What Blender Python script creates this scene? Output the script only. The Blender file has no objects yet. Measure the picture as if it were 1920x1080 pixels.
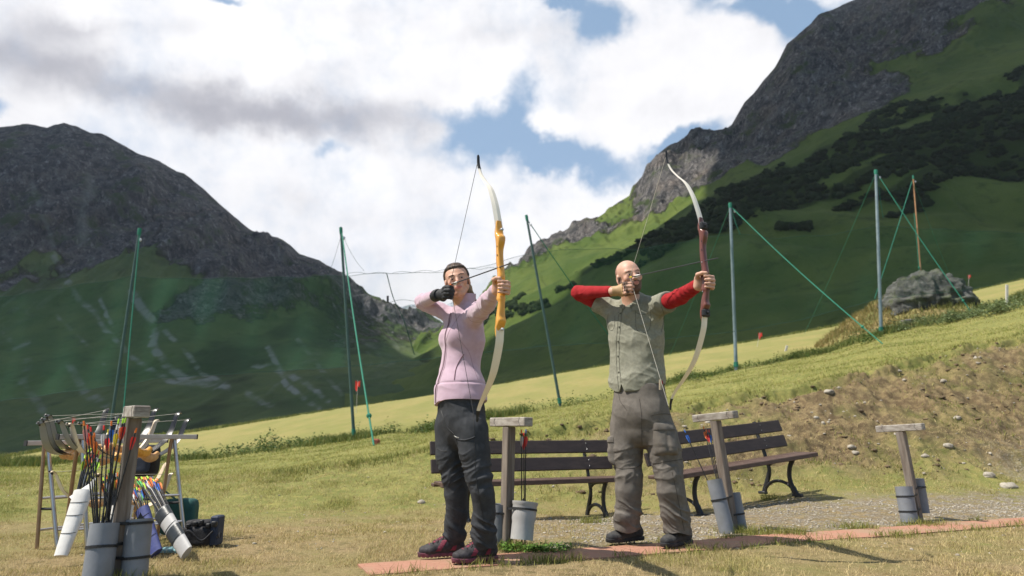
import bpy, math, random
import numpy as np
from mathutils import Vector, Matrix
from mathutils.bvhtree import BVHTree
random.seed(7)
rng = np.random.default_rng(7)
SC = bpy.context.scene
COL = SC.collection
R = math.radians

# ------------------------------------------------------------------ camera
CAM_H = 0.63
FPX = 1235.0
PITCH = math.atan(288.0 / FPX)
cam_d = bpy.data.cameras.new('camera')
cam = bpy.data.objects.new('camera', cam_d)
COL.objects.link(cam)
SC.camera = cam
cam.location = (0, 0, CAM_H)
cam.rotation_euler = (math.pi / 2 + PITCH, 0, 0)
cam_d.sensor_width = 36.0
cam_d.lens = 36.0 * FPX / 1920.0
cam_d.clip_start = 0.05
cam_d.clip_end = 20000
cam_d.dof.use_dof = True
cam_d.dof.focus_distance = 4.0
cam_d.dof.aperture_fstop = 2.6
SC.render.resolution_x = 1920
SC.render.resolution_y = 1080


def U(px, py, Y):
    """world point that lies at world depth Y on the line of sight of a photo pixel"""
    cx, cy = px - 960.0, 540.0 - py
    dx = cx
    dy = FPX * math.cos(PITCH) - cy * math.sin(PITCH)
    dz = FPX * math.sin(PITCH) + cy * math.cos(PITCH)
    return np.array([dx / dy * Y, Y, CAM_H + dz / dy * Y])


def G(px, py, z=0.0):
    """world point at height z on a line of sight"""
    p = U(px, py, 1.0)
    t = (z - CAM_H) / (p[2] - CAM_H)
    return np.array([p[0] * t, t, z])


# ------------------------------------------------------------------ view, sun, sky
SC.view_settings.view_transform = 'Standard'
SC.view_settings.look = 'None'
SC.view_settings.gamma = 1.0
SC.view_settings.exposure = 0.58
SUN_DIR = Vector((-0.53, -0.12, 0.84)).normalized()
sun_d = bpy.data.lights.new('sun', 'SUN')
sun_d.energy = 5.0
sun_d.angle = R(0.5)
sun_d.color = (1.0, 0.94, 0.84)
sun = bpy.data.objects.new('sun', sun_d)
COL.objects.link(sun)
sun.location = (-30, 0, 60)
sun.rotation_euler = SUN_DIR.to_track_quat('Z', 'Y').to_euler()

world = bpy.data.worlds.new('World')
SC.world = world
world.use_nodes = True


class NT:
    """tiny helper to write node trees"""
    def __init__(s, tree):
        s.t = tree
        s.n = tree.nodes
        s.l = tree.links

    def node(s, kind, **kw):
        n = s.n.new(kind)
        for k, v in kw.items():
            setattr(n, k, v)
        return n

    def put(s, sock, v):
        if isinstance(v, bpy.types.NodeSocket):
            s.l.new(v, sock)
        elif v is not None:
            if isinstance(v, (tuple, list)) and sock.type == 'RGBA' and len(v) == 3:
                v = (*v, 1)
            sock.default_value = v

    def m(s, op, a, b=0.0, c=None, clamp=False):
        n = s.node('ShaderNodeMath', operation=op, use_clamp=clamp)
        s.put(n.inputs[0], a)
        s.put(n.inputs[1], b)
        if c is not None:
            s.put(n.inputs[2], c)
        return n.outputs[0]

    def ramp(s, v, lo, hi, a=0.0, b=1.0, smooth=True):
        n = s.node('ShaderNodeMapRange', interpolation_type='SMOOTHSTEP' if smooth else 'LINEAR')
        n.clamp = True
        for i, x in enumerate((v, lo, hi, a, b)):
            s.put(n.inputs[i], x)
        return n.outputs[0]

    def mix(s, f, a, b, blend='MIX'):
        n = s.node('ShaderNodeMix', data_type='RGBA', blend_type=blend)
        s.put(n.inputs[0], f)
        s.put(n.inputs[6], a)
        s.put(n.inputs[7], b)
        return n.outputs[2]

    def noise(s, vec, scale, detail=4, rough=0.55, dist=0.0, out=0):
        n = s.node('ShaderNodeTexNoise')
        s.put(n.inputs['Vector'], vec)
        n.inputs['Scale'].default_value = scale
        n.inputs['Detail'].default_value = detail
        n.inputs['Roughness'].default_value = rough
        n.inputs['Distortion'].default_value = dist
        return n.outputs[out]

    def mapping(s, vec, loc=(0, 0, 0), rot=(0, 0, 0), scale=(1, 1, 1), kind='POINT'):
        n = s.node('ShaderNodeMapping', vector_type=kind)
        s.put(n.inputs[0], vec)
        n.inputs[1].default_value = loc
        n.inputs[2].default_value = rot
        n.inputs[3].default_value = scale
        return n.outputs[0]


def build_sky():
    world.cycles.sampling_method = 'MANUAL'
    world.cycles.sample_map_resolution = 512
    w = NT(world.node_tree)
    w.n.clear()
    out = w.node('ShaderNodeOutputWorld')
    bg = w.node('ShaderNodeBackground')
    w.l.new(bg.outputs[0], out.inputs[0])
    bg.inputs[1].default_value = 0.1
    sky = w.node('ShaderNodeTexSky', sky_type='NISHITA')
    sky.sun_disc = False
    sky.sun_elevation = math.asin(SUN_DIR.z)
    sky.sun_rotation = math.atan2(SUN_DIR.x, SUN_DIR.y)
    sky.altitude = 1500
    sky.air_density = 1.0
    sky.dust_density = 0.6
    tc = w.node('ShaderNodeTexCoord').outputs['Generated']
    sep = w.node('ShaderNodeSeparateXYZ')
    w.l.new(tc, sep.inputs[0])
    dy = w.m('MAXIMUM', sep.outputs[1], 0.04)
    gx = w.m('DIVIDE', sep.outputs[0], dy)
    gz = w.m('DIVIDE', sep.outputs[2], dy)
    comb = w.node('ShaderNodeCombineXYZ')
    w.l.new(gx, comb.inputs[0])
    w.l.new(gz, comb.inputs[1])
    g = comb.outputs[0]
    # wind-stretched domain warp so that every edge is ragged
    warp = w.noise(tc, 5.0, 5, 0.6, out=1)
    vs = w.node('ShaderNodeVectorMath', operation='MULTIPLY_ADD')
    w.l.new(warp, vs.inputs[0])
    vs.inputs[1].default_value = (0.17, 0.17, 0)
    w.l.new(g, vs.inputs[2])
    gw = w.mapping(vs.outputs[0], loc=(-0.085, -0.085, 0))
    warp2 = w.noise(tc, 22.0, 4, 0.6, out=1)
    vs2 = w.node('ShaderNodeVectorMath', operation='MULTIPLY_ADD')
    w.l.new(warp2, vs2.inputs[0])
    vs2.inputs[1].default_value = (0.05, 0.05, 0)
    w.l.new(gw, vs2.inputs[2])
    gw = w.mapping(vs2.outputs[0], loc=(-0.025, -0.025, 0))

    def blobs(lst):
        tot = None
        for (px, py, a, b, ang, wt) in lst:
            c = U(px, py, 1.0)
            q = w.mapping(gw, loc=(c[0], c[2] - CAM_H, 0), rot=(0, 0, R(ang)), scale=(a / 1235, b / 1235, 1), kind='TEXTURE')
            ln = w.node('ShaderNodeVectorMath', operation='LENGTH')
            w.l.new(q, ln.inputs[0])
            v = w.ramp(ln.outputs['Value'], 0.0, 1.0, wt, 0.0)
            tot = v if tot is None else w.m('ADD', tot, v)
        return tot
    blue = blobs([(905, 262, 210, 105, 8, 1.1), (1085, 305, 215, 72, -16, 1.25), (800, 215, 120, 60, 20, 0.25), (1115, 30, 110, 90, -40, 1.2),
                  (1045, 5, 60, 30, 0, 0.9), (1420, 20, 240, 85, -20, 1.25), (1510, 60, 120, 150, 20, 1.1), (1285, 268, 150, 55, 35, 1.15),
                  (985, 190, 70, 110, 0, 0.8), (930, 130, 60, 50, 0, 0.4), (440, 4, 60, 16, 0, 0.75), (0, 222, 60, 26, 0, 1.0), (1600, 60, 80, 120, 0, 1.2),
                  (620, 292, 50, 22, 20, 0.4), (1010, 330, 60, 30, 0, 0.5)])
    added_cloud = blobs([(1275, 120, 200, 145, 0, 1.0), (1240, 215, 210, 60, 5, 0.5), (1060, 235, 70, 70, 30, 0.5), (1150, 190, 60, 60, 0, 0.5),
                   (1350, 5, 50, 25, 0, 0.55), (1465, 10, 26, 30, 0, 0.5), (830, 180, 130, 60, -20, 0.4), (800, 265, 60, 60, 0, 0.5), (880, 120, 160, 90, 0, 0.5)])
    n1 = w.noise(tc, 9.0, 9, 0.62)
    cov = w.m('ADD', w.m('SUBTRACT', 0.72, blue), added_cloud)
    cov = w.m('ADD', cov, w.m('MULTIPLY', w.m('SUBTRACT', n1, 0.5), 1.5))
    back = w.ramp(sep.outputs[1], -0.15, 0.15, -0.9, 0.0)
    cov = w.m('ADD', cov, back)
    cov = w.ramp(cov, -0.12, 0.85)
    grey = blobs([(60, 130, 330, 130, -10, 0.8), (380, 190, 420, 95, -12, 1.0), (640, 220, 330, 110, -8, 0.85), (250, 60, 260, 40, 5, 0.3),
                  (120, 60, 220, 60, -15, 0.35), (980, 60, 200, 60, 0, 0.28), (600, 400, 240, 60, -10, 0.22), (730, 500, 200, 60, 0, 0.2), (1290, 190, 170, 60, 0, 0.22),
                  (700, 20, 260, 50, 0, 0.18), (620, 120, 160, 60, 0, 0.2)])
    bright = blobs([(500, 90, 230, 70, 5, 0.45), (300, 110, 130, 50, 10, 0.25), (190, 20, 200, 60, -20, 0.3)])
    n2 = w.noise(tc, 6.0, 7, 0.6, 0.3)
    n3 = w.noise(w.mapping(tc, loc=(3.1, 7.7, 1.3)), 17.0, 8, 0.62, 0.2)
    gv = w.m('ADD', w.m('SUBTRACT', grey, bright), w.m('MULTIPLY', w.m('SUBTRACT', n2, 0.5), 1.3))
    gv = w.m('ADD', gv, w.m('MULTIPLY', w.m('SUBTRACT', n3, 0.5), 0.55))
    gv = w.ramp(gv, -0.2, 1.25)
    ccol = w.mix(gv, (7.3, 7.25, 7.4), (3.15, 3.15, 3.55))
    skyc = w.mix(0.62, sky.outputs[0], (2.6, 3.85, 5.4))
    w.l.new(w.mix(cov, skyc, ccol), bg.inputs[0])


build_sky()

# ------------------------------------------------------------------ numpy noise


def _hash(ix, iy, iz, seed):
    h = (ix.astype(np.int64) * 374761393 + iy.astype(np.int64) * 668265263 + iz.astype(np.int64) * 2147483647 + seed * 974634777) & 0xFFFFFFFF
    h = ((h ^ (h >> 13)) * 1274126177) & 0xFFFFFFFF
    h = h ^ (h >> 16)
    return (h & 0xFFFF).astype(np.float32) / 65535.0


def vnoise(p, seed=0):
    p = np.asarray(p, dtype=np.float64)
    i = np.floor(p).astype(np.int64)
    f = p - i
    f = f * f * f * (f * (f * 6 - 15) + 10)
    r = 0
    for dx in (0, 1):
        wx = f[:, 0] if dx else 1 - f[:, 0]
        for dy in (0, 1):
            wy = f[:, 1] if dy else 1 - f[:, 1]
            for dz in (0, 1):
                wz = f[:, 2] if dz else 1 - f[:, 2]
                r = r + wx * wy * wz * _hash(i[:, 0] + dx, i[:, 1] + dy, i[:, 2] + dz, seed)
    return r * 2 - 1


def fbm(p, octaves=4, seed=0, gain=0.5, ridged=False):
    p = np.asarray(p, dtype=np.float64)
    a, tot, r = 1.0, 0.0, 0
    for o in range(octaves):
        v = vnoise(p * (2.03 ** o) + 17.3 * o, seed + o)
        if ridged:
            v = 1 - 2 * np.abs(v)
        r = r + a * v
        tot += a
        a *= gain
    return r / tot


def sstep(x, a, b):
    t = np.clip((x - a) / (b - a), 0, 1)
    return t * t * (3 - 2 * t)


# ------------------------------------------------------------------ objects
def tag(o, label=None, cat=None, group=None, kind=None):
    if label:
        o['label'] = label
    if cat:
        o['category'] = cat
    if group:
        o['group'] = group
    if kind:
        o['kind'] = kind
    return o


WL = {}


def thing(name, label, cat, loc=(0, 0, 0), group=None):
    o = bpy.data.objects.new(name, None)
    o.empty_display_size = 0.1
    COL.objects.link(o)
    o.location = [float(v) for v in loc]
    WL[o.name] = np.array(loc, dtype=float)
    return tag(o, label, cat, group)


class MB:
    def __init__(s):
        s.v, s.f, s.mi = [], [], []
        s.cur = 0

    def add(s, verts, faces):
        o = len(s.v)
        s.v.extend([tuple(float(c) for c in q) for q in verts])
        s.f.extend([tuple(i + o for i in f) for f in faces])
        s.mi.extend([s.cur] * len(faces))
        return s

    def box(s, c, size, axes=None, bev=0.0):
        c = np.array(c, float)
        h = np.array(size, float) / 2
        A = np.eye(3) if axes is None else np.array(axes, float)
        b = min(bev, h.min() * 0.8)
        if b <= 0:
            vs = [c + A[0] * x * h[0] + A[1] * y * h[1] + A[2] * z * h[2] for z in (-1, 1) for y in (-1, 1) for x in (-1, 1)]
            return s.add(vs, [(0, 2, 3, 1), (4, 5, 7, 6), (0, 1, 5, 4), (2, 6, 7, 3), (0, 4, 6, 2), (1, 3, 7, 5)])
        vs, idx = [], {}
        for sx in (-1, 1):
            for sy in (-1, 1):
                for sz in (-1, 1):
                    for ax in range(3):
                        q = [sx * (h[0] - b), sy * (h[1] - b), sz * (h[2] - b)]
                        q[ax] = (sx, sy, sz)[ax] * h[ax]
                        idx[(sx, sy, sz, ax)] = len(vs)
                        vs.append(c + A[0] * q[0] + A[1] * q[1] + A[2] * q[2])
        fs = []
        for ax in range(3):
            o1, o2 = [(1, 2), (2, 0), (0, 1)][ax]
            for sg in (-1, 1):
                ring = []
                for (a, bb) in ((-1, -1), (1, -1), (1, 1), (-1, 1)):
                    k = [0, 0, 0]
                    k[ax], k[o1], k[o2] = sg, a, bb
                    ring.append(idx[(*k, ax)])
                fs.append(tuple(ring) if sg > 0 else tuple(ring[::-1]))
        for ax in range(3):
            o1, o2 = [(1, 2), (2, 0), (0, 1)][ax]
            for a in (-1, 1):
                for bb in (-1, 1):
                    k1, k2 = [0, 0, 0], [0, 0, 0]
                    k1[o1] = k2[o1] = a
                    k1[o2] = k2[o2] = bb
                    k1[ax], k2[ax] = -1, 1
                    q = [idx[(*k1, o1)], idx[(*k2, o1)], idx[(*k2, o2)], idx[(*k1, o2)]]
                    fs.append(tuple(q) if a * bb < 0 else tuple(q[::-1]))
        for sx in (-1, 1):
            for sy in (-1, 1):
                for sz in (-1, 1):
                    q = [idx[(sx, sy, sz, 0)], idx[(sx, sy, sz, 1)], idx[(sx, sy, sz, 2)]]
                    fs.append(tuple(q) if sx * sy * sz > 0 else tuple(q[::-1]))
        return s.add(vs, fs)

    def beam(s, a, b, wdt, hgt, up=(0, 0, 1), bev=0.0):
        a, b = np.array(a, float), np.array(b, float)
        ax = b - a
        L = np.linalg.norm(ax)
        ax = ax / L
        sd = np.cross(ax, np.array(up, float))
        sd /= np.linalg.norm(sd)
        u2 = np.cross(sd, ax)
        return s.box((a + b) / 2, (L, wdt, hgt), (ax, sd, u2), bev)

    def tube(s, pts, rad, n=8, cap=True, sq=None, side=None):
        pts = [np.array(p, float) for p in pts]
        m = len(pts)
        if m < 2:
            return s
        rad = [rad] * m if np.isscalar(rad) else list(rad)
        sq = [1.0] * m if sq is None else ([sq] * m if np.isscalar(sq) else list(sq))
        prev = None
        vs = []
        for i, p in enumerate(pts):
            t = pts[min(i + 1, m - 1)] - pts[max(i - 1, 0)]
            t = t / (np.linalg.norm(t) + 1e-12)
            if side is not None:
                a = np.array(side, float)
            elif prev is None:
                a = np.array([0, 0, 1.0]) if abs(t[2]) < 0.9 else np.array([1.0, 0, 0])
            else:
                a = prev
            a = a - t * np.dot(a, t)
            a /= np.linalg.norm(a) + 1e-12
            prev = a
            b = np.cross(t, a)
            for k in range(n):
                th = 2 * math.pi * k / n
                vs.append(p + rad[i] * (a * math.cos(th) + b * sq[i] * math.sin(th)))
        fs = []
        for i in range(m - 1):
            for k in range(n):
                k2 = (k + 1) % n
                fs.append((i * n + k, i * n + k2, (i + 1) * n + k2, (i + 1) * n + k))
        if cap:
            fs.append(tuple(range(n))[::-1])
            fs.append(tuple((m - 1) * n + k for k in range(n)))
        return s.add(vs, fs)

    def sphere(s, c, r, n=12, m=8, axes=None):
        c = np.array(c, float)
        r = np.array([r] * 3 if np.isscalar(r) else r, float)
        A = np.eye(3) if axes is None else np.array(axes, float)
        vs = [c + A[2] * r[2]]
        for j in range(1, m):
            ph = math.pi * j / m
            for i in range(n):
                th = 2 * math.pi * i / n
                vs.append(c + A[0] * r[0] * math.sin(ph) * math.cos(th) + A[1] * r[1] * math.sin(ph) * math.sin(th) + A[2] * r[2] * math.cos(ph))
        vs.append(c - A[2] * r[2])
        fs = []
        for i in range(n):
            fs.append((0, 1 + i, 1 + (i + 1) % n))
        for j in range(m - 2):
            for i in range(n):
                a, b = 1 + j * n + i, 1 + j * n + (i + 1) % n
                fs.append((a, a + n, b + n, b))
        e = len(vs) - 1
        for i in range(n):
            fs.append((e, 1 + (m - 2) * n + (i + 1) % n, 1 + (m - 2) * n + i))
        return s.add(vs, fs)

    def build(s, name, mats, parent=None, smooth=False, angle=40, origin=None):
        me = bpy.data.meshes.new(name)
        off = origin if origin is not None else (WL[parent.name] if parent else np.zeros(3))
        vs = [tuple(np.array(q) - off) for q in s.v]
        me.from_pydata(vs, [], s.f)
        if not isinstance(mats, (list, tuple)):
            mats = [mats]
        for m_ in mats:
            me.materials.append(m_)
        if len(mats) > 1:
            me.polygons.foreach_set('material_index', s.mi)
        if smooth:
            me.shade_smooth()
            if angle < 180:
                me.set_sharp_from_angle(angle=R(angle))
        me.update()
        o = bpy.data.objects.new(name, me)
        COL.objects.link(o)
        if parent:
            o.parent = parent
            WL[o.name] = WL[parent.name]
        elif origin is not None:
            o.location = [float(c) for c in origin]
            WL[o.name] = np.array(origin, float)
        else:
            WL[o.name] = np.zeros(3)
        return o


def np_obj(name, V, F, mats, parent=None, smooth=True, origin=None, attr=None, mi=None):
    """V (n,3) world, F (m,4) or (m,3) arrays"""
    me = bpy.data.meshes.new(name)
    off = origin if origin is not None else (WL[parent.name] if parent else np.zeros(3))
    V = np.asarray(V, dtype=np.float32) - np.asarray(off, dtype=np.float32)
    F = np.asarray(F, dtype=np.int32)
    k = F.shape[1]
    me.vertices.add(len(V))
    me.vertices.foreach_set('co', V.ravel())
    me.loops.add(F.size)
    me.loops.foreach_set('vertex_index', F.ravel())
    me.polygons.add(len(F))
    me.polygons.foreach_set('loop_start', np.arange(0, F.size, k, dtype=np.int32))
    for m_ in (mats if isinstance(mats, (list, tuple)) else [mats]):
        me.materials.append(m_)
    if mi is not None:
        me.polygons.foreach_set('material_index', np.asarray(mi, dtype=np.int32))
    me.update(calc_edges=True)
    if smooth:
        me.shade_smooth()
    if attr is not None:
        for nm, arr in attr.items():
            a = me.color_attributes.new(nm, 'FLOAT_COLOR', 'POINT')
            c = np.ones((len(V), 4), dtype=np.float32)
            arr = np.asarray(arr, dtype=np.float32)
            c[:, :arr.shape[1]] = arr
            a.data.foreach_set('color', c.ravel())
    o = bpy.data.objects.new(name, me)
    COL.objects.link(o)
    if parent:
        o.parent = parent
        WL[o.name] = WL[parent.name]
    else:
        WL[o.name] = np.zeros(3) if origin is None else np.array(origin, float)
        if origin is not None:
            o.location = [float(c) for c in origin]
    return o


def place(o, loc, rot=None, scale=1.0):
    """put a thing built round its own origin somewhere; rot = 3x3 with local axes as rows"""
    M = Matrix.Identity(4)
    if rot is not None:
        A = np.array(rot, float)
        for c in range(3):
            for r_ in range(3):
                M[r_][c] = A[c][r_]
    o.matrix_world = Matrix.Translation([float(v) for v in loc]) @ M @ Matrix.Scale(scale, 4)
    return o


def copy_tree(o, parent=None):
    c = o.copy()
    COL.objects.link(c)
    if parent:
        c.parent = parent
    for ch in list(o.children):
        copy_tree(ch, c)
    return c


# ------------------------------------------------------------------ materials
def mat(name, c1, c2=None, scale=20.0, rough=0.7, metal=0.0, bump=0.0, bscale=None, spec=0.4, stretch=(1, 1, 1), contrast=(0.35, 0.65),
        sub=0.0, c3=None, s3=4.0, bdist=0.01, sheen=0.0, coat=0.0, rvar=0.0):
    m = bpy.data.materials.new(name)
    m.use_nodes = True
    t = NT(m.node_tree)
    b = t.n['Principled BSDF']
    tc = t.node('ShaderNodeTexCoord').outputs['Object']
    v = t.mapping(tc, scale=stretch)
    if c2 is None:
        c2 = tuple(x * 0.8 for x in c1)
    n = t.noise(v, scale, 6, 0.6)
    f = t.ramp(n, contrast[0], contrast[1])
    c = t.mix(f, c1, c2)
    if c3 is not None:
        n3 = t.noise(v, s3, 4, 0.6)
        c = t.mix(t.ramp(n3, 0.45, 0.7), c, c3)
    t.l.new(c, b.inputs['Base Color'])
    b.inputs['Roughness'].default_value = rough
    if rvar:
        t.l.new(t.ramp(n, 0.3, 0.7, rough - rvar, rough + rvar), b.inputs['Roughness'])
    b.inputs['Metallic'].default_value = metal
    b.inputs['Specular IOR Level'].default_value = spec
    if sub:
        b.inputs['Subsurface Weight'].default_value = sub
        b.inputs['Subsurface Radius'].default_value = (0.012, 0.005, 0.003)
        b.inputs['Subsurface Scale'].default_value = 1.0
    if sheen:
        b.inputs['Sheen Weight'].default_value = sheen
    if coat:
        b.inputs['Coat Weight'].default_value = coat
        b.inputs['Coat Roughness'].default_value = 0.15
    if bump:
        nb = t.noise(v, bscale or scale * 3, 5, 0.6)
        bp = t.node('ShaderNodeBump')
        bp.inputs['Strength'].default_value = bump
        bp.inputs['Distance'].default_value = bdist
        t.l.new(nb, bp.inputs['Height'])
        t.l.new(bp.outputs[0], b.inputs['Normal'])
    return m


# ------------------------------------------------------------------ implicit surfaces (bodies, garments)
class Field:
    def __init__(s, lo, hi, res):
        s.lo = np.array(lo, float)
        s.res = res
        s.n = np.ceil((np.array(hi, float) - s.lo) / res).astype(int) + 1
        s.a = np.full(tuple(s.n), 1e3, dtype=np.float32)

    def _win(s, pmin, pmax):
        i0 = np.maximum(np.floor((pmin - s.lo) / s.res).astype(int), 0)
        i1 = np.minimum(np.ceil((pmax - s.lo) / s.res).astype(int) + 1, s.n)
        if np.any(i1 <= i0):
            return None
        sl = tuple(slice(a, b) for a, b in zip(i0, i1))
        ax = [s.lo[k] + s.res * np.arange(i0[k], i1[k]) for k in range(3)]
        P = np.stack(np.meshgrid(*ax, indexing='ij'), -1).astype(np.float32)
        return sl, P

    def _comb(s, sl, d, k, op):
        a = s.a[sl]
        if op == 'add':
            if k > 0:
                h = np.maximum(k - np.abs(a - d), 0) / k
                s.a[sl] = np.minimum(a, d) - h * h * k * 0.25
            else:
                s.a[sl] = np.minimum(a, d)
        else:
            d = -d
            if k > 0:
                h = np.maximum(k - np.abs(a - d), 0) / k
                s.a[sl] = np.maximum(a, d) + h * h * k * 0.25
            else:
                s.a[sl] = np.maximum(a, d)

    def cap(s, a, b, ra, rb, k=0.01, w=None, sa=1.0, sb=None, op='add'):
        """tapered capsule; if w is given the radius along w is multiplied by sa..sb"""
        a, b = np.array(a, np.float32), np.array(b, np.float32)
        sb = sa if sb is None else sb
        rm = max(ra * max(sa, 1), rb * max(sb, 1)) + k + 3 * s.res
        wn = s._win(np.minimum(a, b) - rm, np.maximum(a, b) + rm)
        if wn is None:
            return s
        sl, P = wn
        ab = b - a
        L2 = float(ab @ ab) + 1e-12
        t = np.clip(((P - a) @ ab) / L2, 0, 1)
        Q = P - (a + t[..., None] * ab)
        r = ra + t * (rb - ra)
        if w is not None:
            w = np.array(w, np.float32)
            w /= np.linalg.norm(w)
            sc = sa + t * (sb - sa)
            c = Q @ w
            rest2 = np.maximum((Q * Q).sum(-1) - c * c, 0)
            e = np.sqrt((c / sc) ** 2 + rest2)
            d = (e - r) * np.minimum(1, sc)
        else:
            d = np.sqrt((Q * Q).sum(-1)) - r
        s._comb(sl, d, k, op)
        return s

    def ell(s, c, r, axes=None, k=0.01, op='add'):
        c = np.array(c, np.float32)
        r = np.array(r, np.float32)
        A = np.eye(3, dtype=np.float32) if axes is None else np.array(axes, np.float32)
        rm = r.max() + k + 3 * s.res
        wn = s._win(c - rm, c + rm)
        if wn is None:
            return s
        sl, P = wn
        q = (P - c) @ A.T
        k0 = np.sqrt(((q / r) ** 2).sum(-1))
        k1 = np.sqrt(((q / (r * r)) ** 2).sum(-1)) + 1e-9
        s._comb(sl, k0 * (k0 - 1) / k1, k, op)
        return s

    def loft(s, secs, w, k=0.01, kk=0.02):
        """secs: (point, a along w, b across)"""
        for (p, a, b), (q, c, d) in zip(secs[:-1], secs[1:]):
            s.cap(p, q, b, d, kk, w, a / b, c / d)
        return s

    def mesh(s, smooth=2):
        a = s.a
        ins = a < 0
        X, Y, Z = a.shape
        c = ins[:-1, :-1, :-1].astype(np.int8)
        tot = np.zeros((X - 1, Y - 1, Z - 1), np.int8)
        for i in (0, 1):
            for j in (0, 1):
                for k in (0, 1):
                    tot += ins[i:X - 1 + i, j:Y - 1 + j, k:Z - 1 + k]
        act = (tot > 0) & (tot < 8)
        idx = np.full(act.shape, -1, np.int32)
        cells = np.argwhere(act)
        idx[act] = np.arange(len(cells))
        pos = np.zeros((len(cells), 3))
        cnt = np.zeros(len(cells))
        corners = {(i, j, k): a[cells[:, 0] + i, cells[:, 1] + j, cells[:, 2] + k] for i in (0, 1) for j in (0, 1) for k in (0, 1)}
        for (c0, v0) in corners.items():
            for ax in range(3):
                if c0[ax] == 0:
                    c1 = list(c0)
                    c1[ax] = 1
                    v1 = corners[tuple(c1)]
                    m = (v0 < 0) != (v1 < 0)
                    v0c, v1c = np.clip(v0, -s.res * 2, s.res * 2), np.clip(v1, -s.res * 2, s.res * 2)
                    t = np.where(m, v0c / np.where(m, v0c - v1c, 1), 0)
                    for d in range(3):
                        pos[:, d] += np.where(m, c0[d] + (t if d == ax else 0), 0)
                    cnt += m
        pos = pos / cnt[:, None]
        V = s.lo + s.res * (cells + pos)
        quads = []
        for ax in range(3):
            sl0 = [slice(None)] * 3
            sl1 = [slice(None)] * 3
            sl0[ax] = slice(0, -1)
            sl1[ax] = slice(1, None)
            e = ins[tuple(sl0)] != ins[tuple(sl1)]
            E = np.argwhere(e)
            o1, o2 = (ax + 1) % 3, (ax + 2) % 3
            ok = (E[:, o1] > 0) & (E[:, o2] > 0) & (E[:, o1] < act.shape[o1]) & (E[:, o2] < act.shape[o2])
            E = E[ok]
            flip = ins[E[:, 0], E[:, 1], E[:, 2]]
            q = []
            for (u, v) in ((1, 1), (0, 1), (0, 0), (1, 0)):
                C = E.copy()
                C[:, o1] -= u
                C[:, o2] -= v
                q.append(idx[C[:, 0], C[:, 1], C[:, 2]])
            q = np.stack(q, 1)
            q[~flip] = q[~flip][:, ::-1]
            quads.append(q)
        F = np.concatenate(quads)
        F = F[(F >= 0).all(1)]
        for _ in range(smooth):
            V = lap(V, F, 0.5)
        return V, F


def lap(V, F, w=0.5):
    acc = np.zeros_like(V)
    cnt = np.zeros(len(V))
    for a, b in ((0, 1), (1, 2), (2, 3), (3, 0)):
        for (i, j) in ((a, b), (b, a)):
            for d in range(3):
                acc[:, d] += np.bincount(F[:, i], V[F[:, j], d], len(V))
            cnt += np.bincount(F[:, i], minlength=len(V))
    return V * (1 - w) + w * acc / np.maximum(cnt, 1)[:, None]


def vnormals(V, F):
    d1 = V[F[:, 2]] - V[F[:, 0]]
    d2 = V[F[:, 3]] - V[F[:, 1]]
    n = np.cross(d1, d2)
    N = np.zeros_like(V)
    for c in range(4):
        for d in range(3):
            N[:, d] += np.bincount(F[:, c], n[:, d], len(V))
    return N / (np.linalg.norm(N, axis=1)[:, None] + 1e-12)


def shell(V, F, wt, off, extra=None):
    """piece of a surface where wt>0, lifted by off*wt (edge tucked in)"""
    N = vnormals(V, F)
    keep = (wt[F] > 0).all(1)
    F2 = F[keep]
    used = np.unique(F2)
    mp = np.full(len(V), -1)
    mp[used] = np.arange(len(used))
    h = off * np.clip(wt, 0, 1) - 0.0008
    if extra is not None:
        h = h + extra * (wt > 0.3)
    V2 = V + N * h[:, None]
    return V2[used], mp[F2]


def bvh(V, F):
    return BVHTree.FromPolygons([Vector(v) for v in V], [tuple(int(i) for i in f) for f in F])


def unit(v):
    v = np.array(v, float)
    return v / np.linalg.norm(v)


def drape(tree, pts, direction, off=0.0015, back=0.5):
    """drop points on a surface along a direction"""
    d = Vector(unit(direction))
    out = []
    for p in pts:
        h = tree.ray_cast(Vector(p) - d * back, d, back + 1.6)
        if h[0] is not None:
            out.append(np.array(h[0] + h[1] * off))
    return out


def drape_px(tree, pix, off=0.001, n=5):
    """pin a line on a garment: points given where they are seen in the photograph"""
    o = Vector((0, 0, CAM_H))
    out = []
    P = [np.array([a, b, 0.0]) for a, b in pix]
    for q in (dens(P, n) if len(P) > 1 else P):
        d = Vector(unit(U(q[0], q[1], 4.0) - np.array([0, 0, CAM_H])))
        h = tree.ray_cast(o, d, 8.0)
        if h[0] is not None:
            if out and np.linalg.norm(np.array(h[0]) - out[-1]) > 0.09:
                break
            out.append(np.array(h[0] + h[1] * off))
    return out


def dens(pts, n):
    """catmull-rom resample of control points"""
    P = [np.array(p, float) for p in pts]
    P = [2 * P[0] - P[1]] + P + [2 * P[-1] - P[-2]]
    out = []
    for i in range(1, len(P) - 2):
        for j in range(n):
            t = j / n
            out.append(0.5 * (2 * P[i] + (P[i + 1] - P[i - 1]) * t + (2 * P[i - 1] - 5 * P[i] + 4 * P[i + 1] - P[i + 2]) * t * t + (3 * P[i] - P[i - 1] - 3 * P[i + 1] + P[i + 2]) * t ** 3))
    out.append(P[-2])
    return out
# ================================================================== TERRAIN
def curve(pts):
    """pts (px,py,Y) -> arrays u, Y, z sorted by u"""
    A = np.array([U(*p) for p in pts])
    u = A[:, 0] / A[:, 1]
    o = np.argsort(u)
    return u[o], A[o, 1], A[o, 2]


def curve_z(pts):
    A = np.array([(p[0], p[1], p[2]) for p in pts], float)   # u, Y, z
    return A[:, 0], A[:, 1], A[:, 2]


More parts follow.
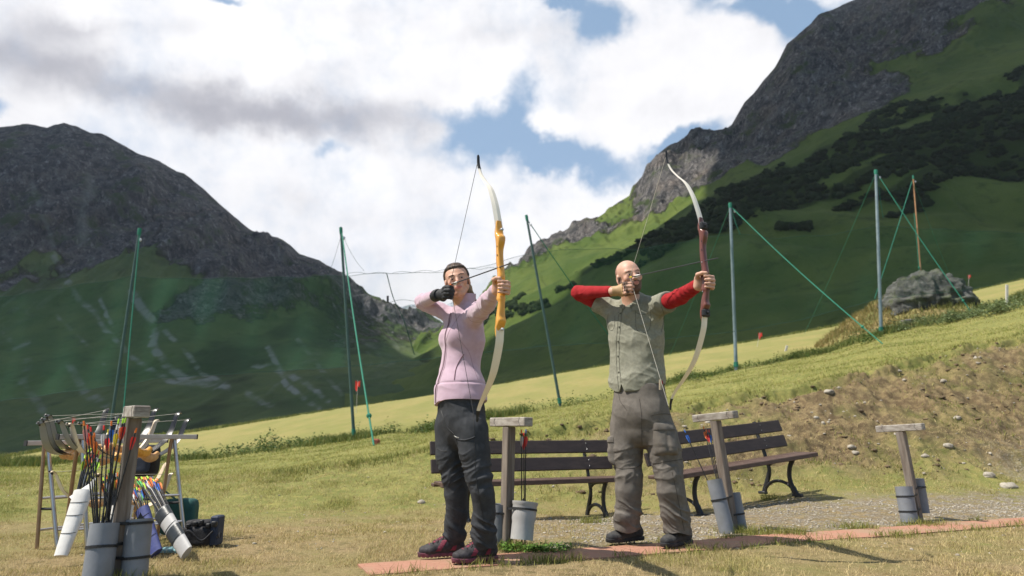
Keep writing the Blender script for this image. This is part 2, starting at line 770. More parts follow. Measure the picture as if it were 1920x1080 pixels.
GC = [
    curve_z([(-3, -6, 0), (3, -6, 0)]),
    curve_z([(-3, 3.0, 0), (3, 3.0, 0)]),
    curve_z([(-3, 5.0, -0.03), (-0.7, 5.0, -0.03), (0, 5.0, 0), (0.8, 6.3, 0.0), (3, 6.3, 0)]),
    curve([(-1500, 960, 6.4), (0, 972, 6.4), (400, 972, 6.5), (820, 972, 6.7), (1100, 970, 6.8), (1310, 958, 6.9), (1510, 930, 7.4), (1700, 926, 7.6), (1920, 921, 7.9), (3500, 900, 8.4)]),
    curve([(-1500, 900, 9.3), (0, 905, 9.3), (300, 902, 9.4), (540, 888, 9.6), (690, 868, 9.9), (880, 838, 10.1), (1140, 796, 10.5), (1300, 776, 10.9), (1480, 745, 11.4), (1700, 695, 12.4), (1900, 650, 13.2), (2300, 560, 14.5), (3500, 420, 17)]),
    curve([(-1500, 880, 19), (0, 876, 19), (200, 868, 19), (370, 862, 19), (520, 846, 19.5), (663, 824, 20), (800, 808, 20.5), (1050, 762, 22.5), (1140, 745, 23.2), (1379, 695, 25), (1560, 660, 26), (1650, 628, 27), (1760, 605, 28), (1920, 560, 29), (2300, 490, 31), (3500, 300, 38)]),
    curve([(-1500, 900, 62), (0, 861, 62), (79, 847, 62), (367, 811, 63), (464, 797, 64), (656, 768, 66), (814, 747, 67), (940, 725, 68), (1130, 690, 70), (1400, 645, 73), (1560, 615, 74), (1840, 545, 76), (1920, 526, 76), (2300, 440, 78), (3500, 240, 80)]),
    curve([(-1500, 980, 95), (0, 890, 95), (814, 775, 100), (1400, 668, 105), (1920, 550, 110), (3500, 300, 120)]),
    curve([(-1500, 900, 190), (0, 850, 190), (814, 790, 190), (1400, 690, 190), (1920, 580, 190), (3500, 300, 200)]),
]


def _eval_curves(curves, u):
    Y = np.array([np.interp(u, c[0], c[1]) for c in curves])
    Z = np.array([np.interp(u, c[0], c[2]) for c in curves])
    return Y, Z


def ground_base(x, y):
    x, y = np.atleast_1d(np.asarray(x, float)), np.atleast_1d(np.asarray(y, float))
    ys = np.maximum(y, 2.0)
    u = np.clip(x / ys, -2.9, 2.9)
    Yc, Zc = _eval_curves(GC, u)
    S = np.diff(Zc, axis=0) / np.diff(Yc, axis=0)
    T = np.zeros_like(Zc)
    T[1:-1] = np.where(S[1:] * S[:-1] > 0, 2 * S[1:] * S[:-1] / (S[1:] + S[:-1] + 1e-12 * (np.abs(S[1:] + S[:-1]) < 1e-12)), 0)
    T[-1] = S[-1]
    z = np.zeros_like(ys)
    for j in range(len(GC) - 1):
        m = (y >= Yc[j]) & (y <= Yc[j + 1])
        h = Yc[j + 1] - Yc[j]
        t = np.clip((y - Yc[j]) / h, 0, 1)
        zz = (2 * t ** 3 - 3 * t ** 2 + 1) * Zc[j] + (t ** 3 - 2 * t ** 2 + t) * h * T[j] + (-2 * t ** 3 + 3 * t ** 2) * Zc[j + 1] + (t ** 3 - t ** 2) * h * T[j + 1]
        z = np.where(m, zz, z)
    z = np.where(y > Yc[-1], Zc[-1], z)
    return z, Yc


def bank_mask(x, y, Yc):
    a = sstep(y, Yc[3] + 0.3, Yc[3] + 1.5) * (1 - sstep(y, Yc[4] - 0.5, Yc[4] + 0.25))
    return a * sstep(x / np.maximum(y, 2), -0.15, 0.35)


def ground_z(x, y):
    z, Yc = ground_base(x, y)
    x = np.atleast_1d(np.asarray(x, float))
    y = np.atleast_1d(np.asarray(y, float))
    P = np.stack([x, y, np.zeros_like(x)], -1)
    far = sstep(y, 8, 14)
    near = 1 - sstep(y, 4.6, 6.5)
    z = z + fbm(P * 1.1, 3, 3) * (0.012 + 0.05 * sstep(y, 8.5, 12) + 0.02 * sstep(y, 5, 7)) + fbm(P * 9, 3, 5) * 0.006 * (1 - far)
    b = bank_mask(x, y, Yc)
    z = z + b * (fbm(P * 1.6, 4, 21, ridged=True) * 0.16 + fbm(P * 5, 3, 22, ridged=True) * 0.06)
    # turf lip at the crest of the bank
    lipn = fbm(P * 2.2, 3, 31)
    t = y - Yc[4] + lipn * 0.5
    right = sstep(x / np.maximum(y, 2), -0.28, 0.15)
    z = z + right * (0.15 * sstep(t, -0.25, -0.1) * (1 - sstep(t, 0.0, 2.5)))
    return z


def gz(x, y):
    return float(ground_z(x, y)[0])


def gpt(x, y, dz=0.0):
    return np.array([x, y, gz(x, y) + dz])


def hit(px, py, lo=2.5, hi=120):
    """ground point seen at a photo pixel"""
    ys = np.linspace(0, 1, 1500) ** 2 * (hi - lo) + lo
    p = U(px, py, 1.0)
    s = (p[2] - CAM_H)
    g = ground_z(p[0] * ys, ys)
    f = CAM_H + s * ys - g
    i = np.argmax(f <= 0)
    yy = ys[i]
    return gpt(p[0] * yy, yy)


# path of red rubber slabs: centre line
PA, PB = G(700, 1079)[:2], np.array([5.2, 6.08])
PA = np.array([-0.75, 3.55])
PDIR = unit(PB - PA)
PNRM = np.array([-PDIR[1], PDIR[0]])
PHW = 0.165


def path_dist(x, y):
    return np.abs((x - PA[0]) * PNRM[0] + (y - PA[1]) * PNRM[1])


def ground_masks(x, y):
    z, Yc = ground_base(x, y)
    P = np.stack([x, y, np.zeros_like(x)], -1)
    u = x / np.maximum(y, 2)
    n1, n2, n3 = fbm(P * 0.9, 4, 41), fbm(P * 3.1, 4, 42), fbm(P * 11, 3, 43)
    bank = bank_mask(x, y, Yc)
    # trodden earth / straw around the shooting line and benches
    right = sstep(u, -0.35, 0.05)
    dirt = (1 - sstep(y, Yc[3] - 0.8, Yc[3] + 1.4)) * 0.9 + bank * 0.85
    dirt = np.clip(dirt + n1 * 0.5 + n2 * 0.35, 0, 1) * (1 - sstep(y, Yc[4] - 0.4, Yc[4] + 0.1))
    dirt *= np.where(u < -0.3, 1 - 0.55 * sstep(y, 4.8, 7), 1)
    s = (x - PA[0]) * PNRM[0] + (y - PA[1]) * PNRM[1]
    gravel = sstep(s, 0.15, 0.3) * (1 - sstep(y, Yc[3] - 0.7, Yc[3] + 0.4)) * sstep(u, -0.12, 0.25)
    gravel = np.clip(gravel * 1.1 + n2 * 0.35 * (gravel > 0), 0, 1)
    g2 = sstep(u, 0.62, 0.78) * (1 - sstep(y, 7.5, 10.5)) * sstep(n1 + 0.4, 0.2, 0.6)
    gravel = np.maximum(gravel, g2 * (s > 0.2))
    yel = sstep(y, Yc[5] + 2, Yc[5] + 8) * (1 - sstep(y, Yc[6] + 0.5, Yc[6] + 2.5))
    return dirt, gravel, yel, bank


def make_ground_mat():
    m = bpy.data.materials.new('ground')
    m.use_nodes = True
    t = NT(m.node_tree)
    b = t.n['Principled BSDF']
    at = t.node('ShaderNodeVertexColor', layer_name='mask').outputs[0]
    sp = t.node('ShaderNodeSeparateColor')
    t.l.new(at, sp.inputs[0])
    dirt, gravel, yel = sp.outputs[0], sp.outputs[1], sp.outputs[2]
    at2 = t.node('ShaderNodeVertexColor', layer_name='mask2').outputs[0]
    sp2 = t.node('ShaderNodeSeparateColor')
    t.l.new(at2, sp2.inputs[0])
    bank = sp2.outputs[0]
    o = t.node('ShaderNodeTexCoord').outputs['Object']
    nf = t.noise(o, 60, 8, 0.7)
    nm = t.noise(o, 9, 6, 0.65)
    nl = t.noise(o, 1.3, 5, 0.6)
    fib = t.noise(t.mapping(o, scale=(1, 0.35, 1)), 130, 4, 0.7)
    green = t.mix(t.ramp(nl, 0.35, 0.65), (0.19, 0.185, 0.06), (0.14, 0.15, 0.042))
    green = t.mix(t.ramp(nm, 0.45, 0.7), green, (0.26, 0.235, 0.075))
    yc = t.mix(t.ramp(t.noise(t.mapping(o, scale=(1, 0.4, 1)), 0.35, 5, 0.6), 0.35, 0.65), (0.245, 0.21, 0.08), (0.19, 0.185, 0.062))
    yc = t.mix(t.ramp(t.noise(o, 3.5, 5, 0.7), 0.45, 0.8), yc, (0.19, 0.2, 0.05))
    c = t.mix(yel, green, yc)
    straw = t.mix(t.ramp(fib, 0.3, 0.7), (0.33, 0.25, 0.135), (0.2, 0.145, 0.075))
    straw = t.mix(t.ramp(nm, 0.48, 0.62), straw, (0.15, 0.12, 0.055))
    earth = t.mix(t.ramp(nm, 0.4, 0.6), (0.115, 0.08, 0.045), (0.22, 0.165, 0.085))
    earth = t.mix(t.ramp(nl, 0.5, 0.7), earth, (0.13, 0.12, 0.045))
    earth = t.mix(t.ramp(nf, 0.45, 0.7), earth, (0.075, 0.052, 0.03))
    d = t.mix(bank, straw, earth)
    c = t.mix(t.m('MULTIPLY', dirt, t.ramp(t.m('ADD', nm, t.m('MULTIPLY', dirt, 0.3)), 0.45, 0.72)), c, d)
    vo = t.node('ShaderNodeTexVoronoi')
    t.l.new(o, vo.inputs['Vector'])
    vo.inputs['Scale'].default_value = 34
    spv = t.node('ShaderNodeSeparateColor')
    t.l.new(vo.outputs['Color'], spv.inputs[0])
    stone = t.mix(spv.outputs[0], (0.19, 0.16, 0.12), (0.36, 0.33, 0.28))
    stone = t.mix(t.ramp(vo.outputs['Distance'], 0.35, 0.6), stone, (0.17, 0.135, 0.09))
    gf = t.m('MULTIPLY', gravel, t.ramp(t.noise(o, 7, 6, 0.65), 0.38, 0.56))
    c = t.mix(gf, c, stone)
    t.l.new(c, b.inputs['Base Color'])
    b.inputs['Roughness'].default_value = 0.95
    b.inputs['Specular IOR Level'].default_value = 0.15
    bp = t.node('ShaderNodeBump')
    bp.inputs['Strength'].default_value = 0.8
    bp.inputs['Distance'].default_value = 0.02
    hgt = t.m('ADD', nf, t.m('MULTIPLY', t.ramp(vo.outputs['Distance'], 0.0, 0.5, 1, 0), gravel))
    t.l.new(hgt, bp.inputs['Height'])
    t.l.new(bp.outputs[0], b.inputs['Normal'])
    return m


def build_ground():
    ua = np.concatenate([np.linspace(-2.8, -0.86, 60)[:-1], np.linspace(-0.86, 0.86, 760), np.linspace(0.86, 2.8, 60)[1:]])
    ya = np.concatenate([np.array([2.0, 2.5]), np.linspace(2.8, 9.5, 420), np.linspace(9.55, 16, 180), 16 * (185 / 16.) ** np.linspace(0.01, 1, 200)])
    UU, YY = np.meshgrid(ua, ya)
    x, y = (UU * YY).ravel(), YY.ravel()
    z = ground_z(x, y)
    dirt, gravel, yel, bank = ground_masks(x, y)
    V = np.stack([x, y, z], -1)
    n = len(ua)
    i = np.arange(len(ya) - 1)[:, None] * n + np.arange(n - 1)[None]
    F = np.stack([i, i + 1, i + n + 1, i + n], -1).reshape(-1, 4)
    o = np_obj('ground', V, F, make_ground_mat(), attr={'mask': np.stack([dirt, gravel, yel], -1), 'mask2': np.stack([bank, bank, bank], -1)})
    tag(o, kind='structure')
    # the ground behind and beside the camera
    mb = MB()
    k = 5.6
    mb.add([(-60, 2.02, -0.002), (-60, -40, 0), (60, -40, 0), (60, 2.02, -0.002)], [(0, 1, 2, 3)])
    g = mb.build('ground', bpy.data.materials['ground'])
    for nm_, colr in (('mask', (0.3, 0, 0, 1)), ('mask2', (0, 0, 0, 1))):
        a = g.data.color_attributes.new(nm_, 'FLOAT_COLOR', 'POINT')
        a.data.foreach_set('color', list(colr) * 4)
    tag(g, kind='structure')


# ------------------------------------------------------------------ mountains
def rock_mat(name, rockA, rockB, grassA, grassB, screeC, ns=1.0):
    m = bpy.data.materials.new(name)
    m.use_nodes = True
    t = NT(m.node_tree)
    b = t.n['Principled BSDF']
    at = t.node('ShaderNodeVertexColor', layer_name='mask').outputs[0]
    sp = t.node('ShaderNodeSeparateColor')
    t.l.new(at, sp.inputs[0])
    rk, scr, dk = sp.outputs[0], sp.outputs[1], sp.outputs[2]
    o = t.node('ShaderNodeTexCoord').outputs['Object']
    n1 = t.noise(o, 0.02 * ns, 8, 0.65)
    n2 = t.noise(o, 0.09 * ns, 8, 0.7)
    n3 = t.noise(t.mapping(o, scale=(1, 1, 0.35)), 0.25 * ns, 8, 0.75)
    n4 = t.noise(t.mapping(o, scale=(1, 1, 0.5)), 0.6 * ns, 6, 0.8)
    rock = t.mix(t.ramp(n2, 0.40, 0.60), rockA, rockB)
    rock = t.mix(t.ramp(n3, 0.5, 0.66), rock, tuple(min(1, v * 1.9) for v in rockB))
    rock = t.mix(t.ramp(n4, 0.5, 0.36), rock, tuple(v * 0.4 for v in rockA))
    rock = t.mix(t.ramp(t.noise(o, 0.045 * ns, 7, 0.7), 0.52, 0.66), rock, tuple(0.75 * a_ + 0.25 * b_ for a_, b_ in zip(grassA, rockA)))
    rock = t.mix(t.ramp(n1, 0.48, 0.66), rock, t.mix(1.0, rock, (1.12, 1.0, 0.9), 'MULTIPLY'))
    grass = t.mix(t.ramp(n1, 0.35, 0.65), grassA, grassB)
    grass = t.mix(t.ramp(n2, 0.5, 0.75), grass, tuple(v * 0.6 for v in grassA))
    grass = t.mix(dk, grass, tuple(v * 0.5 for v in grassA))
    rf = t.ramp(t.m('ADD', rk, t.m('ADD', t.m('MULTIPLY', t.m('SUBTRACT', n2, 0.5), 0.9), t.m('MULTIPLY', t.m('SUBTRACT', n3, 0.5), 0.5))), 0.42, 0.58)
    c = t.mix(rf, grass, rock)
    sf = t.ramp(t.m('MULTIPLY', scr, t.m('ADD', t.m('MULTIPLY', n3, 1.3), t.m('MULTIPLY', n4, 0.9))), 0.15, 1.35)
    c = t.mix(t.m('MULTIPLY', sf, 0.8), c, screeC)
    t.l.new(c, b.inputs['Base Color'])
    b.inputs['Roughness'].default_value = 0.95
    b.inputs['Specular IOR Level'].default_value = 0.1
    bp = t.node('ShaderNodeBump')
    bp.inputs['Strength'].default_value = 1.0
    bp.inputs['Distance'].default_value = 5.0
    hh = t.m('MULTIPLY', t.m('ADD', n2, t.m('MULTIPLY', n3, 0.6)), t.m('ADD', 0.35, rf))
    t.l.new(hh, bp.inputs['Height'])
    t.l.new(bp.outputs[0], b.inputs['Normal'])
    return m


def loft_mountain(name, curves, u0, u1, nu, nt, material, dispf, maskf):
    cs = [curve(c) for c in curves]
    u = np.linspace(u0, u1, nu)
    Yc, Zc = _eval_curves(cs, u)
    J = len(cs)
    tt = np.linspace(0, J - 1, nt)
    j = np.minimum(tt.astype(int), J - 2)
    f = (tt - j)[:, None]

    def hz(A):
        D = np.zeros_like(A)
        D[1:-1] = (A[2:] - A[:-2]) / 2
        D[0], D[-1] = A[1] - A[0], A[-1] - A[-2]
        return (2 * f ** 3 - 3 * f ** 2 + 1) * A[j] + (f ** 3 - 2 * f ** 2 + f) * D[j] + (-2 * f ** 3 + 3 * f ** 2) * A[j + 1] + (f ** 3 - f ** 2) * D[j + 1]
    Y, Z = hz(Yc), hz(Zc)
    X = u[None] * Y
    T = np.repeat(tt[:, None], nu, 1)
    UU = np.repeat(u[None], nt, 0)
    dz, dy = dispf(X, Y, Z, T, UU)
    V = np.stack([X, Y + dy, Z + dz], -1).reshape(-1, 3)
    i = np.arange(nt - 1)[:, None] * nu + np.arange(nu - 1)[None]
    F = np.stack([i, i + 1, i + nu + 1, i + nu], -1).reshape(-1, 4)
    # far side of the mountain, so that it is a body and not a sheet
    top = V.reshape(nt, nu, 3)[-1]
    back = [top]
    for k in range(1, 6):
        q = top.copy()
        q[:, 1] += 60 * k
        q[:, 2] -= 18 * k * k ** 0.5
        back.append(q)
    off = len(V)
    B = np.concatenate(back[1:])
    V = np.concatenate([V, B])
    rows = [np.arange(nu) + (nt - 1) * nu] + [off + np.arange(nu) + k * nu for k in range(5)]
    FF = [F]
    for a, b_ in zip(rows[:-1], rows[1:]):
        FF.append(np.stack([a[:-1], a[1:], b_[1:], b_[:-1]], -1))
    F = np.concatenate(FF)
    mk = maskf(X.ravel(), Y.ravel(), Z.ravel(), T.ravel(), UU.ravel())
    mk = np.concatenate([mk, np.tile(mk[(nt - 1) * nu:nt * nu], (5, 1))])
    o = np_obj(name, V, F, material, attr={'mask': mk})
    tag(o, kind='structure')
    SURF.append((V[:nt * nu].reshape(nt, nu, 3), T, UU))
    return o


SURF = []
# pale scree runs of the left mountain, where the photograph shows them
SCREE = [([(178, 593), (201, 628), (237, 664), (278, 694), (332, 717), (426, 726)], 5, 0.9), ([(195, 575), (207, 605), (216, 622)], 4, 1.0), ([(255, 569), (284, 605), (293, 628), (290, 658), (314, 688), (355, 711), (415, 723)], 7, 1.15),
         ([(290, 605), (320, 634), (355, 670), (379, 699), (426, 723)], 5, 0.95), ([(503, 652), (521, 688), (533, 717), (563, 741), (598, 765)], 5, 1.05), ([(474, 685), (515, 694), (569, 717), (616, 753)], 5, 0.85),
         ([(12, 634), (35, 664), (60, 655)], 6, 0.7), ([(136, 700), (160, 741), (195, 759)], 9, 0.75), ([(65, 362), (89, 415), (107, 474), (113, 510), (150, 570), (185, 600)], 6, 0.8), ([(462, 735), (509, 759)], 6, 0.7), ([(340, 560), (380, 590)], 5, 0.6),
         ([(110, 600), (150, 640), (200, 690)], 4, 0.6), ([(60, 690), (50, 730), (80, 770)], 9, 0.6), ([(560, 640), (600, 690), (640, 740)], 5, 0.55)]


def screen(X, Y, Z):
    """photo pixel of world points"""
    c, s = math.cos(PITCH), math.sin(PITCH)
    dz = Z - CAM_H
    f = Y * c + dz * s
    return 960 + FPX * X / f, 540 - FPX * (-Y * s + dz * c) / f


def poly_dist(x, y, pl):
    d = np.full(x.shape, 1e9)
    for (a, b), (c, e) in zip(pl[:-1], pl[1:]):
        t = np.clip(((x - a) * (c - a) + (y - b) * (e - b)) / ((c - a) ** 2 + (e - b) ** 2), 0, 1)
        d = np.minimum(d, np.hypot(x - a - t * (c - a), y - b - t * (e - b)))
    return d


def edge_py(px):
    return np.interp(px, [-1500, 0, 79, 367, 464, 656, 814, 940, 1130, 1400, 1560, 1840, 1920, 2300], [900, 861, 847, 811, 797, 768, 747, 725, 690, 645, 615, 545, 526, 440])


def build_mountains():
    # ---- left mountain
    ridgeL = [(-900, 560), (-500, 420), (-300, 330), (-120, 262), (0, 240), (45, 235), (62, 237), (90, 243), (104, 236), (120, 232), (140, 238), (170, 250), (200, 256), (230, 272), (262, 288),
              (300, 305), (332, 325), (345, 327), (380, 352), (405, 376), (430, 398), (455, 420), (472, 434), (492, 440), (520, 447), (545, 462), (562, 478), (600, 490), (622, 503), (640, 517),
              (675, 545), (705, 566), (735, 582), (752, 588), (775, 588), (800, 596), (830, 612), (860, 640), (900, 680), (960, 730)]
    L0 = [(-900, 980, 150), (0, 905, 150), (367, 850, 155), (656, 800, 165), (814, 780, 190), (960, 770, 230)]
    L1 = [(-900, 860, 215), (0, 800, 215), (300, 770, 215), (600, 735, 225), (760, 725, 250), (840, 715, 290), (960, 745, 330)]
    L2 = [(-900, 730, 330), (0, 640, 330), (300, 640, 335), (560, 640, 350), (720, 660, 380), (830, 680, 420), (960, 742, 450)]
    L3 = [(-900, 640, 430), (0, 480, 430), (200, 470, 435), (400, 500, 440), (560, 555, 450), (700, 605, 470), (830, 650, 500), (960, 738, 520)]
    L4 = [(x, y, 560 + 0.06 * max(0, x)) for x, y in ridgeL]

    def dispL(X, Y, Z, T, UU):
        s = X.shape
        P = np.stack([X.ravel() / 70, Y.ravel() / 260, Z.ravel() / 260], -1)
        rg = fbm(P + fbm(P * 1.7, 3, 9)[:, None] * 0.35, 5, 11, 0.55, ridged=True).reshape(s)
        Q = np.stack([X.ravel() / 22, Y.ravel() / 60, Z.ravel() / 40], -1)
        r2 = fbm(Q, 4, 14, 0.6, ridged=True).reshape(s)
        rock = sstep(T, 2.2, 3.2)
        fade = 1 - sstep(T, 3.5, 4.0) * 0.9
        amp = (4 + 11 * rock) * sstep(T, 0.3, 1.2) * fade
        return rg * amp + r2 * (1.2 + 5.5 * rock) * fade * sstep(T, 0.3, 1), -rg * amp * 1.2 - r2 * 4 * rock * fade

    def maskL(X, Y, Z, T, UU):
        P = np.stack([X / 60, Y / 120, Z / 60], -1)
        n = fbm(P, 4, 51)
        px = UU * FPX * 1.03 + 960
        rock = sstep(T + n * 0.9, 2.35, 3.1)
        # rocky ribs low on the right-hand end
        rock = np.maximum(rock, 0.75 * sstep(px, 480, 640) * sstep(T + n, 1.5, 2.2))
        rock = rock * (1 - 0.7 * sstep(px, 600, 700) * sstep(T, 3.3, 3.7)) * (1 - 0.35 * sstep(px, 480, 600) * (1 - sstep(T, 3.0, 3.4)))
        # scree tongues running down
        warp = fbm(np.stack([X / 35, Z / 30, Y * 0], -1), 3, 61) * 14
        W = np.stack([(X + 0.55 * Z + warp) / 7.5, X * 0, Z / 110], -1)
        tongue = sstep(fbm(W, 3, 53, 0.6, ridged=True), 0.15, 0.7)
        zone = sstep(fbm(np.stack([X / 70, Z / 70, Y * 0], -1), 2, 77), -0.05, 0.35) * sstep(T, 0.75, 1.3) * (1 - sstep(T, 2.4, 3.3))
        scree = tongue * zone * (0.75 + 0.8 * fbm(np.stack([X / 9, Z / 7, Y / 20], -1), 4, 63))
        sx, sy = screen(X, Y, Z)
        scree = scree * 0.5
        jn = fbm(np.stack([X / 6, Z / 6, Y / 30], -1), 4, 67)
        for (pl, wd, st) in SCREE:
            dd = poly_dist(sx + jn * 7, sy + jn * 5, pl)
            scree = np.maximum(scree, st * (1 - sstep(dd, wd * 0.3, wd * 2.0)) * (0.72 + 1.2 * jn))
        gul = np.exp(-((px - 100 + (T - 3) * 20 + n * 12) / 14) ** 2) * sstep(T, 2.8, 3.1) * (1 - sstep(T, 3.5, 3.8))
        scree = np.maximum(scree, gul * 0.8)
        dk = sstep(fbm(P * 1.3 + 9, 4, 58), 0.05, 0.3) * (1 - rock)
        return np.stack([rock, scree, dk], -1)
    matL = rock_mat('left_mountain_rock', (0.046, 0.050, 0.060), (0.14, 0.136, 0.14), (0.05, 0.085, 0.032), (0.09, 0.12, 0.042), (0.22, 0.235, 0.22))
    loft_mountain('mountain', [L0, L1, L2, L3, L4], -1.6, 0.0, 900, 420, matL, dispL, maskL)

    # ---- right mountain
    ridgeR = [(700, 720), (780, 668), (830, 628), (870, 600), (910, 570), (935, 538), (960, 505), (985, 480), (1010, 466), (1040, 440), (1075, 430), (1108, 421), (1140, 395), (1160, 378), (1180, 366), (1186, 350),
              (1202, 340), (1208, 322), (1232, 292), (1250, 276), (1275, 268), (1292, 259), (1330, 253), (1350, 250), (1372, 235), (1395, 195), (1412, 178), (1432, 152), (1452, 130), (1462, 112), (1475, 84),
              (1500, 62), (1520, 45), (1535, 26), (1560, 17), (1600, 0), (1640, -12), (1700, -40), (1800, -90), (1920, -150), (2100, -230), (2500, -380), (3300, -600)]
    R0 = [(700, 800, 150), (1130, 725, 130), (1560, 650, 120), (1920, 560, 118), (2500, 430, 118), (3300, 300, 118)]
    R1 = [(700, 745, 240), (900, 690, 220), (1130, 640, 190), (1400, 570, 170), (1700, 500, 160), (1920, 470, 155), (2500, 350, 150), (3300, 150, 150)]
    R2 = [(700, 735, 330), (830, 680, 300), (960, 620, 270), (1100, 560, 245), (1250, 490, 230), (1400, 440, 220), (1700, 430, 210), (1920, 425, 200), (2500, 250, 190), (3300, 0, 190)]
    R3 = [(700, 730, 400), (830, 650, 370), (960, 570, 340), (1080, 510, 320), (1200, 455, 300), (1300, 400, 295), (1450, 330, 290), (1600, 260, 285), (1800, 190, 280), (1920, 150, 275), (2500, -60, 260), (3300, -250, 260)]
    R4 = [(700, 725, 440), (830, 638, 430), (960, 535, 410), (1060, 470, 395), (1150, 450, 380), (1250, 425, 370), (1350, 355, 360), (1480, 280, 355), (1600, 205, 350), (1750, 125, 345), (1920, 45, 340), (2500, -200, 330), (3300, -400, 330)]
    R5 = [(x, y, 470 - 0.02 * max(0, x - 1100)) for x, y in ridgeR]

    def dispR(X, Y, Z, T, UU):
        s = X.shape
        P = np.stack([X.ravel() / 60, Y.ravel() / 200, Z.ravel() / 160], -1)
        rg = fbm(P + fbm(P * 1.7, 3, 109)[:, None] * 0.4, 5, 111, 0.5, ridged=True).reshape(s)
        Q = np.stack([X.ravel() / 17, Y.ravel() / 40, Z.ravel() / 22], -1)
        r2 = fbm(Q, 4, 114, 0.6, ridged=True).reshape(s)
        rock = sstep(T, 3.6, 4.3)
        fade = 1 - sstep(T, 4.8, 5.0) * 0.9
        amp = (3.0 + 7 * rock) * sstep(T, 0.2, 1.0) * fade
        sp = sstep(T, 0.4, 1.1) * (1 - sstep(T, 3.0, 3.9))
        # long folds sloping down to the left
        a = (X + 1.1 * (Y - 150)).ravel() / 58
        fold = np.sin(a * 2 * np.pi + 2.2 * fbm(P * 0.9, 2, 99)).reshape(s)
        return rg * amp + r2 * (0.35 + 5 * rock) * fade * sstep(T, 0.2, 1) + fold * 2.4 * sp, -rg * amp - r2 * 3.5 * rock * fade

    def maskR(X, Y, Z, T, UU):
        P = np.stack([X / 45, Y / 90, Z / 45], -1)
        n = fbm(P, 4, 151)
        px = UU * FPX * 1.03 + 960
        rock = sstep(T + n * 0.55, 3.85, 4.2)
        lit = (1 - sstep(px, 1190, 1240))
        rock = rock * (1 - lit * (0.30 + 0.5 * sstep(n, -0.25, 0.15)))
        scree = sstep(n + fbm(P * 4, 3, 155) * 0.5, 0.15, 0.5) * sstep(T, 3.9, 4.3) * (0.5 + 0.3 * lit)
        lo = np.interp(px, [900, 1200, 1400, 1700, 1770, 1920], [2.6, 2.1, 1.95, 1.95, 2.0, 2.4])
        hi = np.interp(px, [900, 1200, 1400, 1700, 1920], [2.7, 2.75, 3.15, 3.2, 3.0])
        V3 = np.stack([X, Y, Z], -1)
        n2 = n * 0.6 + fbm(V3 / 14, 3, 971) * 0.5
        dk = sstep(T + fbm(P * 0.8, 3, 160) * 0.5, lo - 0.03, lo + 0.05) * (1 - sstep(T + n2 * 0.6, hi - 0.05, hi + 0.05)) * sstep(0.30 - fbm(V3 / np.array([30, 60, 20]), 3, 975), 0, 0.1) * sstep(0.30 - fbm(np.stack([(X + 2.0 * Z) / 90, Y / 90, (Z - 0.4 * X) / 13], -1), 3, 977), 0, 0.12)
        return np.stack([rock, scree, dk], -1)
    matR = rock_mat('right_mountain_rock', (0.055, 0.055, 0.058), (0.19, 0.175, 0.165), (0.058, 0.092, 0.018), (0.10, 0.13, 0.028), (0.3, 0.27, 0.24), 1.4)
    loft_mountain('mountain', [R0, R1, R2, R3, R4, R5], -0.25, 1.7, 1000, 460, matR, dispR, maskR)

    # ---- distant mountain in the gap, haze painted into its pale bluish colours
    D0 = [(600, 760, 1500), (1050, 760, 1500)]
    D1 = [(600, 640, 1800), (1050, 640, 1800)]
    D2 = [(600, 520, 2100), (700, 555, 2100), (745, 578, 2100), (770, 572, 2100), (790, 570, 2100), (815, 582, 2100), (860, 560, 2100), (900, 575, 2100), (1050, 500, 2100)]
    matD = rock_mat('far_mountain_hazed', (0.2, 0.24, 0.3), (0.35, 0.38, 0.42), (0.12, 0.16, 0.15), (0.14, 0.18, 0.17), (0.6, 0.6, 0.62), 0.3)

    def dispD(X, Y, Z, T, UU):
        s = X.shape
        P = np.stack([X.ravel() / 150, Y.ravel() / 300, Z.ravel() / 150], -1)
        return fbm(P, 5, 211, 0.55, ridged=True).reshape(s) * 15 * (1 - 0.6 * sstep(T, 1.8, 2)), 0
    loft_mountain('mountain', [D0, D1, D2], -0.35, 0.1, 200, 80, matD, dispD, lambda X, Y, Z, T, UU: np.stack([X * 0 + 0.6, X * 0 + 0.1, X * 0], -1))


def build_valley():
    mb = MB()
    mb.add([(-6000, 100, -45), (6000, 100, -45), (6000, 9000, -45), (-6000, 9000, -45)], [(0, 1, 2, 3)])
    m = mat('valley_grass', (0.06, 0.09, 0.02), (0.09, 0.11, 0.03), 0.02, 0.95)
    tag(mb.build('terrain', m), kind='structure')


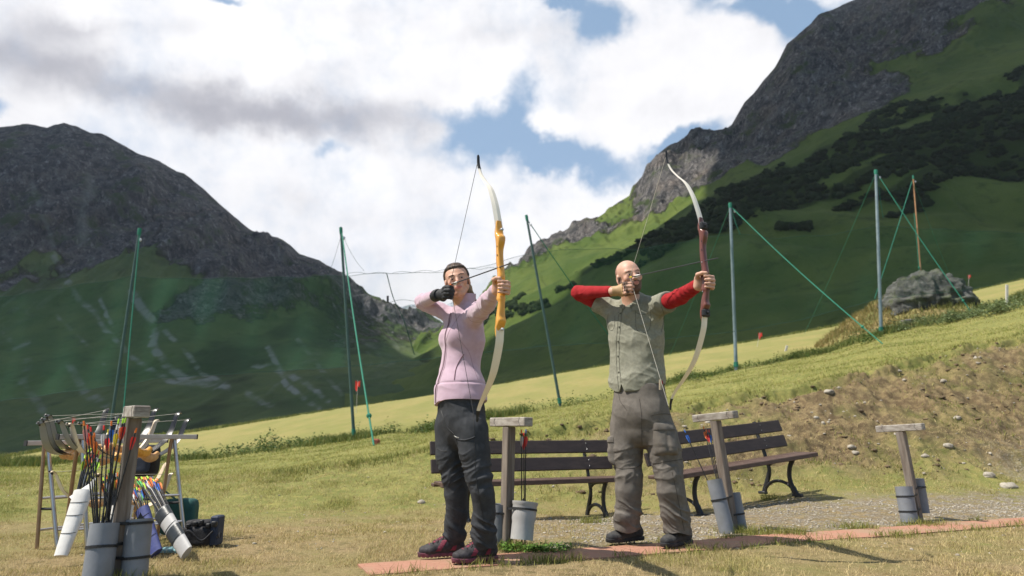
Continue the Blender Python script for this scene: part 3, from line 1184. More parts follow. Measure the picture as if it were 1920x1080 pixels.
def build_added_clouds():  # unseen clouds overhead, outlines shaped to throw shade on both mountains
    m = mat('added_cloud_white', (0.85, 0.85, 0.86), (0.8, 0.8, 0.82), 0.01, 1.0, spec=0)
    off = np.array([SUN_DIR.x, SUN_DIR.y]) / SUN_DIR.z * 900
    for poly in ([(-968, 125), (-968, 900), (-62, 900), (-58, 560), (-44, 420), (-6, 300), (-4, 125)],
                 [(0, 118), (5, 250), (100, 300), (200, 385), (256, 430), (262, 600), (1212, 600), (1212, 60), (452, 95)]):
        poly = [(x_ + off[0], y_ + off[1]) for x_, y_ in poly]
        P = [np.array([*q, 900.0]) for q in poly]
        ring = np.array([P[i] + (P[(i + 1) % len(P)] - P[i]) * k / 14 for i in range(len(P)) for k in range(14)])
        c = ring.mean(0)
        nr, n = 30, len(ring)
        vs, top = [], []
        for sgn in (-1, 1):
            for j in range(nr + 1):
                t = j / nr
                q = c + (ring - c) * t
                h = 70 * math.sqrt(max(0, 1 - t ** 6))
                nz = fbm(q / 120 + sgn * 9, 4, 301)
                q = q + np.stack([fbm(q / 60, 3, 302) * 22 * t, fbm(q / 60, 3, 303) * 22 * t, sgn * h * (1 + 0.6 * nz)], -1)
                vs.append(q)
        V = np.concatenate(vs)
        F = []
        for sgn in (0, 1):
            b = sgn * (nr + 1) * n
            for j in range(nr):
                for i in range(n):
                    a_, b_ = b + j * n + i, b + j * n + (i + 1) % n
                    F.append((a_, b_, b_ + n, a_ + n) if sgn else (a_, a_ + n, b_ + n, b_))
        tag(np_obj('added_cloud', V, np.array(F), m), kind='structure')


build_ground()
build_added_clouds()
build_valley()
build_mountains()
# ================================================================== MATERIALS
M = {}
M['wood_grey'] = mat('weathered_wood', (0.135, 0.11, 0.09), (0.22, 0.185, 0.155), 14, 0.85, bump=0.6, stretch=(3, 3, 0.25), c3=(0.12, 0.09, 0.07), s3=9, bdist=0.004)
M['wood_bar'] = mat('weathered_crossbar', (0.24, 0.21, 0.18), (0.36, 0.33, 0.29), 16, 0.85, bump=0.6, stretch=(1, 1, 3), c3=(0.16, 0.13, 0.11), s3=9, bdist=0.004)
M['pvc'] = mat('grey_plastic', (0.165, 0.175, 0.195), (0.20, 0.21, 0.23), 8, 0.55, c3=(0.16, 0.165, 0.17), s3=5, bump=0.1)
M['pvc_light'] = mat('light_grey_plastic', (0.37, 0.36, 0.355), (0.42, 0.41, 0.40), 8, 0.55, c3=(0.36, 0.35, 0.34), s3=12, bump=0.1)
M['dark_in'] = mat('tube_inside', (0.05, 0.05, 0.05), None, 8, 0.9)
M['strap'] = mat('black_strap', (0.012, 0.012, 0.013), (0.02, 0.02, 0.02), 40, 0.6)
M['bench_wood'] = mat('dark_bench_wood', (0.032, 0.022, 0.019), (0.055, 0.037, 0.031), 12, 0.6, bump=0.3, stretch=(1, 1, 4), c3=(0.03, 0.02, 0.018), s3=6, bdist=0.003)
M['seat_wood'] = mat('brown_seat_wood', (0.07, 0.04, 0.032), (0.105, 0.065, 0.05), 12, 0.55, bump=0.3, stretch=(1, 1, 4), bdist=0.003)
M['iron'] = mat('black_iron', (0.012, 0.013, 0.016), (0.022, 0.023, 0.028), 30, 0.45, bump=0.2, bdist=0.002)
M['bolt'] = mat('steel_bolt', (0.5, 0.5, 0.5), None, 20, 0.35, metal=0.9)
M['rubber'] = mat('red_rubber', (0.33, 0.16, 0.105), (0.37, 0.185, 0.125), 30, 0.9, bump=0.5, c3=(0.30, 0.2, 0.13), s3=2.5, bdist=0.004)
M['chrome'] = mat('rack_steel', (0.5, 0.5, 0.52), (0.4, 0.4, 0.42), 10, 0.3, metal=0.95)
M['brass'] = mat('rack_bronze', (0.36, 0.25, 0.17), (0.3, 0.2, 0.14), 10, 0.35, metal=0.8)
M['alu'] = mat('aluminium_bar', (0.46, 0.43, 0.42), (0.4, 0.38, 0.37), 10, 0.45, metal=0.4)
M['black'] = mat('black_plastic', (0.012, 0.012, 0.014), (0.02, 0.02, 0.022), 20, 0.5)
M['shaft'] = mat('black_carbon', (0.012, 0.012, 0.014), (0.03, 0.03, 0.034), 60, 0.35)
M['limb_grey'] = mat('grey_limb', (0.27, 0.29, 0.32), (0.22, 0.24, 0.27), 5, 0.35)
M['limb_black'] = mat('black_limb', (0.012, 0.012, 0.014), None, 5, 0.3)
M['limb_cream'] = mat('cream_limb', (0.62, 0.5, 0.36), (0.68, 0.56, 0.42), 5, 0.4)
M['limb_white'] = mat('white_limb', (0.80, 0.73, 0.62), (0.74, 0.67, 0.57), 5, 0.3, coat=0.3)
M['riser_tan'] = mat('tan_riser_wood', (0.5, 0.28, 0.12), (0.62, 0.38, 0.18), 20, 0.4, stretch=(1, 1, 0.2))
M['riser_orange'] = mat('honey_riser_wood', (0.62, 0.27, 0.03), (0.74, 0.36, 0.06), 18, 0.32, stretch=(3, 3, 0.4), coat=0.4)
M['riser_red'] = mat('mahogany_riser_wood', (0.10, 0.028, 0.02), (0.15, 0.045, 0.03), 18, 0.32, stretch=(3, 3, 0.4), coat=0.4)
M['string'] = mat('bow_string', (0.03, 0.03, 0.03), None, 20, 0.6)
M['string_light'] = mat('pale_bow_string', (0.5, 0.47, 0.4), None, 20, 0.6)
M['pole_green'] = mat('green_pole', (0.035, 0.075, 0.065), (0.05, 0.09, 0.08), 3, 0.5)
M['pole_steel'] = mat('steel_pole', (0.16, 0.21, 0.22), (0.22, 0.27, 0.28), 3, 0.4, metal=0.3)
M['pole_orange'] = mat('orange_pole', (0.30, 0.15, 0.06), (0.36, 0.19, 0.09), 3, 0.6)
M['rope_green'] = mat('green_rope', (0.015, 0.14, 0.09), (0.022, 0.19, 0.12), 40, 0.8)
M['rope_dark'] = mat('dark_green_cord', (0.02, 0.07, 0.05), None, 10, 0.8)
M['red_flag'] = mat('red_flag_cloth', (0.75, 0.05, 0.03), (0.6, 0.03, 0.02), 10, 0.7)
M['stake'] = mat('pale_stake', (0.5, 0.47, 0.42), None, 10, 0.8)
M['white_leather'] = mat('white_quiver_leather', (0.66, 0.64, 0.61), (0.58, 0.56, 0.53), 12, 0.5, bump=0.15)
M['blue_cloth'] = mat('blue_quiver_cloth', (0.035, 0.045, 0.16), (0.05, 0.065, 0.2), 20, 0.7, bump=0.2)
M['black_leather'] = mat('black_leather', (0.02, 0.024, 0.028), (0.03, 0.035, 0.04), 20, 0.4, bump=0.15)
M['teal'] = mat('teal_cloth', (0.01, 0.06, 0.055), (0.015, 0.08, 0.07), 14, 0.7, bump=0.3)
M['pale_teal'] = mat('pale_teal_sheet', (0.16, 0.3, 0.32), (0.2, 0.36, 0.38), 10, 0.6)
M['black_cloth'] = mat('black_bag_cloth', (0.011, 0.011, 0.014), (0.02, 0.02, 0.024), 20, 0.8, bump=0.4)
M['navy'] = mat('navy_cloth', (0.02, 0.03, 0.055), (0.03, 0.04, 0.07), 20, 0.7, bump=0.2)
M['bare_wood'] = mat('new_wood', (0.5, 0.42, 0.3), None, 14, 0.7)
FL = {'orange': (0.85, 0.2, 0.03), 'red': (0.75, 0.04, 0.03), 'yellow': (0.8, 0.6, 0.03), 'neon': (0.5, 0.85, 0.05), 'blue': (0.04, 0.16, 0.6), 'white': (0.75, 0.72, 0.7), 'green': (0.1, 0.5, 0.12), 'pink': (0.8, 0.35, 0.3)}
for k_, c_ in FL.items():
    M['f_' + k_] = mat(k_ + '_vane', c_, tuple(v * 0.85 for v in c_), 30, 0.5)

AIM = unit([0.6, -0.8, 0])


# ================================================================== PATH
def build_path():
    n = 14
    L = 7.4
    for k in range(n):
        a, b = k * L / n + 0.003, (k + 1) * L / n - 0.003
        nu, nv = 12, 6
        vs = []
        for i in range(nu + 1):
            for j in range(nv + 1):
                s = a + (b - a) * i / nu
                w = -PHW + 2 * PHW * j / nv
                q = PA + PDIR * s + PNRM * w
                vs.append((q[0], q[1], gz(*q) * 0.5 + 0.006))
        fs = [(i * (nv + 1) + j, (i + 1) * (nv + 1) + j, (i + 1) * (nv + 1) + j + 1, i * (nv + 1) + j + 1) for i in range(nu) for j in range(nv)]
        mb = MB().add(vs, fs)
        border = [j for j in range(nv + 1)] + [i * (nv + 1) + nv for i in range(1, nu + 1)] + [nu * (nv + 1) + j for j in range(nv - 1, -1, -1)] + [i * (nv + 1) for i in range(nu - 1, 0, -1)]
        lo = [(vs[i][0], vs[i][1], vs[i][2] - 0.03) for i in border]
        o0 = len(mb.v)
        mb.v.extend(lo)
        for q in range(len(border)):
            q2 = (q + 1) % len(border)
            mb.f.append((border[q], border[q2], o0 + q2, o0 + q))
            mb.mi.append(0)
        tag(mb.build('path', M['rubber']), kind='structure')


# ================================================================== ARROWS
_arrow = {}


def arrow_proto(fl, nk, shaft='shaft', L=0.72):
    key = (fl, nk, shaft, L)
    if key in _arrow:
        return copy_tree(_arrow[key])
    root = thing('arrow', 'arrow', 'arrow')
    mb = MB().tube([(0, 0, 0), (0, 0, 0.012), (0, 0, L - 0.01)], [0.001, 0.0034, 0.0034], 8)
    mb.build('shaft', M[shaft], root, smooth=True)
    mb = MB()
    for k in range(3):
        a = 2 * math.pi * k / 3 + 0.4
        d = np.array([math.cos(a), math.sin(a), 0])
        t = np.array([-d[1], d[0], 0]) * 0.0006
        z0, z1 = L - 0.095, L - 0.03
        prof = [(0.003, z0), (0.008, z0 + 0.02), (0.0125, z0 + 0.045), (0.011, z1 - 0.004), (0.003, z1)]
        n = len(prof)
        for sg in (-1, 1):
            mb.add([d * r + t * sg + np.array([0, 0, z]) for r, z in prof], [tuple(range(n)) if sg > 0 else tuple(range(n))[::-1]])
        vs = [d * r + t * sg + np.array([0, 0, z]) for r, z in prof for sg in (-1, 1)]
        mb.add(vs, [(2 * i, 2 * i + 1, (2 * i + 3) % (2 * n), (2 * i + 2) % (2 * n)) for i in range(n)])
    mb.build('fletching', M['f_' + fl], root)
    MB().tube([(0, 0, L - 0.012), (0, 0, L + 0.004), (0, 0, L + 0.012)], [0.004, 0.0042, 0.0034], 8).build('nock', M['f_' + nk], root)
    _arrow[key] = root
    return root


def frame_z(d, hint=(0, 1, 0.2)):
    z = unit(d)
    x = unit(np.cross(np.array(hint, float), z))
    return np.array([x, np.cross(z, x), z])


def put_arrow(nock, through, fl, nk, label, group=None, cat='arrow', shaft='shaft', L=0.72, spin=0.0):
    o = arrow_proto(fl, nk, shaft, L)
    nock, through = np.array(nock), np.array(through)
    d = unit(nock - through)
    A = frame_z(d)
    c, s = math.cos(spin), math.sin(spin)
    A = np.array([A[0] * c + A[1] * s, -A[0] * s + A[1] * c, A[2]])
    place(o, nock - d * (L + 0.01), A)
    o['label'] = label
    if group:
        o['group'] = group
    elif 'group' in o:
        del o['group']
    return o


# ================================================================== POSTS WITH TUBES
def pipe(mb, a, b, r, wall=0.006, n=28, flare=0.0, cut=0.0):
    a, b = np.array(a, float), np.array(b, float)
    t = unit(b - a)
    pr = [(0, r), (1, r)]
    if flare:
        pr = [(0, r * 0.92), (0.45, r * 0.93), (0.55, r * 1.0), (0.72, r * 1.03), (0.9, r * 1.04), (0.93, r * 1.1), (1.0, r * 1.12)]
    L = np.linalg.norm(b - a)
    pts = [a + t * L * s for s, _ in pr]
    mb.tube(pts, [q for _, q in pr], n, cap=False)
    top = pts[-1]
    rt = pr[-1][1]
    o = len(mb.v)
    mb.tube([top, top - t * 0.001, a + t * 0.02], [rt, rt - wall, pr[0][1] - wall], n, cap=False)
    mb.tube([a, a + t * 0.004], [pr[0][1], 0.002], n, cap=True)
    return mb


def ring(mb, c, t, r, h=0.012, thick=0.003, n=28):
    c = np.array(c, float)
    mb.tube([c - t * h / 2, c - t * h / 2, c + t * h / 2, c + t * h / 2], [r, r + thick, r + thick, r], n, cap=False)
    return mb


def quiver_post(label, foot, top, tubes, lean_bar=0.0, hgt=0.80, barL=0.37, barshift=0.0, aim=AIM):
    foot, top = np.array(foot), np.array(top)
    root = thing('quiver_post', label, 'wooden post', foot, 'wooden tee posts with arrow tubes along the shooting line')
    t = unit(top - foot)
    b = unit(aim - t * np.dot(aim, t) + np.array([0, 0, lean_bar]))
    mb = MB().beam(foot - t * 0.05, top - t * 0.058, 0.062, 0.062, up=b, bev=0.004)
    mb.build('post', M['wood_grey'], root)
    c = top - t * 0.028 + b * barshift
    mb = MB().beam(c - b * barL / 2, c + b * barL / 2, 0.07, 0.056, up=t, bev=0.005)
    o = mb.build('crossbar', M['wood_bar'], root)
    for s in (-0.33, 0.37):
        q = c + b * barL * s
        sd = unit(np.cross(t, b))
        for sg in (-1,):
            MB().tube([q + sd * sg * 0.0355 + t * 0.024, q + sd * sg * 0.0355 - b * 0.012, q + sd * sg * 0.0355 - t * 0.024 + b * 0.01], 0.0013, 5).build('crack', M['black'], o)
    for (a, bb, r, flare, mt, straps) in tubes:
        a, bb = np.array(a), np.array(bb)
        p = pipe(MB(), a, bb, r, flare=flare)
        to = p.build('arrow_tube', M[mt], root, smooth=True, angle=50)
        tt = unit(bb - a)
        L = np.linalg.norm(bb - a)
        MB().tube([a + tt * L * 0.55, a + tt * L * 0.56], r - 0.007, 20).build('tube_disc', M['dark_in'], to)  # dark disc across the bore, partway down the tube
        for s in straps:
            q = a + tt * L * s
            rr = r * (1.03 if flare else 1)
            st = ring(MB(), q, tt, rr + 0.001)
            pc = foot + t * ((q - foot) @ t)
            dd = unit(pc - q)
            w = unit(np.cross(tt, dd))
            for sg in (-1, 1):
                st.beam(q + w * sg * rr * 0.8 + dd * rr * 0.6, pc + w * sg * 0.034, 0.003, 0.013, up=tt)
            st.build('strap', M['strap'], root)
    return root


def build_posts():
    f = G(213, 1088)
    top = U(254, 768, f[1] - 0.02)
    top[2] = 0.80
    quiver_post('nearest tee post with weathered beam top and two grey tubes, left foreground', f, top,
                [(U(180, 1098, f[1] - 0.1), U(197, 982, f[1] - 0.06), 0.062, 0, 'pvc', (0.62,)), (U(251, 1085, f[1] + 0.0), U(261, 973, f[1] + 0.02), 0.058, 0, 'pvc', (0.35, 0.93))], barL=0.36, barshift=0.03)
    f = G(949, 1027)
    top = U(955, 783, f[1])
    quiver_post('tee post beside the woman with a flared pale bucket and a grey tube', f, top,
                [(U(978, 1012, f[1] - 0.03), U(984, 941, f[1] + 0.0), 0.075, 1, 'pvc_light', (0.8,)), (U(931, 1026, f[1] + 0.03), U(934, 945, f[1] + 0.03), 0.055, 0, 'pvc', (0.8,))], barL=0.37, barshift=0.015)
    f = G(1375, 996)
    top = U(1339, 774, f[1])
    quiver_post('tilted tee post in front of the right bench with one tall and one short tube', f, top,
                [(U(1364, 1000, f[1] - 0.14), U(1339, 899, f[1] - 0.1), 0.054, 0, 'pvc', (0.62,)), (U(1390, 992, f[1] + 0.02), U(1377, 924, f[1] + 0.03), 0.042, 0, 'pvc', (0.42,))], barL=0.37)
    f = G(1722, 977)
    top = U(1686, 796, f[1])
    quiver_post('farthest tee post standing alone before the bare bank on the right', f, top,
                [(U(1706, 979, f[1] - 0.1), U(1694, 912, f[1] - 0.08), 0.064, 0, 'pvc', (0.3, 0.72)), (U(1733, 962, f[1] + 0.06), U(1722, 897, f[1] + 0.07), 0.042, 0, 'pvc', (0.75,))], barL=0.37)
    # arrows of the nearest post
    spec = [(157, 790, 176, 'pink', 'orange'), (164, 797, 179, 'red', 'red'), (170, 801, 182, 'orange', 'red'), (195, 798, 186, 'white', 'red'), (209, 790, 205, 'blue', 'orange'),
            (220, 797, 198, 'yellow', 'white'), (223, 786, 190, 'white', 'neon'), (231, 785, 201, 'orange', 'neon'), (236, 784, 194, 'red', 'neon'), (243, 783, 208, 'pink', 'yellow'), (256, 803, 206, 'red', 'orange'),
            (177, 812, 184, 'orange', 'orange'), (203, 806, 193, 'red', 'yellow')]
    words = ['leftmost', 'second from left', 'third from left', 'fifth from left', 'eighth from left', 'ninth from left', 'tenth from left', 'eleventh from left', 'twelfth from left', 'second from right', 'rightmost', 'fourth from left', 'seventh from left']
    for i, (a, b, c, fl, nk) in enumerate(spec):
        Y = G(213, 1088)[1] - 0.055
        put_arrow(U(a, b, Y + 0.03 + 0.03 * math.sin(i * 2.3)), U(c, 983, Y + 0.02 * math.cos(i * 1.7)), fl, nk, f'arrow with {fl} vanes and {nk} nock in the nearest post tube, {words[i]}', 'arrows in the left tube of the nearest post', spin=i)
    put_arrow(U(978, 806, 4.28), U(978, 943, 4.27), 'white', 'orange', 'white-vaned arrow in the pale bucket beside the woman, leftmost of three', 'arrows in the pale bucket')
    put_arrow(U(982, 812, 4.31), U(983, 943, 4.3), 'red', 'red', 'red-vaned arrow in the pale bucket beside the woman, in the middle', 'arrows in the pale bucket', spin=1)
    put_arrow(U(986, 806, 4.27), U(985, 943, 4.26), 'red', 'blue', 'red-vaned arrow with blue nock in the pale bucket beside the woman, rightmost', 'arrows in the pale bucket', spin=2)
    put_arrow(U(1283, 806, 4.98), U(1326, 900, 4.93), 'blue', 'blue', 'blue-vaned arrow slanting out alone from the tall tube before the right bench', 'arrows at the tilted tee post')
    put_arrow(U(1319, 800, 5.18), U(1345, 905, 5.0), 'orange', 'orange', 'orange-nocked arrow of the close trio behind the tilted tee post', 'arrows at the tilted tee post')
    put_arrow(U(1324, 806, 5.16), U(1347, 905, 5.01), 'red', 'orange', 'middle red arrow of the close trio behind the tilted tee post', 'arrows at the tilted tee post', spin=1)
    put_arrow(U(1329, 806, 5.15), U(1349, 905, 5.02), 'blue', 'red', 'right blue-vaned arrow of the close trio behind the tilted tee post', 'arrows at the tilted tee post', spin=2)


# ================================================================== BENCHES
def bench_frame_mb(o, n, u):
    """cast frame: o = back foot point, n = facing direction"""
    mb = MB()

    def P(a, h):
        return o + n * a + np.array([0, 0, h])
    e = u
    mb.tube(dens([P(0.0, 0.0), P(0.045, 0.10), P(0.10, 0.24), P(0.075, 0.36), P(0.03, 0.50), P(-0.03, 0.66), P(-0.055, 0.77)], 5), [0.03] * 10 + [0.024] * 21, 8, sq=0.6, side=n)
    mb.tube(dens([P(0.43, 0.0), P(0.385, 0.08), P(0.355, 0.18), P(0.37, 0.29), P(0.42, 0.375)], 5), [0.036] * 6 + [0.028] * 15, 8, sq=0.6, side=n)
    mb.tube(dens([P(0.42, 0.365), P(0.30, 0.362), P(0.18, 0.345), P(0.09, 0.30)], 5), 0.02, 8, sq=0.8, side=np.array([0, 0, 1.0]))
    mb.tube(dens([P(0.02, 0.045), P(0.10, 0.115), P(0.21, 0.142), P(0.32, 0.115), P(0.41, 0.045)], 5), 0.017, 8, sq=1.0, side=np.array([0, 0, 1.0]))
    mb.box(P(-0.01, 0.008), (0.10, 0.05, 0.03), (n, e, (0, 0, 1)), 0.006)
    mb.box(P(0.435, 0.008), (0.11, 0.05, 0.03), (n, e, (0, 0, 1)), 0.006)
    return mb


def bench(label, bf, e, n, L, inset, left_extra):
    """bf = back foot of the right frame; runs L metres to the left"""
    root = thing('park_bench', label, 'bench', bf, 'dark slatted benches behind the shooting line')
    e, n = unit(e), unit(n)
    z = np.array([0, 0, 1.0])
    R_ = bf + e * inset
    Lp = R_ - e * L
    lf = Lp + e * inset
    lf = np.array([lf[0], lf[1], left_extra])
    tilt = unit(np.array([*(bf - lf)[:2], bf[2] - lf[2]]))
    e2 = tilt
    Rr, Ll = bf + e2 * inset, lf - e2 * inset
    for fo in (bf, lf):
        bench_frame_mb(fo, n, e).build('leg_frame', M['iron'], root, smooth=True)
    for (a, h, th) in ((0.035, 0.535, 0.13), (-0.015, 0.70, 0.13)):
        tl = unit(n * 0.30 - 0 * z)
        upv = unit(z - n * 0.28)
        off = n * (a + 0.035) + z * h
        mb = MB().beam(Ll + off, Rr + off, 0.03, th, up=upv, bev=0.006)
        sl = mb.build('back_slat', M['bench_wood'], root)
        for fo in (bf, lf):
            for dh in (-0.03, 0.03):
                MB().sphere(fo + off + upv * dh + unit(np.cross(e2, upv)) * 0.0145 * (1 if np.dot(np.cross(e2, upv), n) > 0 else -1), 0.0045, 8, 5).build('bolt', M['bolt'], sl)
    for a in (0.13, 0.235, 0.34, 0.435):
        off = n * a + z * (0.395 - 0.02 * (a < 0.2) - (0.006 if a > 0.4 else 0))
        MB().beam(Ll + off, Rr + off, 0.09, 0.032 if a < 0.4 else 0.045, up=z, bev=0.006).build('seat_slat', M['seat_wood'], root)
    return root


def build_benches():
    e, n = unit([0.93, 0.37, 0]), unit([0.37, -0.93, 0])
    bf = U(1100, 970, 7.05)
    bench('long dark wooden bench directly behind the woman', bf, e, n, 1.93, 0.27, -0.13)
    e, n = unit([0.87, 0.49, 0]), unit([0.49, -0.87, 0])
    bf = U(1432, 925, 7.55)
    bench('dark wooden bench on the right behind the tilted tee post', bf, e, n, 2.05, 0.34, -0.05)


# ================================================================== RACK, BOWS, QUIVERS
def trestle(label, bar, frames, braces):
    root = thing('trestle', label, 'bow rack', [*bar[0][:2], 0], 'metal trestles of the bow rack')
    br = MB().beam(bar[0], bar[1], 0.03, 0.03, bev=0.003).build('bar', M['alu'], root)
    t = unit(bar[1] - bar[0])
    for q, s in ((bar[0], -1), (bar[1], 1)):
        MB().beam(q + t * s * 0.0, q + t * s * 0.006, 0.033, 0.033).build('end_cap', M['black'], br)
    for (apex, fa, fb) in frames:
        apex = np.array(apex)
        MB().tube([apex - t * 0.01, fa], 0.011, 10).build('leg', M['brass'], root, smooth=True)
        MB().tube([apex + t * 0.012, fb], 0.0125, 10).build('leg', M['chrome'], root, smooth=True)
        for s in (0.62,):
            MB().tube([apex + (fa - apex) * s, apex + (fb - apex) * s], 0.008, 8).build('brace', M['black'], root, smooth=True)
    for (h0, h1) in braces:
        for k in (1, 2):
            a = frames[0][0] + (frames[0][k] - frames[0][0]) * h0
            b = frames[1][0] + (frames[1][k] - frames[1][0]) * h1
            MB().tube([a, b], 0.008, 8).build('rail', M['chrome'], root, smooth=True)
    return root


def build_rack():
    g = lambda px, py, Y: np.array([*U(px, py, Y)[:2], gz(*U(px, py, Y)[:2])])
    trestle('front bow trestle with the longer bar, nearest the tee post', (U(109, 819, 3.93), U(367, 819, 4.72)),
            [(U(150, 823, 4.05), g(118, 1034, 4.14), g(165, 1039, 4.06)), (U(324, 823, 4.6), g(294, 1007, 4.62), g(348, 1004, 4.62))], [(0.52, 0.55), (0.8, 0.8)])
    trestle('rear bow trestle whose bar sticks out on the far left', (U(49, 831, 4.25), U(312, 826, 5.1)),
            [(U(86, 834, 4.36), g(71, 1017, 4.36), g(109, 1021, 4.36)), (U(272, 828, 4.98), g(248, 1000, 5.0), g(300, 998, 5.0))], [(0.52, 0.52), (0.82, 0.82)])
    # bows lying across the bars
    prof = [(0, 0.0), (0.022, -0.004), (0.045, 0.010), (0.07, 0.045), (0.11, 0.095), (0.18, 0.14), (0.26, 0.165), (0.34, 0.18)]

    def lying_bow(label, A, B, face, riser, sag=1.0, belly=None, side=None, group='bows lying on the rack'):
        A, B = np.array(A), np.array(B)
        root = thing('recurve_bow', label, 'bow', (A + B) / 2, group)
        t = unit(B - A)
        dn = unit(np.array([0, 0, -1.0]) + t * t[2])
        w = unit(np.cross(t, dn))
        L = np.linalg.norm(B - A)
        for (P0, tt) in ((A, t), (B, -t)):
            pts = dens([P0 + tt * s * L + dn * d * sag * 1.25 for s, d in prof], 3)
            ws = np.linspace(0.013, 0.027, len(pts))
            mbs = [MB(), MB()]
            for k, sg in enumerate((-1, 1)):
                mbs[k].tube([p + dn * 0.0022 * sg for p in pts], [0.0022] * len(pts), 4, sq=list(ws / 0.0022), side=dn)
            o = mbs[1].build('limb', face, root, smooth=True, angle=30)
            mbs[0].build('limb_belly', belly or M['limb_black'], o, smooth=True, angle=30)
            MB().tube([P0 - tt * 0.006 - dn * 0.01, P0 + tt * 0.02 + dn * 0.012], [0.0045, 0.006], 8).build('limb_tip', M['black'], o)
        rp = [A + t * s * L + dn * d * sag * 1.25 for s, d in ((0.32, 0.165), (0.36, 0.185), (0.42, 0.182), (0.48, 0.155), (0.52, 0.158), (0.58, 0.182), (0.64, 0.185), (0.68, 0.165))]
        rp = dens(rp, 3)
        x = np.linspace(0, 1, len(rp))
        rad = 0.013 + 0.012 * np.abs(np.sin(x * math.pi * 2)) + 0.004
        MB().tube(rp, list(rad), 10, sq=0.9, side=dn).build('riser', riser, root, smooth=True)
        MB().tube([A, B], 0.0016, 5).build('string', M['string_light'], root)
        return root
    lying_bow('grey limbed bow at the outermost left of the rack', U(72, 794, 3.82), U(203, 768, 4.95), M['limb_grey'], M['riser_tan'])
    lying_bow('second grey limbed bow from the left end of the rack', U(79, 787, 3.92), U(222, 782, 5.0), M['limb_grey'], M['riser_tan'])
    lying_bow('third grey limbed bow from the left, tip highest of the left cluster', U(86, 780, 4.0), U(240, 775, 5.1), M['limb_grey'], M['riser_tan'])
    lying_bow('grey limbed bow whose far black tip rises behind the beam end', U(106, 791, 3.85), U(296, 768, 4.75), M['limb_grey'], M['riser_tan'])
    lying_bow('white limbed bow lying in the middle of the rack', U(126, 796, 3.9), U(297, 789, 4.75), M['limb_white'], M['riser_tan'], belly=M['limb_cream'])
    lying_bow('black backed bow with its high tip second from the right on the rack', U(148, 795, 3.85), U(338, 775, 4.7), M['limb_cream'], M['riser_orange'])
    lying_bow('black backed bow reaching farthest right on the rack', U(156, 799, 3.95), U(356, 787, 4.8), M['limb_grey'], M['riser_tan'])
    lying_bow('white limbed bow on the lower rail, left tip beside the steel leg', U(93, 886, 4.2), U(317, 869, 4.9), M['limb_white'], M['riser_tan'], 0.95, belly=M['limb_cream'], group='bows on the lower rail of the rack')
    lying_bow('cream limbed bow on the lower rail nearest the tee post', U(180, 890, 4.2), U(324, 889, 4.85), M['limb_cream'], M['riser_tan'], 0.95, belly=M['limb_cream'], group='bows on the lower rail of the rack')

    # quivers
    def quiver(name, label, top, bot, wt, wb, mats, th=0.03, group='quivers leaning on the rack', flap=False):
        top, bot = np.array(top), np.array(bot)
        root = thing(name, label, 'quiver', bot, group)
        t = unit(top - bot)
        side = unit(np.cross(t, np.array([0, 1.0, 0.1])))
        L = np.linalg.norm(top - bot)
        for (s0, s1, mt, nm) in mats:
            n = 6
            pts = [bot + t * L * (s0 + (s1 - s0) * k / n) for k in range(n + 1)]
            ws = [(wb + (wt - wb) * (s0 + (s1 - s0) * k / n)) / 2 for k in range(n + 1)]
            o = 0.0015 if nm in ('band', 'pocket') else 0
            mb = MB()
            mb.tube(pts, [w + o for w in ws], 20, cap=(s0 == 0), sq=[(th * (0.6 + 0.4 * (s0 + (s1 - s0) * k / n)) + o) / (ws[k] + o) for k in range(n + 1)], side=side)
            if s1 >= 1.0:
                mb.tube([pts[-1], pts[-1] - t * 0.001, pts[-1] - t * 0.06], [ws[-1], ws[-1] - 0.004, ws[-1] - 0.006], 20, cap=True, sq=[th / ws[-1]] * 3, side=side)
            mb.build(nm, M[mt], root, smooth=True, angle=50)
        if flap:
            p = top - side * wt * 0.42
            MB().tube([top - t * 0.05 + side * wt * 0.3 - np.array([0, 0.02, 0]), top + t * 0.03 - side * wt * 0.40 - np.array([0, 0.02, 0]), top + t * 0.075 - side * wt * 0.46 - np.array([0, 0.015, 0])], [0.035, 0.02, 0.004], 10, sq=0.12, side=side).build('flap', M['white_leather'], root, smooth=True)
        sm = MB()
        for s in (0.35, 0.62, 0.82):
            ww = (wb + (wt - wb) * s) / 2
            q = bot + t * L * s
            thk = th * (0.6 + 0.4 * s)
            nrm = unit(np.cross(side, t))
            sgn = -1 if nrm[1] > 0 else 1
            sm.tube(dens([q + side * ww * math.cos(a) * 0.98 + nrm * sgn * (thk * math.sin(a) + 0.001) - t * 0.012 * math.sin(a) for a in np.linspace(0.2, 2.94, 7)], 3), 0.0016, 5)
        sm.build('seam', M['strap'], root)
        return root
    quiver('quiver', 'white leather quiver full of neon arrows leaning left of the nearest tee post', U(157, 921, 3.82), U(114, 1043, 3.68), 0.105, 0.07, [(0, 1.0, 'white_leather', 'body')], 0.034, flap=True)
    quiver('quiver', 'white quiver standing half hidden behind the nearest tee post', U(231, 948, 3.9), U(214, 1030, 3.85), 0.12, 0.1, [(0, 1.0, 'white_leather', 'body')], 0.04)
    quiver('quiver', 'dark blue cloth quiver leaning between the grey tube and the black quiver', U(267, 956, 4.02), U(292, 1038, 3.88), 0.085, 0.085, [(0, 1.0, 'blue_cloth', 'body')], 0.03)
    quiver('quiver', 'grey quiver with black bands and pocket leaning right of the blue one', U(304, 960, 3.96), U(350, 1037, 3.78), 0.10, 0.085,
           [(0, 1.0, 'pvc_light', 'body'), (0.30, 0.55, 'black_leather', 'pocket'), (0.80, 0.99, 'black_leather', 'band')], 0.03)
    rr = random.Random(3)
    cols = ['neon', 'orange', 'yellow', 'green', 'orange', 'red', 'neon', 'white', 'neon']
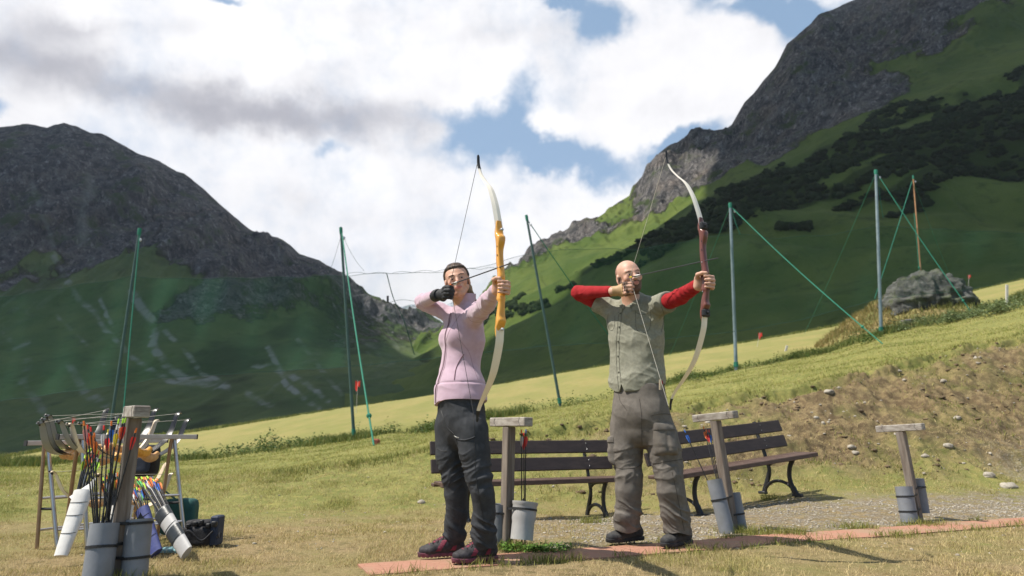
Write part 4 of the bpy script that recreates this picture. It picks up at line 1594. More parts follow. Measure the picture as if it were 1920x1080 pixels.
    ordw = ['leftmost', 'second', 'third', 'fourth', 'fifth', 'sixth', 'seventh', 'eighth', 'ninth', 'tenth', 'eleventh', 'twelfth', 'thirteenth', 'fourteenth']
    for i in range(9):
        s = i / 8
        put_arrow(U(160 + 29 * s, 856 - 14 * math.sin(s * 3.1) + rr.uniform(-5, 5), 3.95 + rr.uniform(-0.05, 0.05)), U(119 + 7 * s, 1030, 3.70 + rr.uniform(-0.01, 0.01)), cols[i], ['neon', 'orange', 'neon'][i % 3],
                  f'{cols[i]}-vaned arrow in the white leather quiver, {ordw[i]} counting from the left', 'arrows in the white leather quiver', spin=i, L=0.50)
    cols = ['orange', 'yellow', 'neon', 'white', 'green', 'orange', 'white', 'neon', 'yellow', 'orange', 'white', 'red', 'green', 'white']
    for i in range(14):
        s = i / 13
        put_arrow(U(190 + 44 * s, 897 - 15 * math.sin(s * 3.1) + rr.uniform(-6, 6), 4.02 + rr.uniform(-0.04, 0.04)), U(212 + 8 * s, 1028, 3.86 + rr.uniform(-0.01, 0.01)), cols[i], ['orange', 'neon', 'white'][i % 3],
                  f'{cols[i]}-vaned arrow in the half hidden white quiver, {ordw[i]} counting from the left', 'arrows behind the nearest tee post', spin=i, L=0.44)
    cols = ['white', 'red', 'blue', 'white', 'green', 'blue', 'orange']
    for i in range(7):
        s = i / 6
        put_arrow(U(243 + 26 * s, 916 - 8 * s + rr.uniform(-5, 5), 4.12 + rr.uniform(-0.03, 0.03)), U(289 + 5 * s, 1034, 3.89 + rr.uniform(-0.01, 0.01)), cols[i], ['orange', 'neon'][i % 2],
                  f'{cols[i]}-vaned arrow in the dark blue quiver, {ordw[i]} counting from the left', 'arrows in the dark blue quiver', spin=i, L=0.44)
    cols = ['green', 'orange', 'neon', 'orange', 'blue', 'white', 'orange', 'yellow', 'blue', 'orange', 'blue', 'orange']
    for i in range(12):
        s = i / 11
        put_arrow(U(254 + 40 * s, 893 + 6 * s + rr.uniform(-6, 6), 4.1 + rr.uniform(-0.03, 0.03)), U(343 + 9 * s, 1030, 3.795 + rr.uniform(-0.008, 0.008)), cols[i], ['neon', 'orange', 'orange'][i % 3],
                  f'{cols[i]}-vaned arrow in the black banded quiver, {ordw[i]} counting from the left', 'arrows in the black banded quiver', spin=i, L=0.53)

    # bags and cloths
    def soft_box(name, c, size, m, parent, amp=0.02, ax=None, k=3.0, seed=0, pw=4.0, res=0.012):
        c = np.array(c, float)
        A = np.eye(3) if ax is None else np.array(ax, float)
        nu, nv = 48, 28
        th = np.linspace(0, 2 * np.pi, nu, endpoint=False)
        ph = np.linspace(0.001, np.pi - 0.001, nv)
        TH, PH = np.meshgrid(th, ph)
        D = np.stack([np.sin(PH) * np.cos(TH), np.sin(PH) * np.sin(TH), np.cos(PH)], -1).reshape(-1, 3)
        r = (np.abs(D) ** pw).sum(-1) ** (-1 / pw)
        Q = D * r[:, None] * (np.array(size) / 2)
        Q = Q * (1 + amp * 6 * fbm(Q * 9 + seed, 3, 400 + seed))[:, None]
        V = c + Q @ A
        i = np.arange(nv - 1)[:, None] * nu
        j = np.arange(nu)[None]
        F = np.stack([i + j, i + nu + j, i + nu + (j + 1) % nu, i + (j + 1) % nu], -1).reshape(-1, 4)
        return np_obj(name, V, F, m, parent)
    b = G(363, 1026)
    root = thing('camera_bag', 'black camera bag with open flaps on the grass right of the rack', 'bag', b)
    soft_box('body', b + np.array([-0.01, 0.1, 0.057]), (0.18, 0.15, 0.115), M['black_cloth'], root, 0.012, seed=1, pw=7)
    soft_box('lid', b + np.array([-0.01, 0.12, 0.122]), (0.17, 0.12, 0.045), M['black_cloth'], root, 0.045, seed=2)
    for k in range(5):
        soft_box('buckle', b + np.array([-0.06 + 0.04 * k, 0.03 + 0.01 * (k % 2), 0.12 + 0.012 * (k % 3)]), (0.03, 0.03, 0.03), M['black'], root, 0.05, seed=5 + k)
    MB().tube(dens([b + np.array([-0.09, 0.0, 0.03]), b + np.array([-0.03, -0.03, 0.1]), b + np.array([0.05, -0.02, 0.04]), b + np.array([0.1, 0.02, 0.09])], 6), 0.006, 6).build('shoulder_strap', M['black_cloth'], root)
    b2 = G(397, 1024)
    root = thing('equipment_case', 'narrow dark navy case standing on end beside the camera bag', 'case', b2)
    MB().box(b2 + np.array([0, 0.05, 0.088]), (0.052, 0.1, 0.176), bev=0.008).build('body', M['navy'], root)
    MB().tube([b2 + np.array([0.026, 0.0, 0.05]), b2 + np.array([0.06, -0.03, 0.075]), b2 + np.array([0.065, -0.05, 0.05])], [0.008, 0.018, 0.003], 8, sq=0.4).build('flap', M['black_cloth'], root)
    b3 = G(318, 1006)
    root = thing('shoulder_bag', 'dark teal cloth bag behind the leaning quivers', 'bag', b3)
    soft_box('body', b3 + np.array([0, 0.1, 0.12]), (0.24, 0.12, 0.25), M['teal'], root, 0.015, seed=11, pw=5)
    MB().tube(dens([b3 + np.array([-0.09, 0.04, 0.22]), b3 + np.array([-0.1, 0.03, 0.3]), b3 + np.array([0.0, 0.03, 0.24])], 6), 0.006, 6).build('strap', M['teal'], root)
    b4 = G(322, 1036)
    soft = soft_box('folded_sheet', b4 + np.array([0, 0.02, 0.012]), (0.17, 0.13, 0.022), M['pale_teal'], None, 0.01, seed=14, pw=6)
    tag(soft, 'pale teal folded sheet flat on the ground under the quivers', 'sheet')
    c = U(274, 862, 4.75)
    root = thing('backpack', 'black backpack hanging under the front bar between the bows', 'backpack', c)
    soft_box('body', c, (0.17, 0.11, 0.22), M['black_cloth'], root, 0.018, seed=17, pw=5)
    soft_box('pocket', c + np.array([0.0, -0.06, -0.03]), (0.12, 0.05, 0.11), M['navy'], root, 0.02, seed=18, pw=5)
    MB().tube([c + np.array([-0.03, 0, 0.1]), U(272, 822, 4.73)], 0.005, 6).build('strap', M['black_cloth'], root)


# ================================================================== NET, POLES, ROPES
def ground_under(px, Y, py=800):
    p = U(px, py, Y)
    return gpt(p[0], p[1])


def net_pole(label, base, top, r, m, ropes):
    base, top = np.array(base), np.array(top)
    root = thing('net_pole', label, 'pole', base, 'tall poles carrying the safety net')
    MB().tube([base - (top - base) * 0.02, base, top], [r, r, r * 0.8], 12).build('pole', m, root, smooth=True)
    t = unit(top - base)
    MB().tube([top - t * 0.18, top - t * 0.02, top + t * 0.03], [r * 1.0, r * 1.1, r * 1.0], 10).build('rope_binding', M['rope_green'], root)
    MB().tube([base + t * 0.12, base + t * 0.3], [r * 1.3, r * 1.25], 10).build('rope_binding', M['rope_green'], root)
    pu = top - t * 0.35 + np.array([r * 2.0, -r, 0])
    MB().sphere(pu, (0.035, 0.03, 0.06), 8, 6).build('pulley', M['bolt'], root)
    for pts, rad, mt in ropes:
        pts = [np.array(p) for p in pts]
        a, b = pts[0], pts[-1]
        line = [a + (b - a) * k / 10 - np.array([0, 0, 0.12 * math.sin(math.pi * k / 10)]) for k in range(11)] if len(pts) == 2 else dens(pts, 5)
        MB().tube(line, rad, 6).build('guy_rope', M[mt], root)
        if rad > 0.012:
            for q in (line[-2],):
                MB().sphere(q, (rad * 3, rad * 3, rad * 3), 6, 5).build('knot', M[mt], root)
    return root


def build_net():
    gb = lambda px, py, Y: ground_under(px, Y, py)
    rg, rd = 'rope_green', 'rope_dark'
    net_pole('dark green net pole leaning right, behind the bow rack', gb(198, 868, 19), U(262, 430, 19), 0.05, M['pole_green'],
             [((U(262, 436, 19), ground_under(228, 17.5, 830)), 0.018, rg)])
    net_pole('dark green net pole with a pale rope, between the rack and the woman', gb(664, 822, 20), U(639, 428, 20), 0.05, M['pole_green'],
             [((U(641, 436, 20), hit(701, 836, 12, 30)), 0.02, rg), ((U(640, 440, 20), U(612, 523, 20)), 0.005, rd), ((U(642, 440, 20), U(683, 508, 20.6)), 0.005, rd)])
    net_pole('thin green net pole leaning left, between the two archers', gb(1051, 758, 22.5), U(987, 405, 22.5), 0.05, M['pole_green'],
             [((U(989, 412, 22.5), gb(1215, 712, 24.5)), 0.017, rg), ((U(988, 415, 22.5), U(1004, 478, 22.8)), 0.006, rd)])
    net_pole('steel net pole with a thick green guy rope, right of the man', gb(1380, 690, 25), U(1369, 382, 25), 0.07, M['pole_steel'],
             [((U(1373, 390, 25), hit(1655, 645, 15, 40)), 0.018, rg), ((U(1367, 392, 25), hit(1255, 668, 20, 60)), 0.012, rg), ((U(1372, 395, 25), U(1380, 420, 24.9), U(1388, 440, 24.9)), 0.01, rg)])
    net_pole('tall steel net pole standing in front of the boulder', gb(1650, 610, 27), U(1642, 320, 27), 0.07, M['pole_steel'],
             [((U(1645, 326, 27), hit(1826, 592, 15, 40)), 0.017, rg), ((U(1640, 330, 27), hit(1508, 626, 30, 68)), 0.014, rg), ((U(1647, 332, 27), U(1650, 370, 27), U(1656, 408, 27)), 0.01, rg)])
    b6 = ground_under(1722, 34, 520)
    net_pole('orange wooden pole standing behind the boulder', b6, U(1712, 330, 34), 0.042, M['pole_orange'],
             [((U(1710, 340, 34), U(1682, 430, 33), U(1640, 560, 31)), 0.018, rg), ((U(1714, 345, 34), ground_under(1800, 42, 560)), 0.008, rg), ((U(1714, 400, 34), U(1724, 512, 34)), 0.02, rg)])
    MB_ = MB().box(hit(703, 834, 12, 30) + np.array([0.03, 0, 0.05]), (0.14, 0.2, 0.16), bev=0.03)
    tag(MB_.build('anchor_block', mat('brick_red', (0.3, 0.09, 0.05), (0.2, 0.06, 0.04), 10, 0.9)), 'small reddish anchor block at the foot of the pale rope', 'block')

    # the netting itself
    top = [(-260, 600, 19), (0, 557, 19), (130, 538, 19.2), (248, 519, 19.3), (330, 523, 19.5), (450, 522, 19.7), (560, 520, 19.9), (642, 517, 20), (725, 512, 20.6), (800, 512, 21), (890, 503, 21.5), (1000, 474, 22.5),
           (1090, 466, 23), (1200, 468, 23.7), (1375, 437, 25), (1450, 447, 25.5), (1560, 440, 26.3), (1646, 424, 27), (1760, 430, 28), (1920, 437, 29), (2200, 400, 31)]
    bot = [(-260, 780), (0, 752), (219, 722), (306, 708), (450, 700), (647, 688), (809, 672), (1030, 648), (1200, 640), (1378, 622), (1500, 600), (1648, 560), (1800, 545), (1920, 524), (2200, 480)]
    den = [(-260, 0.30), (640, 0.27), (655, 0.10), (980, 0.10), (1000, 0.17), (1200, 0.2), (1380, 0.2), (1400, 0.16), (2200, 0.2)]
    m = bpy.data.materials.new('green_netting')
    m.use_nodes = True
    t = NT(m.node_tree)
    t.n.clear()
    out = t.node('ShaderNodeOutputMaterial')
    tr = t.node('ShaderNodeBsdfTransparent')
    df = t.node('ShaderNodeBsdfDiffuse')
    df.inputs[0].default_value = (0.035, 0.11, 0.06, 1)
    mx = t.node('ShaderNodeMixShader')
    at = t.node('ShaderNodeVertexColor', layer_name='mask').outputs[0]
    o = t.node('ShaderNodeTexCoord').outputs['Object']
    nz = t.ramp(t.noise(o, 0.8, 5, 0.6), 0.3, 0.7, 0.75, 1.2)
    t.l.new(t.m('MULTIPLY', at, nz), mx.inputs[0])
    t.l.new(tr.outputs[0], mx.inputs[1])
    t.l.new(df.outputs[0], mx.inputs[2])
    t.l.new(mx.outputs[0], out.inputs[0])
    xs = np.linspace(-250, 2190, 260)
    T = np.array(top, float)
    B = np.array(bot, float)
    nrow = 14
    V, D = [], []
    tops, bots = [], []
    for i in range(nrow + 1):
        s = i / nrow
        for x in xs:
            Y = np.interp(x, T[:, 0], T[:, 2])
            ty = np.interp(x, T[:, 0], T[:, 1])
            by = np.interp(x, B[:, 0], B[:, 1])
            p = U(x, ty + (by - ty) * s, Y)
            p[1] += 0.25 * math.sin(x * 0.013) * math.sin(math.pi * s) + 0.08 * math.sin(x * 0.07 + s * 3)
            V.append(p)
            D.append([np.interp(x, [d[0] for d in den], [d[1] for d in den])] * 3)
            if i == 0:
                tops.append(p)
            if i == nrow:
                bots.append(p)
    n = len(xs)
    i = np.arange(nrow)[:, None] * n + np.arange(n - 1)[None]
    F = np.stack([i, i + 1, i + n + 1, i + n], -1).reshape(-1, 4)
    root = thing('safety_net', 'long translucent green arrow-stop net strung between the poles across the meadow', 'net', (0, 21, 0))
    np_obj('netting', np.array(V), F, m, root, attr={'mask': np.array(D)})
    MB().tube(tops, 0.007, 5, cap=True).build('edge_rope', M['rope_dark'], root)
    MB().tube(bots, 0.010, 5, cap=True).build('edge_rope', M['rope_dark'], root)
    # loops of cord and the hanging line behind the woman
    wav = []
    for k in range(61):
        x = 648 + (985 - 648) * k / 60
        wav.append(U(x, 514 - 0.045 * max(0, x - 720) - 3.5 * abs(math.sin(k * 0.42)), 20.3 + 2 * k / 60))
    MB().tube(wav, 0.006, 5).build('edge_cord', M['rope_dark'], root)
    MB().tube(dens([U(725, 513, 20.6), U(738, 560, 20.6), U(757, 600, 20.6), U(777, 665, 20.7)], 6), 0.015, 5).build('pull_cord', M['rope_dark'], root)
    MB().tube([U(727, 555, 20.5), U(727, 568, 20.5)], 0.035, 8).build('weight', M['black'], root)
    MB().tube(dens([U(725, 568, 20.5), U(757, 562, 20.7), U(800, 568, 21), U(840, 560, 21.4)], 5), 0.006, 5).build('pull_cord', M['rope_dark'], root)


def flag(label, px, ftop, fbot, pyb, Y, w):
    a, b = U(px, ftop, Y), ground_under(px - 4, Y, pyb)
    root = thing('marker_flag', label, 'flag', b, 'small red marker flags in the meadow')
    MB().tube([b - np.array([0, 0, 0.1]), a], 0.012, 6).build('stick', M['stake'], root)
    h = a[2] - U(px, fbot, Y)[2]
    s = 1235.0 / Y
    ww = w / s
    mb = MB()
    n = 6
    vs = []
    for i in range(n + 1):
        for (k, dz) in ((0, 0), (1, 0)):
            q = i / n
            vs.append(a + np.array([-ww / 2 + ww * q, 0.03 * math.sin(q * 5) + 0.006 * k, -h * 0.15 * math.sin(q * 3)]))
            vs.append(a + np.array([-ww / 2 + ww * q + 0.02 * math.sin(q * 7), 0.03 * math.sin(q * 5 + 1) + 0.006 * k, -h * (0.75 + 0.25 * math.sin(q * 6))]))
    fs = []
    for i in range(n):
        o = i * 4
        fs += [(o, o + 4, o + 5, o + 1), (o + 2, o + 3, o + 7, o + 6)]
    mb.add(vs, fs)
    mb.build('cloth', M['red_flag'], root)


def build_small_far():
    flag('red marker flag beside the middle green pole', 671, 713, 734, 790, 40, 9)
    flag('red marker flag in the meadow right of the man', 1425, 623, 637, 676, 45, 7)
    flag('red marker flag behind the boulder at the right edge', 1817, 515, 523, 560, 44, 5)
    flag('red marker flag seen just above the bows of the rack', 139, 783, 795, 850, 45, 6)
    for (px, pt, pb, Y, lab) in ((1888, 534, 578, 28, 'tall pale wooden stake right of the boulder'), (1473, 648, 673, 34, 'small pale leaning stake in the meadow right of the man')):
        b = ground_under(px, Y, pb)
        a = U(px + (3 if px < 1600 else 0), pt, Y)
        tag(MB().beam(b - np.array([0, 0, 0.1]), a, 0.11, 0.06, up=(0, 1, 0), bev=0.01).build('stake', M['stake']), lab, 'stake', 'pale stakes in the grass')
    # boulder on its mound
    c = ground_under(1738, 30.5, 590)
    n = 90
    th, ph = np.meshgrid(np.linspace(0, 2 * np.pi, 140, endpoint=False), np.linspace(0.001, np.pi - 0.001, n))
    D = np.stack([np.sin(ph) * np.cos(th), np.sin(ph) * np.sin(th), np.cos(ph)], -1).reshape(-1, 3)
    Q = D.copy()
    q = fbm(D * 1.3 + 5, 4, 501) * 0.28 + fbm(D * 3 + 2, 4, 502, ridged=True) * 0.17 + fbm(D * 13, 3, 505, ridged=True) * 0.03
    Q = Q * (1 + q)[:, None]
    Q[:, 0] += 0.12 * Q[:, 2]
    V = c + np.array([0.05, 0.3, 0.55]) + Q * np.array([1.95, 1.6, 1.75])
    nu = 140
    i = np.arange(n - 1)[:, None] * nu
    j = np.arange(nu)[None]
    F = np.stack([i + j, i + nu + j, i + nu + (j + 1) % nu, i + (j + 1) % nu], -1).reshape(-1, 4)
    mk = sstep(Q[:, 2] + fbm(D * 3, 3, 511) * 0.5 - 0.5 * Q[:, 0], 0.35, 0.8)
    bm = mat('boulder_rock', (0.035, 0.036, 0.034), (0.115, 0.115, 0.105), 2.2, 0.95, bump=1.0, bdist=0.12, c3=(0.07, 0.085, 0.035), s3=0.9, bscale=5)
    b = np_obj('boulder', V, F, bm, origin=c)
    tag(b, 'large dark lichen-covered boulder on the rise behind the tall steel pole', 'boulder')
    a1, a2 = ground_under(1690, 28.9, 590), ground_under(1826, 29.6, 575)
    a1[2] += 0.15
    a2[2] = a1[2] + 0.5
    tag(MB().beam(a1, a2, 0.25, 0.42, bev=0.03).build('concrete_kerb', mat('grey_concrete', (0.16, 0.15, 0.14), (0.22, 0.21, 0.2), 3, 0.95, bump=0.5)), 'low grey concrete kerb in front of the boulder', 'kerb')
    # grassy mound around it
    mv = []
    cx = ground_under(1700, 31, 590)
    xs = np.linspace(-5.5, 4.5, 90)
    ys = np.linspace(-3.2, 5, 70)
    for yy in ys:
        for xx in xs:
            x, y = cx[0] + xx, cx[1] + yy
            r = math.sqrt((xx / (4.3 if xx < 0 else 3.6)) ** 2 + (yy / (2.6 if yy < 0 else 4)) ** 2)
            h = 1.55 * max(0, 1 - r ** 1.6) ** 1.0
            mv.append((x, y, h))
    mv = np.array(mv)
    base = ground_z(mv[:, 0], mv[:, 1])
    P = np.stack([mv[:, 0], mv[:, 1], mv[:, 0] * 0], -1)
    mv[:, 2] = base - 0.12 + mv[:, 2] * (1 + 0.4 * fbm(P * 0.8, 3, 601)) + 0.08 * fbm(P * 3, 3, 602) * (mv[:, 2] > 0)
    i = np.arange(69)[:, None] * 90 + np.arange(89)[None]
    F = np.stack([i, i + 1, i + 91, i + 90], -1).reshape(-1, 4)
    o = np_obj('terrain', mv, F, mat('mound_grass', (0.17, 0.17, 0.05), (0.27, 0.2, 0.09), 1.2, 0.95, bump=0.8, bdist=0.05, c3=(0.11, 0.12, 0.035), s3=0.7))
    tag(o, kind='structure')
    global MOUND
    MOUND = mv


build_path()
build_posts()
build_benches()
build_rack()
build_net()
build_small_far()
# ================================================================== PEOPLE
def skin_mat(name, base, red):
    m = bpy.data.materials.new(name)
    m.use_nodes = True
    t = NT(m.node_tree)
    b = t.n['Principled BSDF']
    o = t.node('ShaderNodeTexCoord').outputs['Object']
    at = t.node('ShaderNodeVertexColor', layer_name='mask').outputs[0]
    sp = t.node('ShaderNodeSeparateColor')
    t.l.new(at, sp.inputs[0])
    c = t.mix(t.ramp(t.noise(o, 45, 5, 0.6), 0.35, 0.65), base, tuple(v * 0.88 for v in base))
    c = t.mix(t.m('MULTIPLY', sp.outputs[0], 0.75), c, red)
    c = t.mix(sp.outputs[1], c, tuple(v * 0.72 for v in base))
    t.l.new(c, b.inputs['Base Color'])
    b.inputs['Roughness'].default_value = 0.5
    b.inputs['Specular IOR Level'].default_value = 0.35
    b.inputs['Subsurface Weight'].default_value = 0.12
    b.inputs['Subsurface Radius'].default_value = (0.012, 0.005, 0.003)
    b.inputs['Subsurface Scale'].default_value = 0.6
    bp = t.node('ShaderNodeBump')
    bp.inputs['Strength'].default_value = 0.25
    bp.inputs['Distance'].default_value = 0.002
    t.l.new(t.noise(o, 260, 3, 0.6), bp.inputs['Height'])
    t.l.new(bp.outputs[0], b.inputs['Normal'])
    return m


def cloth(name, c1, c2, scale=30, rough=0.9, fine=700, sheen=0.0, bump=0.35, c3=None):
    m = mat(name, c1, c2, scale, rough, bump=bump, bscale=fine, bdist=0.0015, spec=0.2, sheen=sheen, c3=c3)
    return m


M['skin_w'] = skin_mat('skin_woman', (0.58, 0.33, 0.235), (0.52, 0.14, 0.11))
M['skin_m'] = skin_mat('skin_man', (0.56, 0.325, 0.235), (0.46, 0.15, 0.11))
M['pink'] = cloth('pink_fleece', (0.47, 0.335, 0.405), (0.43, 0.30, 0.365), 25, 0.95, 500, sheen=0.3)
M['pink_dark'] = cloth('dark_seam', (0.16, 0.09, 0.11), (0.13, 0.07, 0.09))
M['pink_seam'] = cloth('pink_seam', (0.30, 0.19, 0.235), (0.27, 0.17, 0.21))
M['charcoal'] = cloth('charcoal_trousers', (0.032, 0.034, 0.038), (0.045, 0.047, 0.052), 30, 0.75)
M['olive'] = cloth('olive_linen', (0.215, 0.21, 0.165), (0.265, 0.26, 0.205), 60, 0.95, 400, bump=0.6, c3=(0.19, 0.19, 0.145))
M['olive_d'] = cloth('olive_seam', (0.10, 0.10, 0.075), None)
M['red'] = cloth('red_jersey', (0.31, 0.014, 0.018), (0.25, 0.010, 0.013), 30, 0.85)
M['khaki'] = cloth('grey_brown_trousers', (0.125, 0.11, 0.097), (0.155, 0.138, 0.12), 30, 0.9)
M['khaki_d'] = cloth('trouser_seam', (0.07, 0.06, 0.052), None)
M['hair_dk'] = mat('dark_brown_hair', (0.022, 0.013, 0.010), (0.10, 0.062, 0.04), 70, 0.4, bump=1.0, bscale=150, stretch=(1, 0.15, 0.5), bdist=0.006)
M['hair_bl'] = mat('blonde_hair_ends', (0.36, 0.24, 0.12), (0.2, 0.12, 0.06), 60, 0.45, bump=0.8, bscale=160, stretch=(1, 1, 0.2), bdist=0.004)
M['beard'] = mat('brown_beard', (0.085, 0.05, 0.035), (0.17, 0.105, 0.075), 300, 0.8, bump=1.0, bscale=500, bdist=0.003)
M['stubble'] = mat('shaved_hair', (0.33, 0.19, 0.14), (0.26, 0.15, 0.11), 300, 0.7)
M['eye_w'] = mat('eye_white', (0.36, 0.31, 0.29), None, 20, 0.3)
M['iris'] = mat('iris', (0.03, 0.02, 0.015), None, 20, 0.15)
M['brow'] = mat('eyebrow_hair', (0.04, 0.022, 0.016), None, 200, 0.8)
M['lipw'] = mat('lip_skin', (0.45, 0.13, 0.11), None, 200, 0.5)
M['shoe_blk'] = mat('black_shoe_mesh', (0.018, 0.016, 0.018), (0.032, 0.028, 0.032), 60, 0.7, bump=0.5, bscale=400, bdist=0.002)
M['shoe_mag'] = mat('magenta_shoe_panel', (0.19, 0.022, 0.045), (0.12, 0.018, 0.035), 60, 0.7, bump=0.4, bscale=300)
M['sole_pink'] = mat('pink_sole', (0.17, 0.05, 0.07), (0.07, 0.03, 0.04), 30, 0.8)
M['sole_blk'] = mat('black_sole', (0.02, 0.02, 0.022), (0.035, 0.035, 0.036), 30, 0.8)
M['shoe_grey'] = mat('dark_grey_shoe', (0.035, 0.033, 0.032), (0.055, 0.052, 0.05), 60, 0.75, bump=0.5, bscale=300)
M['lace'] = mat('shoe_lace', (0.05, 0.04, 0.045), None, 40, 0.8)
M['glove'] = mat('black_glove', (0.010, 0.010, 0.012), (0.018, 0.018, 0.02), 50, 0.6, bump=0.4, bscale=200)
M['tan'] = mat('tan_leather', (0.42, 0.27, 0.13), (0.34, 0.21, 0.1), 40, 0.6)
M['orange_band'] = mat('amber_band', (0.5, 0.22, 0.04), None, 40, 0.6)
M['nail'] = mat('dark_nail_polish', (0.05, 0.03, 0.07), None, 20, 0.2)


def axes3(F_, up=(0, 0, 1), roll=0.0):
    """face axes: right-hand side of the picture X, forward F, up U"""
    F_ = unit(F_)
    X = unit(np.cross(F_, np.array(up, float)))      # person's right
    Up = np.cross(X, F_)
    c, s = math.cos(roll), math.sin(roll)
    X, Up = X * c + Up * s, -X * s + Up * c
    return X, F_, Up


def head_sdf(fd, c, ax, s=1.0, male=False):
    """c = centre of head between ears; s scale (head height 0.225*s)"""
    X, F_, Up = ax
    A = np.array([X, F_, Up])

    def P(x, f, u):
        return c + (X * x + F_ * f + Up * u) * s
    k = 0.02 * s
    jw = 1.1 if male else 0.96
    fd.ell(P(0, -0.015, 0.045), np.array([0.073, 0.092, 0.078]) * s, A, k)
    fd.ell(P(0, 0.030, 0.02), np.array([0.062, 0.058, 0.075]) * s, A, k)
    fd.ell(P(0, 0.038, -0.045), np.array([0.045 * jw, 0.042, 0.048]) * s, A, 0.03 * s)
    fd.ell(P(0, 0.058, -0.083), np.array([0.022 * jw, 0.022, 0.019]) * s, A, 0.025 * s)
    for sx in (-1, 1):
        fd.cap(P(sx * 0.055 * jw, -0.005, -0.035), P(sx * 0.018, 0.058, -0.085), 0.019 * s, 0.014 * s, 0.022 * s)
        fd.ell(P(sx * 0.040, 0.062, -0.012), np.array([0.022, 0.018, 0.02]) * s, A, 0.02 * s)
        fd.cap(P(sx * 0.010, 0.083, 0.030), P(sx * 0.045, 0.068, 0.033), 0.009 * s, 0.008 * s, 0.014 * s)
        fd.ell(P(sx * 0.030, 0.089, 0.010), np.array([0.017, 0.014, 0.011]) * s, A, 0.012 * s, op='sub')
        fd.ell(P(sx * 0.030, 0.0705, 0.010), np.array([0.0145, 0.0145, 0.0145]) * s, A, 0.004 * s)
        fd.cap(P(sx * 0.018, 0.0845, 0.0165), P(sx * 0.043, 0.078, 0.0155), 0.0048 * s, 0.0045 * s, 0.004 * s)
        fd.cap(P(sx * 0.018, 0.0825, 0.0035), P(sx * 0.043, 0.076, 0.0045), 0.0040 * s, 0.0036 * s, 0.009 * s)
        # ear
        fd.ell(P(sx * 0.077, -0.010, 0.004), np.array([0.010, 0.019, 0.031]) * s, A, 0.006 * s)
        fd.ell(P(sx * 0.087, -0.006, 0.006), np.array([0.007, 0.011, 0.02]) * s, A, 0.005 * s, op='sub')
    # nose
    fd.cap(P(0, 0.083, 0.025), P(0, 0.104, -0.016), 0.0085 * s, 0.0115 * s, 0.012 * s)
    for sx in (-1, 1):
        fd.ell(P(sx * 0.011, 0.094, -0.021), np.array([0.009, 0.010, 0.0075]) * s, A, 0.006 * s)
    # mouth
    fd.ell(P(0, 0.075, -0.048), np.array([0.026, 0.018, 0.022]) * s, A, 0.015 * s)
    fd.cap(P(-0.018, 0.086, -0.0455), P(0.018, 0.086, -0.0455), 0.0055 * s, 0.0055 * s, 0.005 * s)
    fd.cap(P(-0.015, 0.0865, -0.0545), P(0.015, 0.0865, -0.0545), 0.006 * s, 0.006 * s, 0.005 * s)
    fd.cap(P(-0.021, 0.0935, -0.050), P(0.021, 0.0935, -0.050), 0.0022 * s, 0.0022 * s, 0.003 * s, op='sub')
    return P


def hand_chain(fd, pts, r0, r1, k=0.004):
    n = len(pts) - 1
    for i in range(n):
        a, b = r0 + (r1 - r0) * i / n, r0 + (r1 - r0) * (i + 1) / n
        fd.cap(pts[i], pts[i + 1], a, b, k)


def bow_hand(fd, Gp, d, up, wrist, s=1.0, grip_r=0.016):
    """left hand wrapped round an upright grip at Gp; d = towards the target"""
    r = unit(np.cross(d, up))       # archer's right
    P = lambda f, rr, u: Gp + (d * f + r * rr + up * u) * s
    fd.cap(wrist, P(-0.055, -0.012, -0.006), 0.026 * s, 0.027 * s, 0.012, w=up, sa=1.05, sb=1.2)
    fd.ell(P(-0.042, -0.014, -0.004), np.array([0.020, 0.026, 0.040]) * s, np.array([r, d, up]), 0.012)
    fd.cap(P(-0.045, 0.008, 0.022), P(-0.055, 0.004, -0.02), 0.017 * s, 0.018 * s, 0.012)
    hs = [0.022, 0.003, -0.016, -0.034]
    rad = [0.0092, 0.0095, 0.009, 0.008]
    for i in range(4):
        h = hs[i]
        e = 0.004 * (1.5 - abs(i - 1.3))
        hand_chain(fd, [P(-0.030, -0.034, h * 0.9), P(0.012 + e, -0.040, h - 0.003), P(0.036 + e, -0.018, h - 0.006), P(0.034 + e, 0.010, h - 0.005), P(0.022 + e, 0.026, h - 0.004)], rad[i] * 1.1 * s, rad[i] * 0.82 * s)
    hand_chain(fd, [P(-0.048, 0.008, 0.022), P(-0.018, 0.032, 0.034), P(0.012, 0.033, 0.036), P(0.030, 0.020, 0.034)], 0.013 * s, 0.0088 * s)
    return P


def draw_hand(fd, Hp, d, up, wrist, s=1.0):
    """right hand hooked on the string at Hp (first finger joints)"""
    r = unit(np.cross(d, up))
    P = lambda f, rr, u: Hp + (d * f + r * rr + up * u) * s
    fd.cap(wrist, P(-0.070, 0.018, 0.0), 0.025 * s, 0.028 * s, 0.012, w=up, sa=1.0, sb=1.25)
    fd.ell(P(-0.058, 0.018, 0.0), np.array([0.017, 0.032, 0.037]) * s, np.array([r, d, up]), 0.012)
    hs = [0.030, 0.010, -0.010, -0.028]
    rad = [0.0092, 0.0098, 0.0094, 0.0082]
    for i in range(4):
        h = hs[i]
        e = [0.0, 0.004, 0.0, -0.008][i]
        hand_chain(fd, [P(-0.036, 0.026, h * 1.02), P(-0.002 + e, 0.030, h), P(0.016 + e, 0.014, h - 0.001), P(0.010 + e, -0.008, h - 0.001), P(-0.008 + e, -0.012, h)], rad[i] * 1.12 * s, rad[i] * 0.85 * s)
    hand_chain(fd, [P(-0.07, 0.0, 0.012), P(-0.045, -0.012, 0.012), P(-0.022, -0.010, 0.0), P(-0.004, -0.004, -0.016)], 0.013 * s, 0.009 * s)
    return P


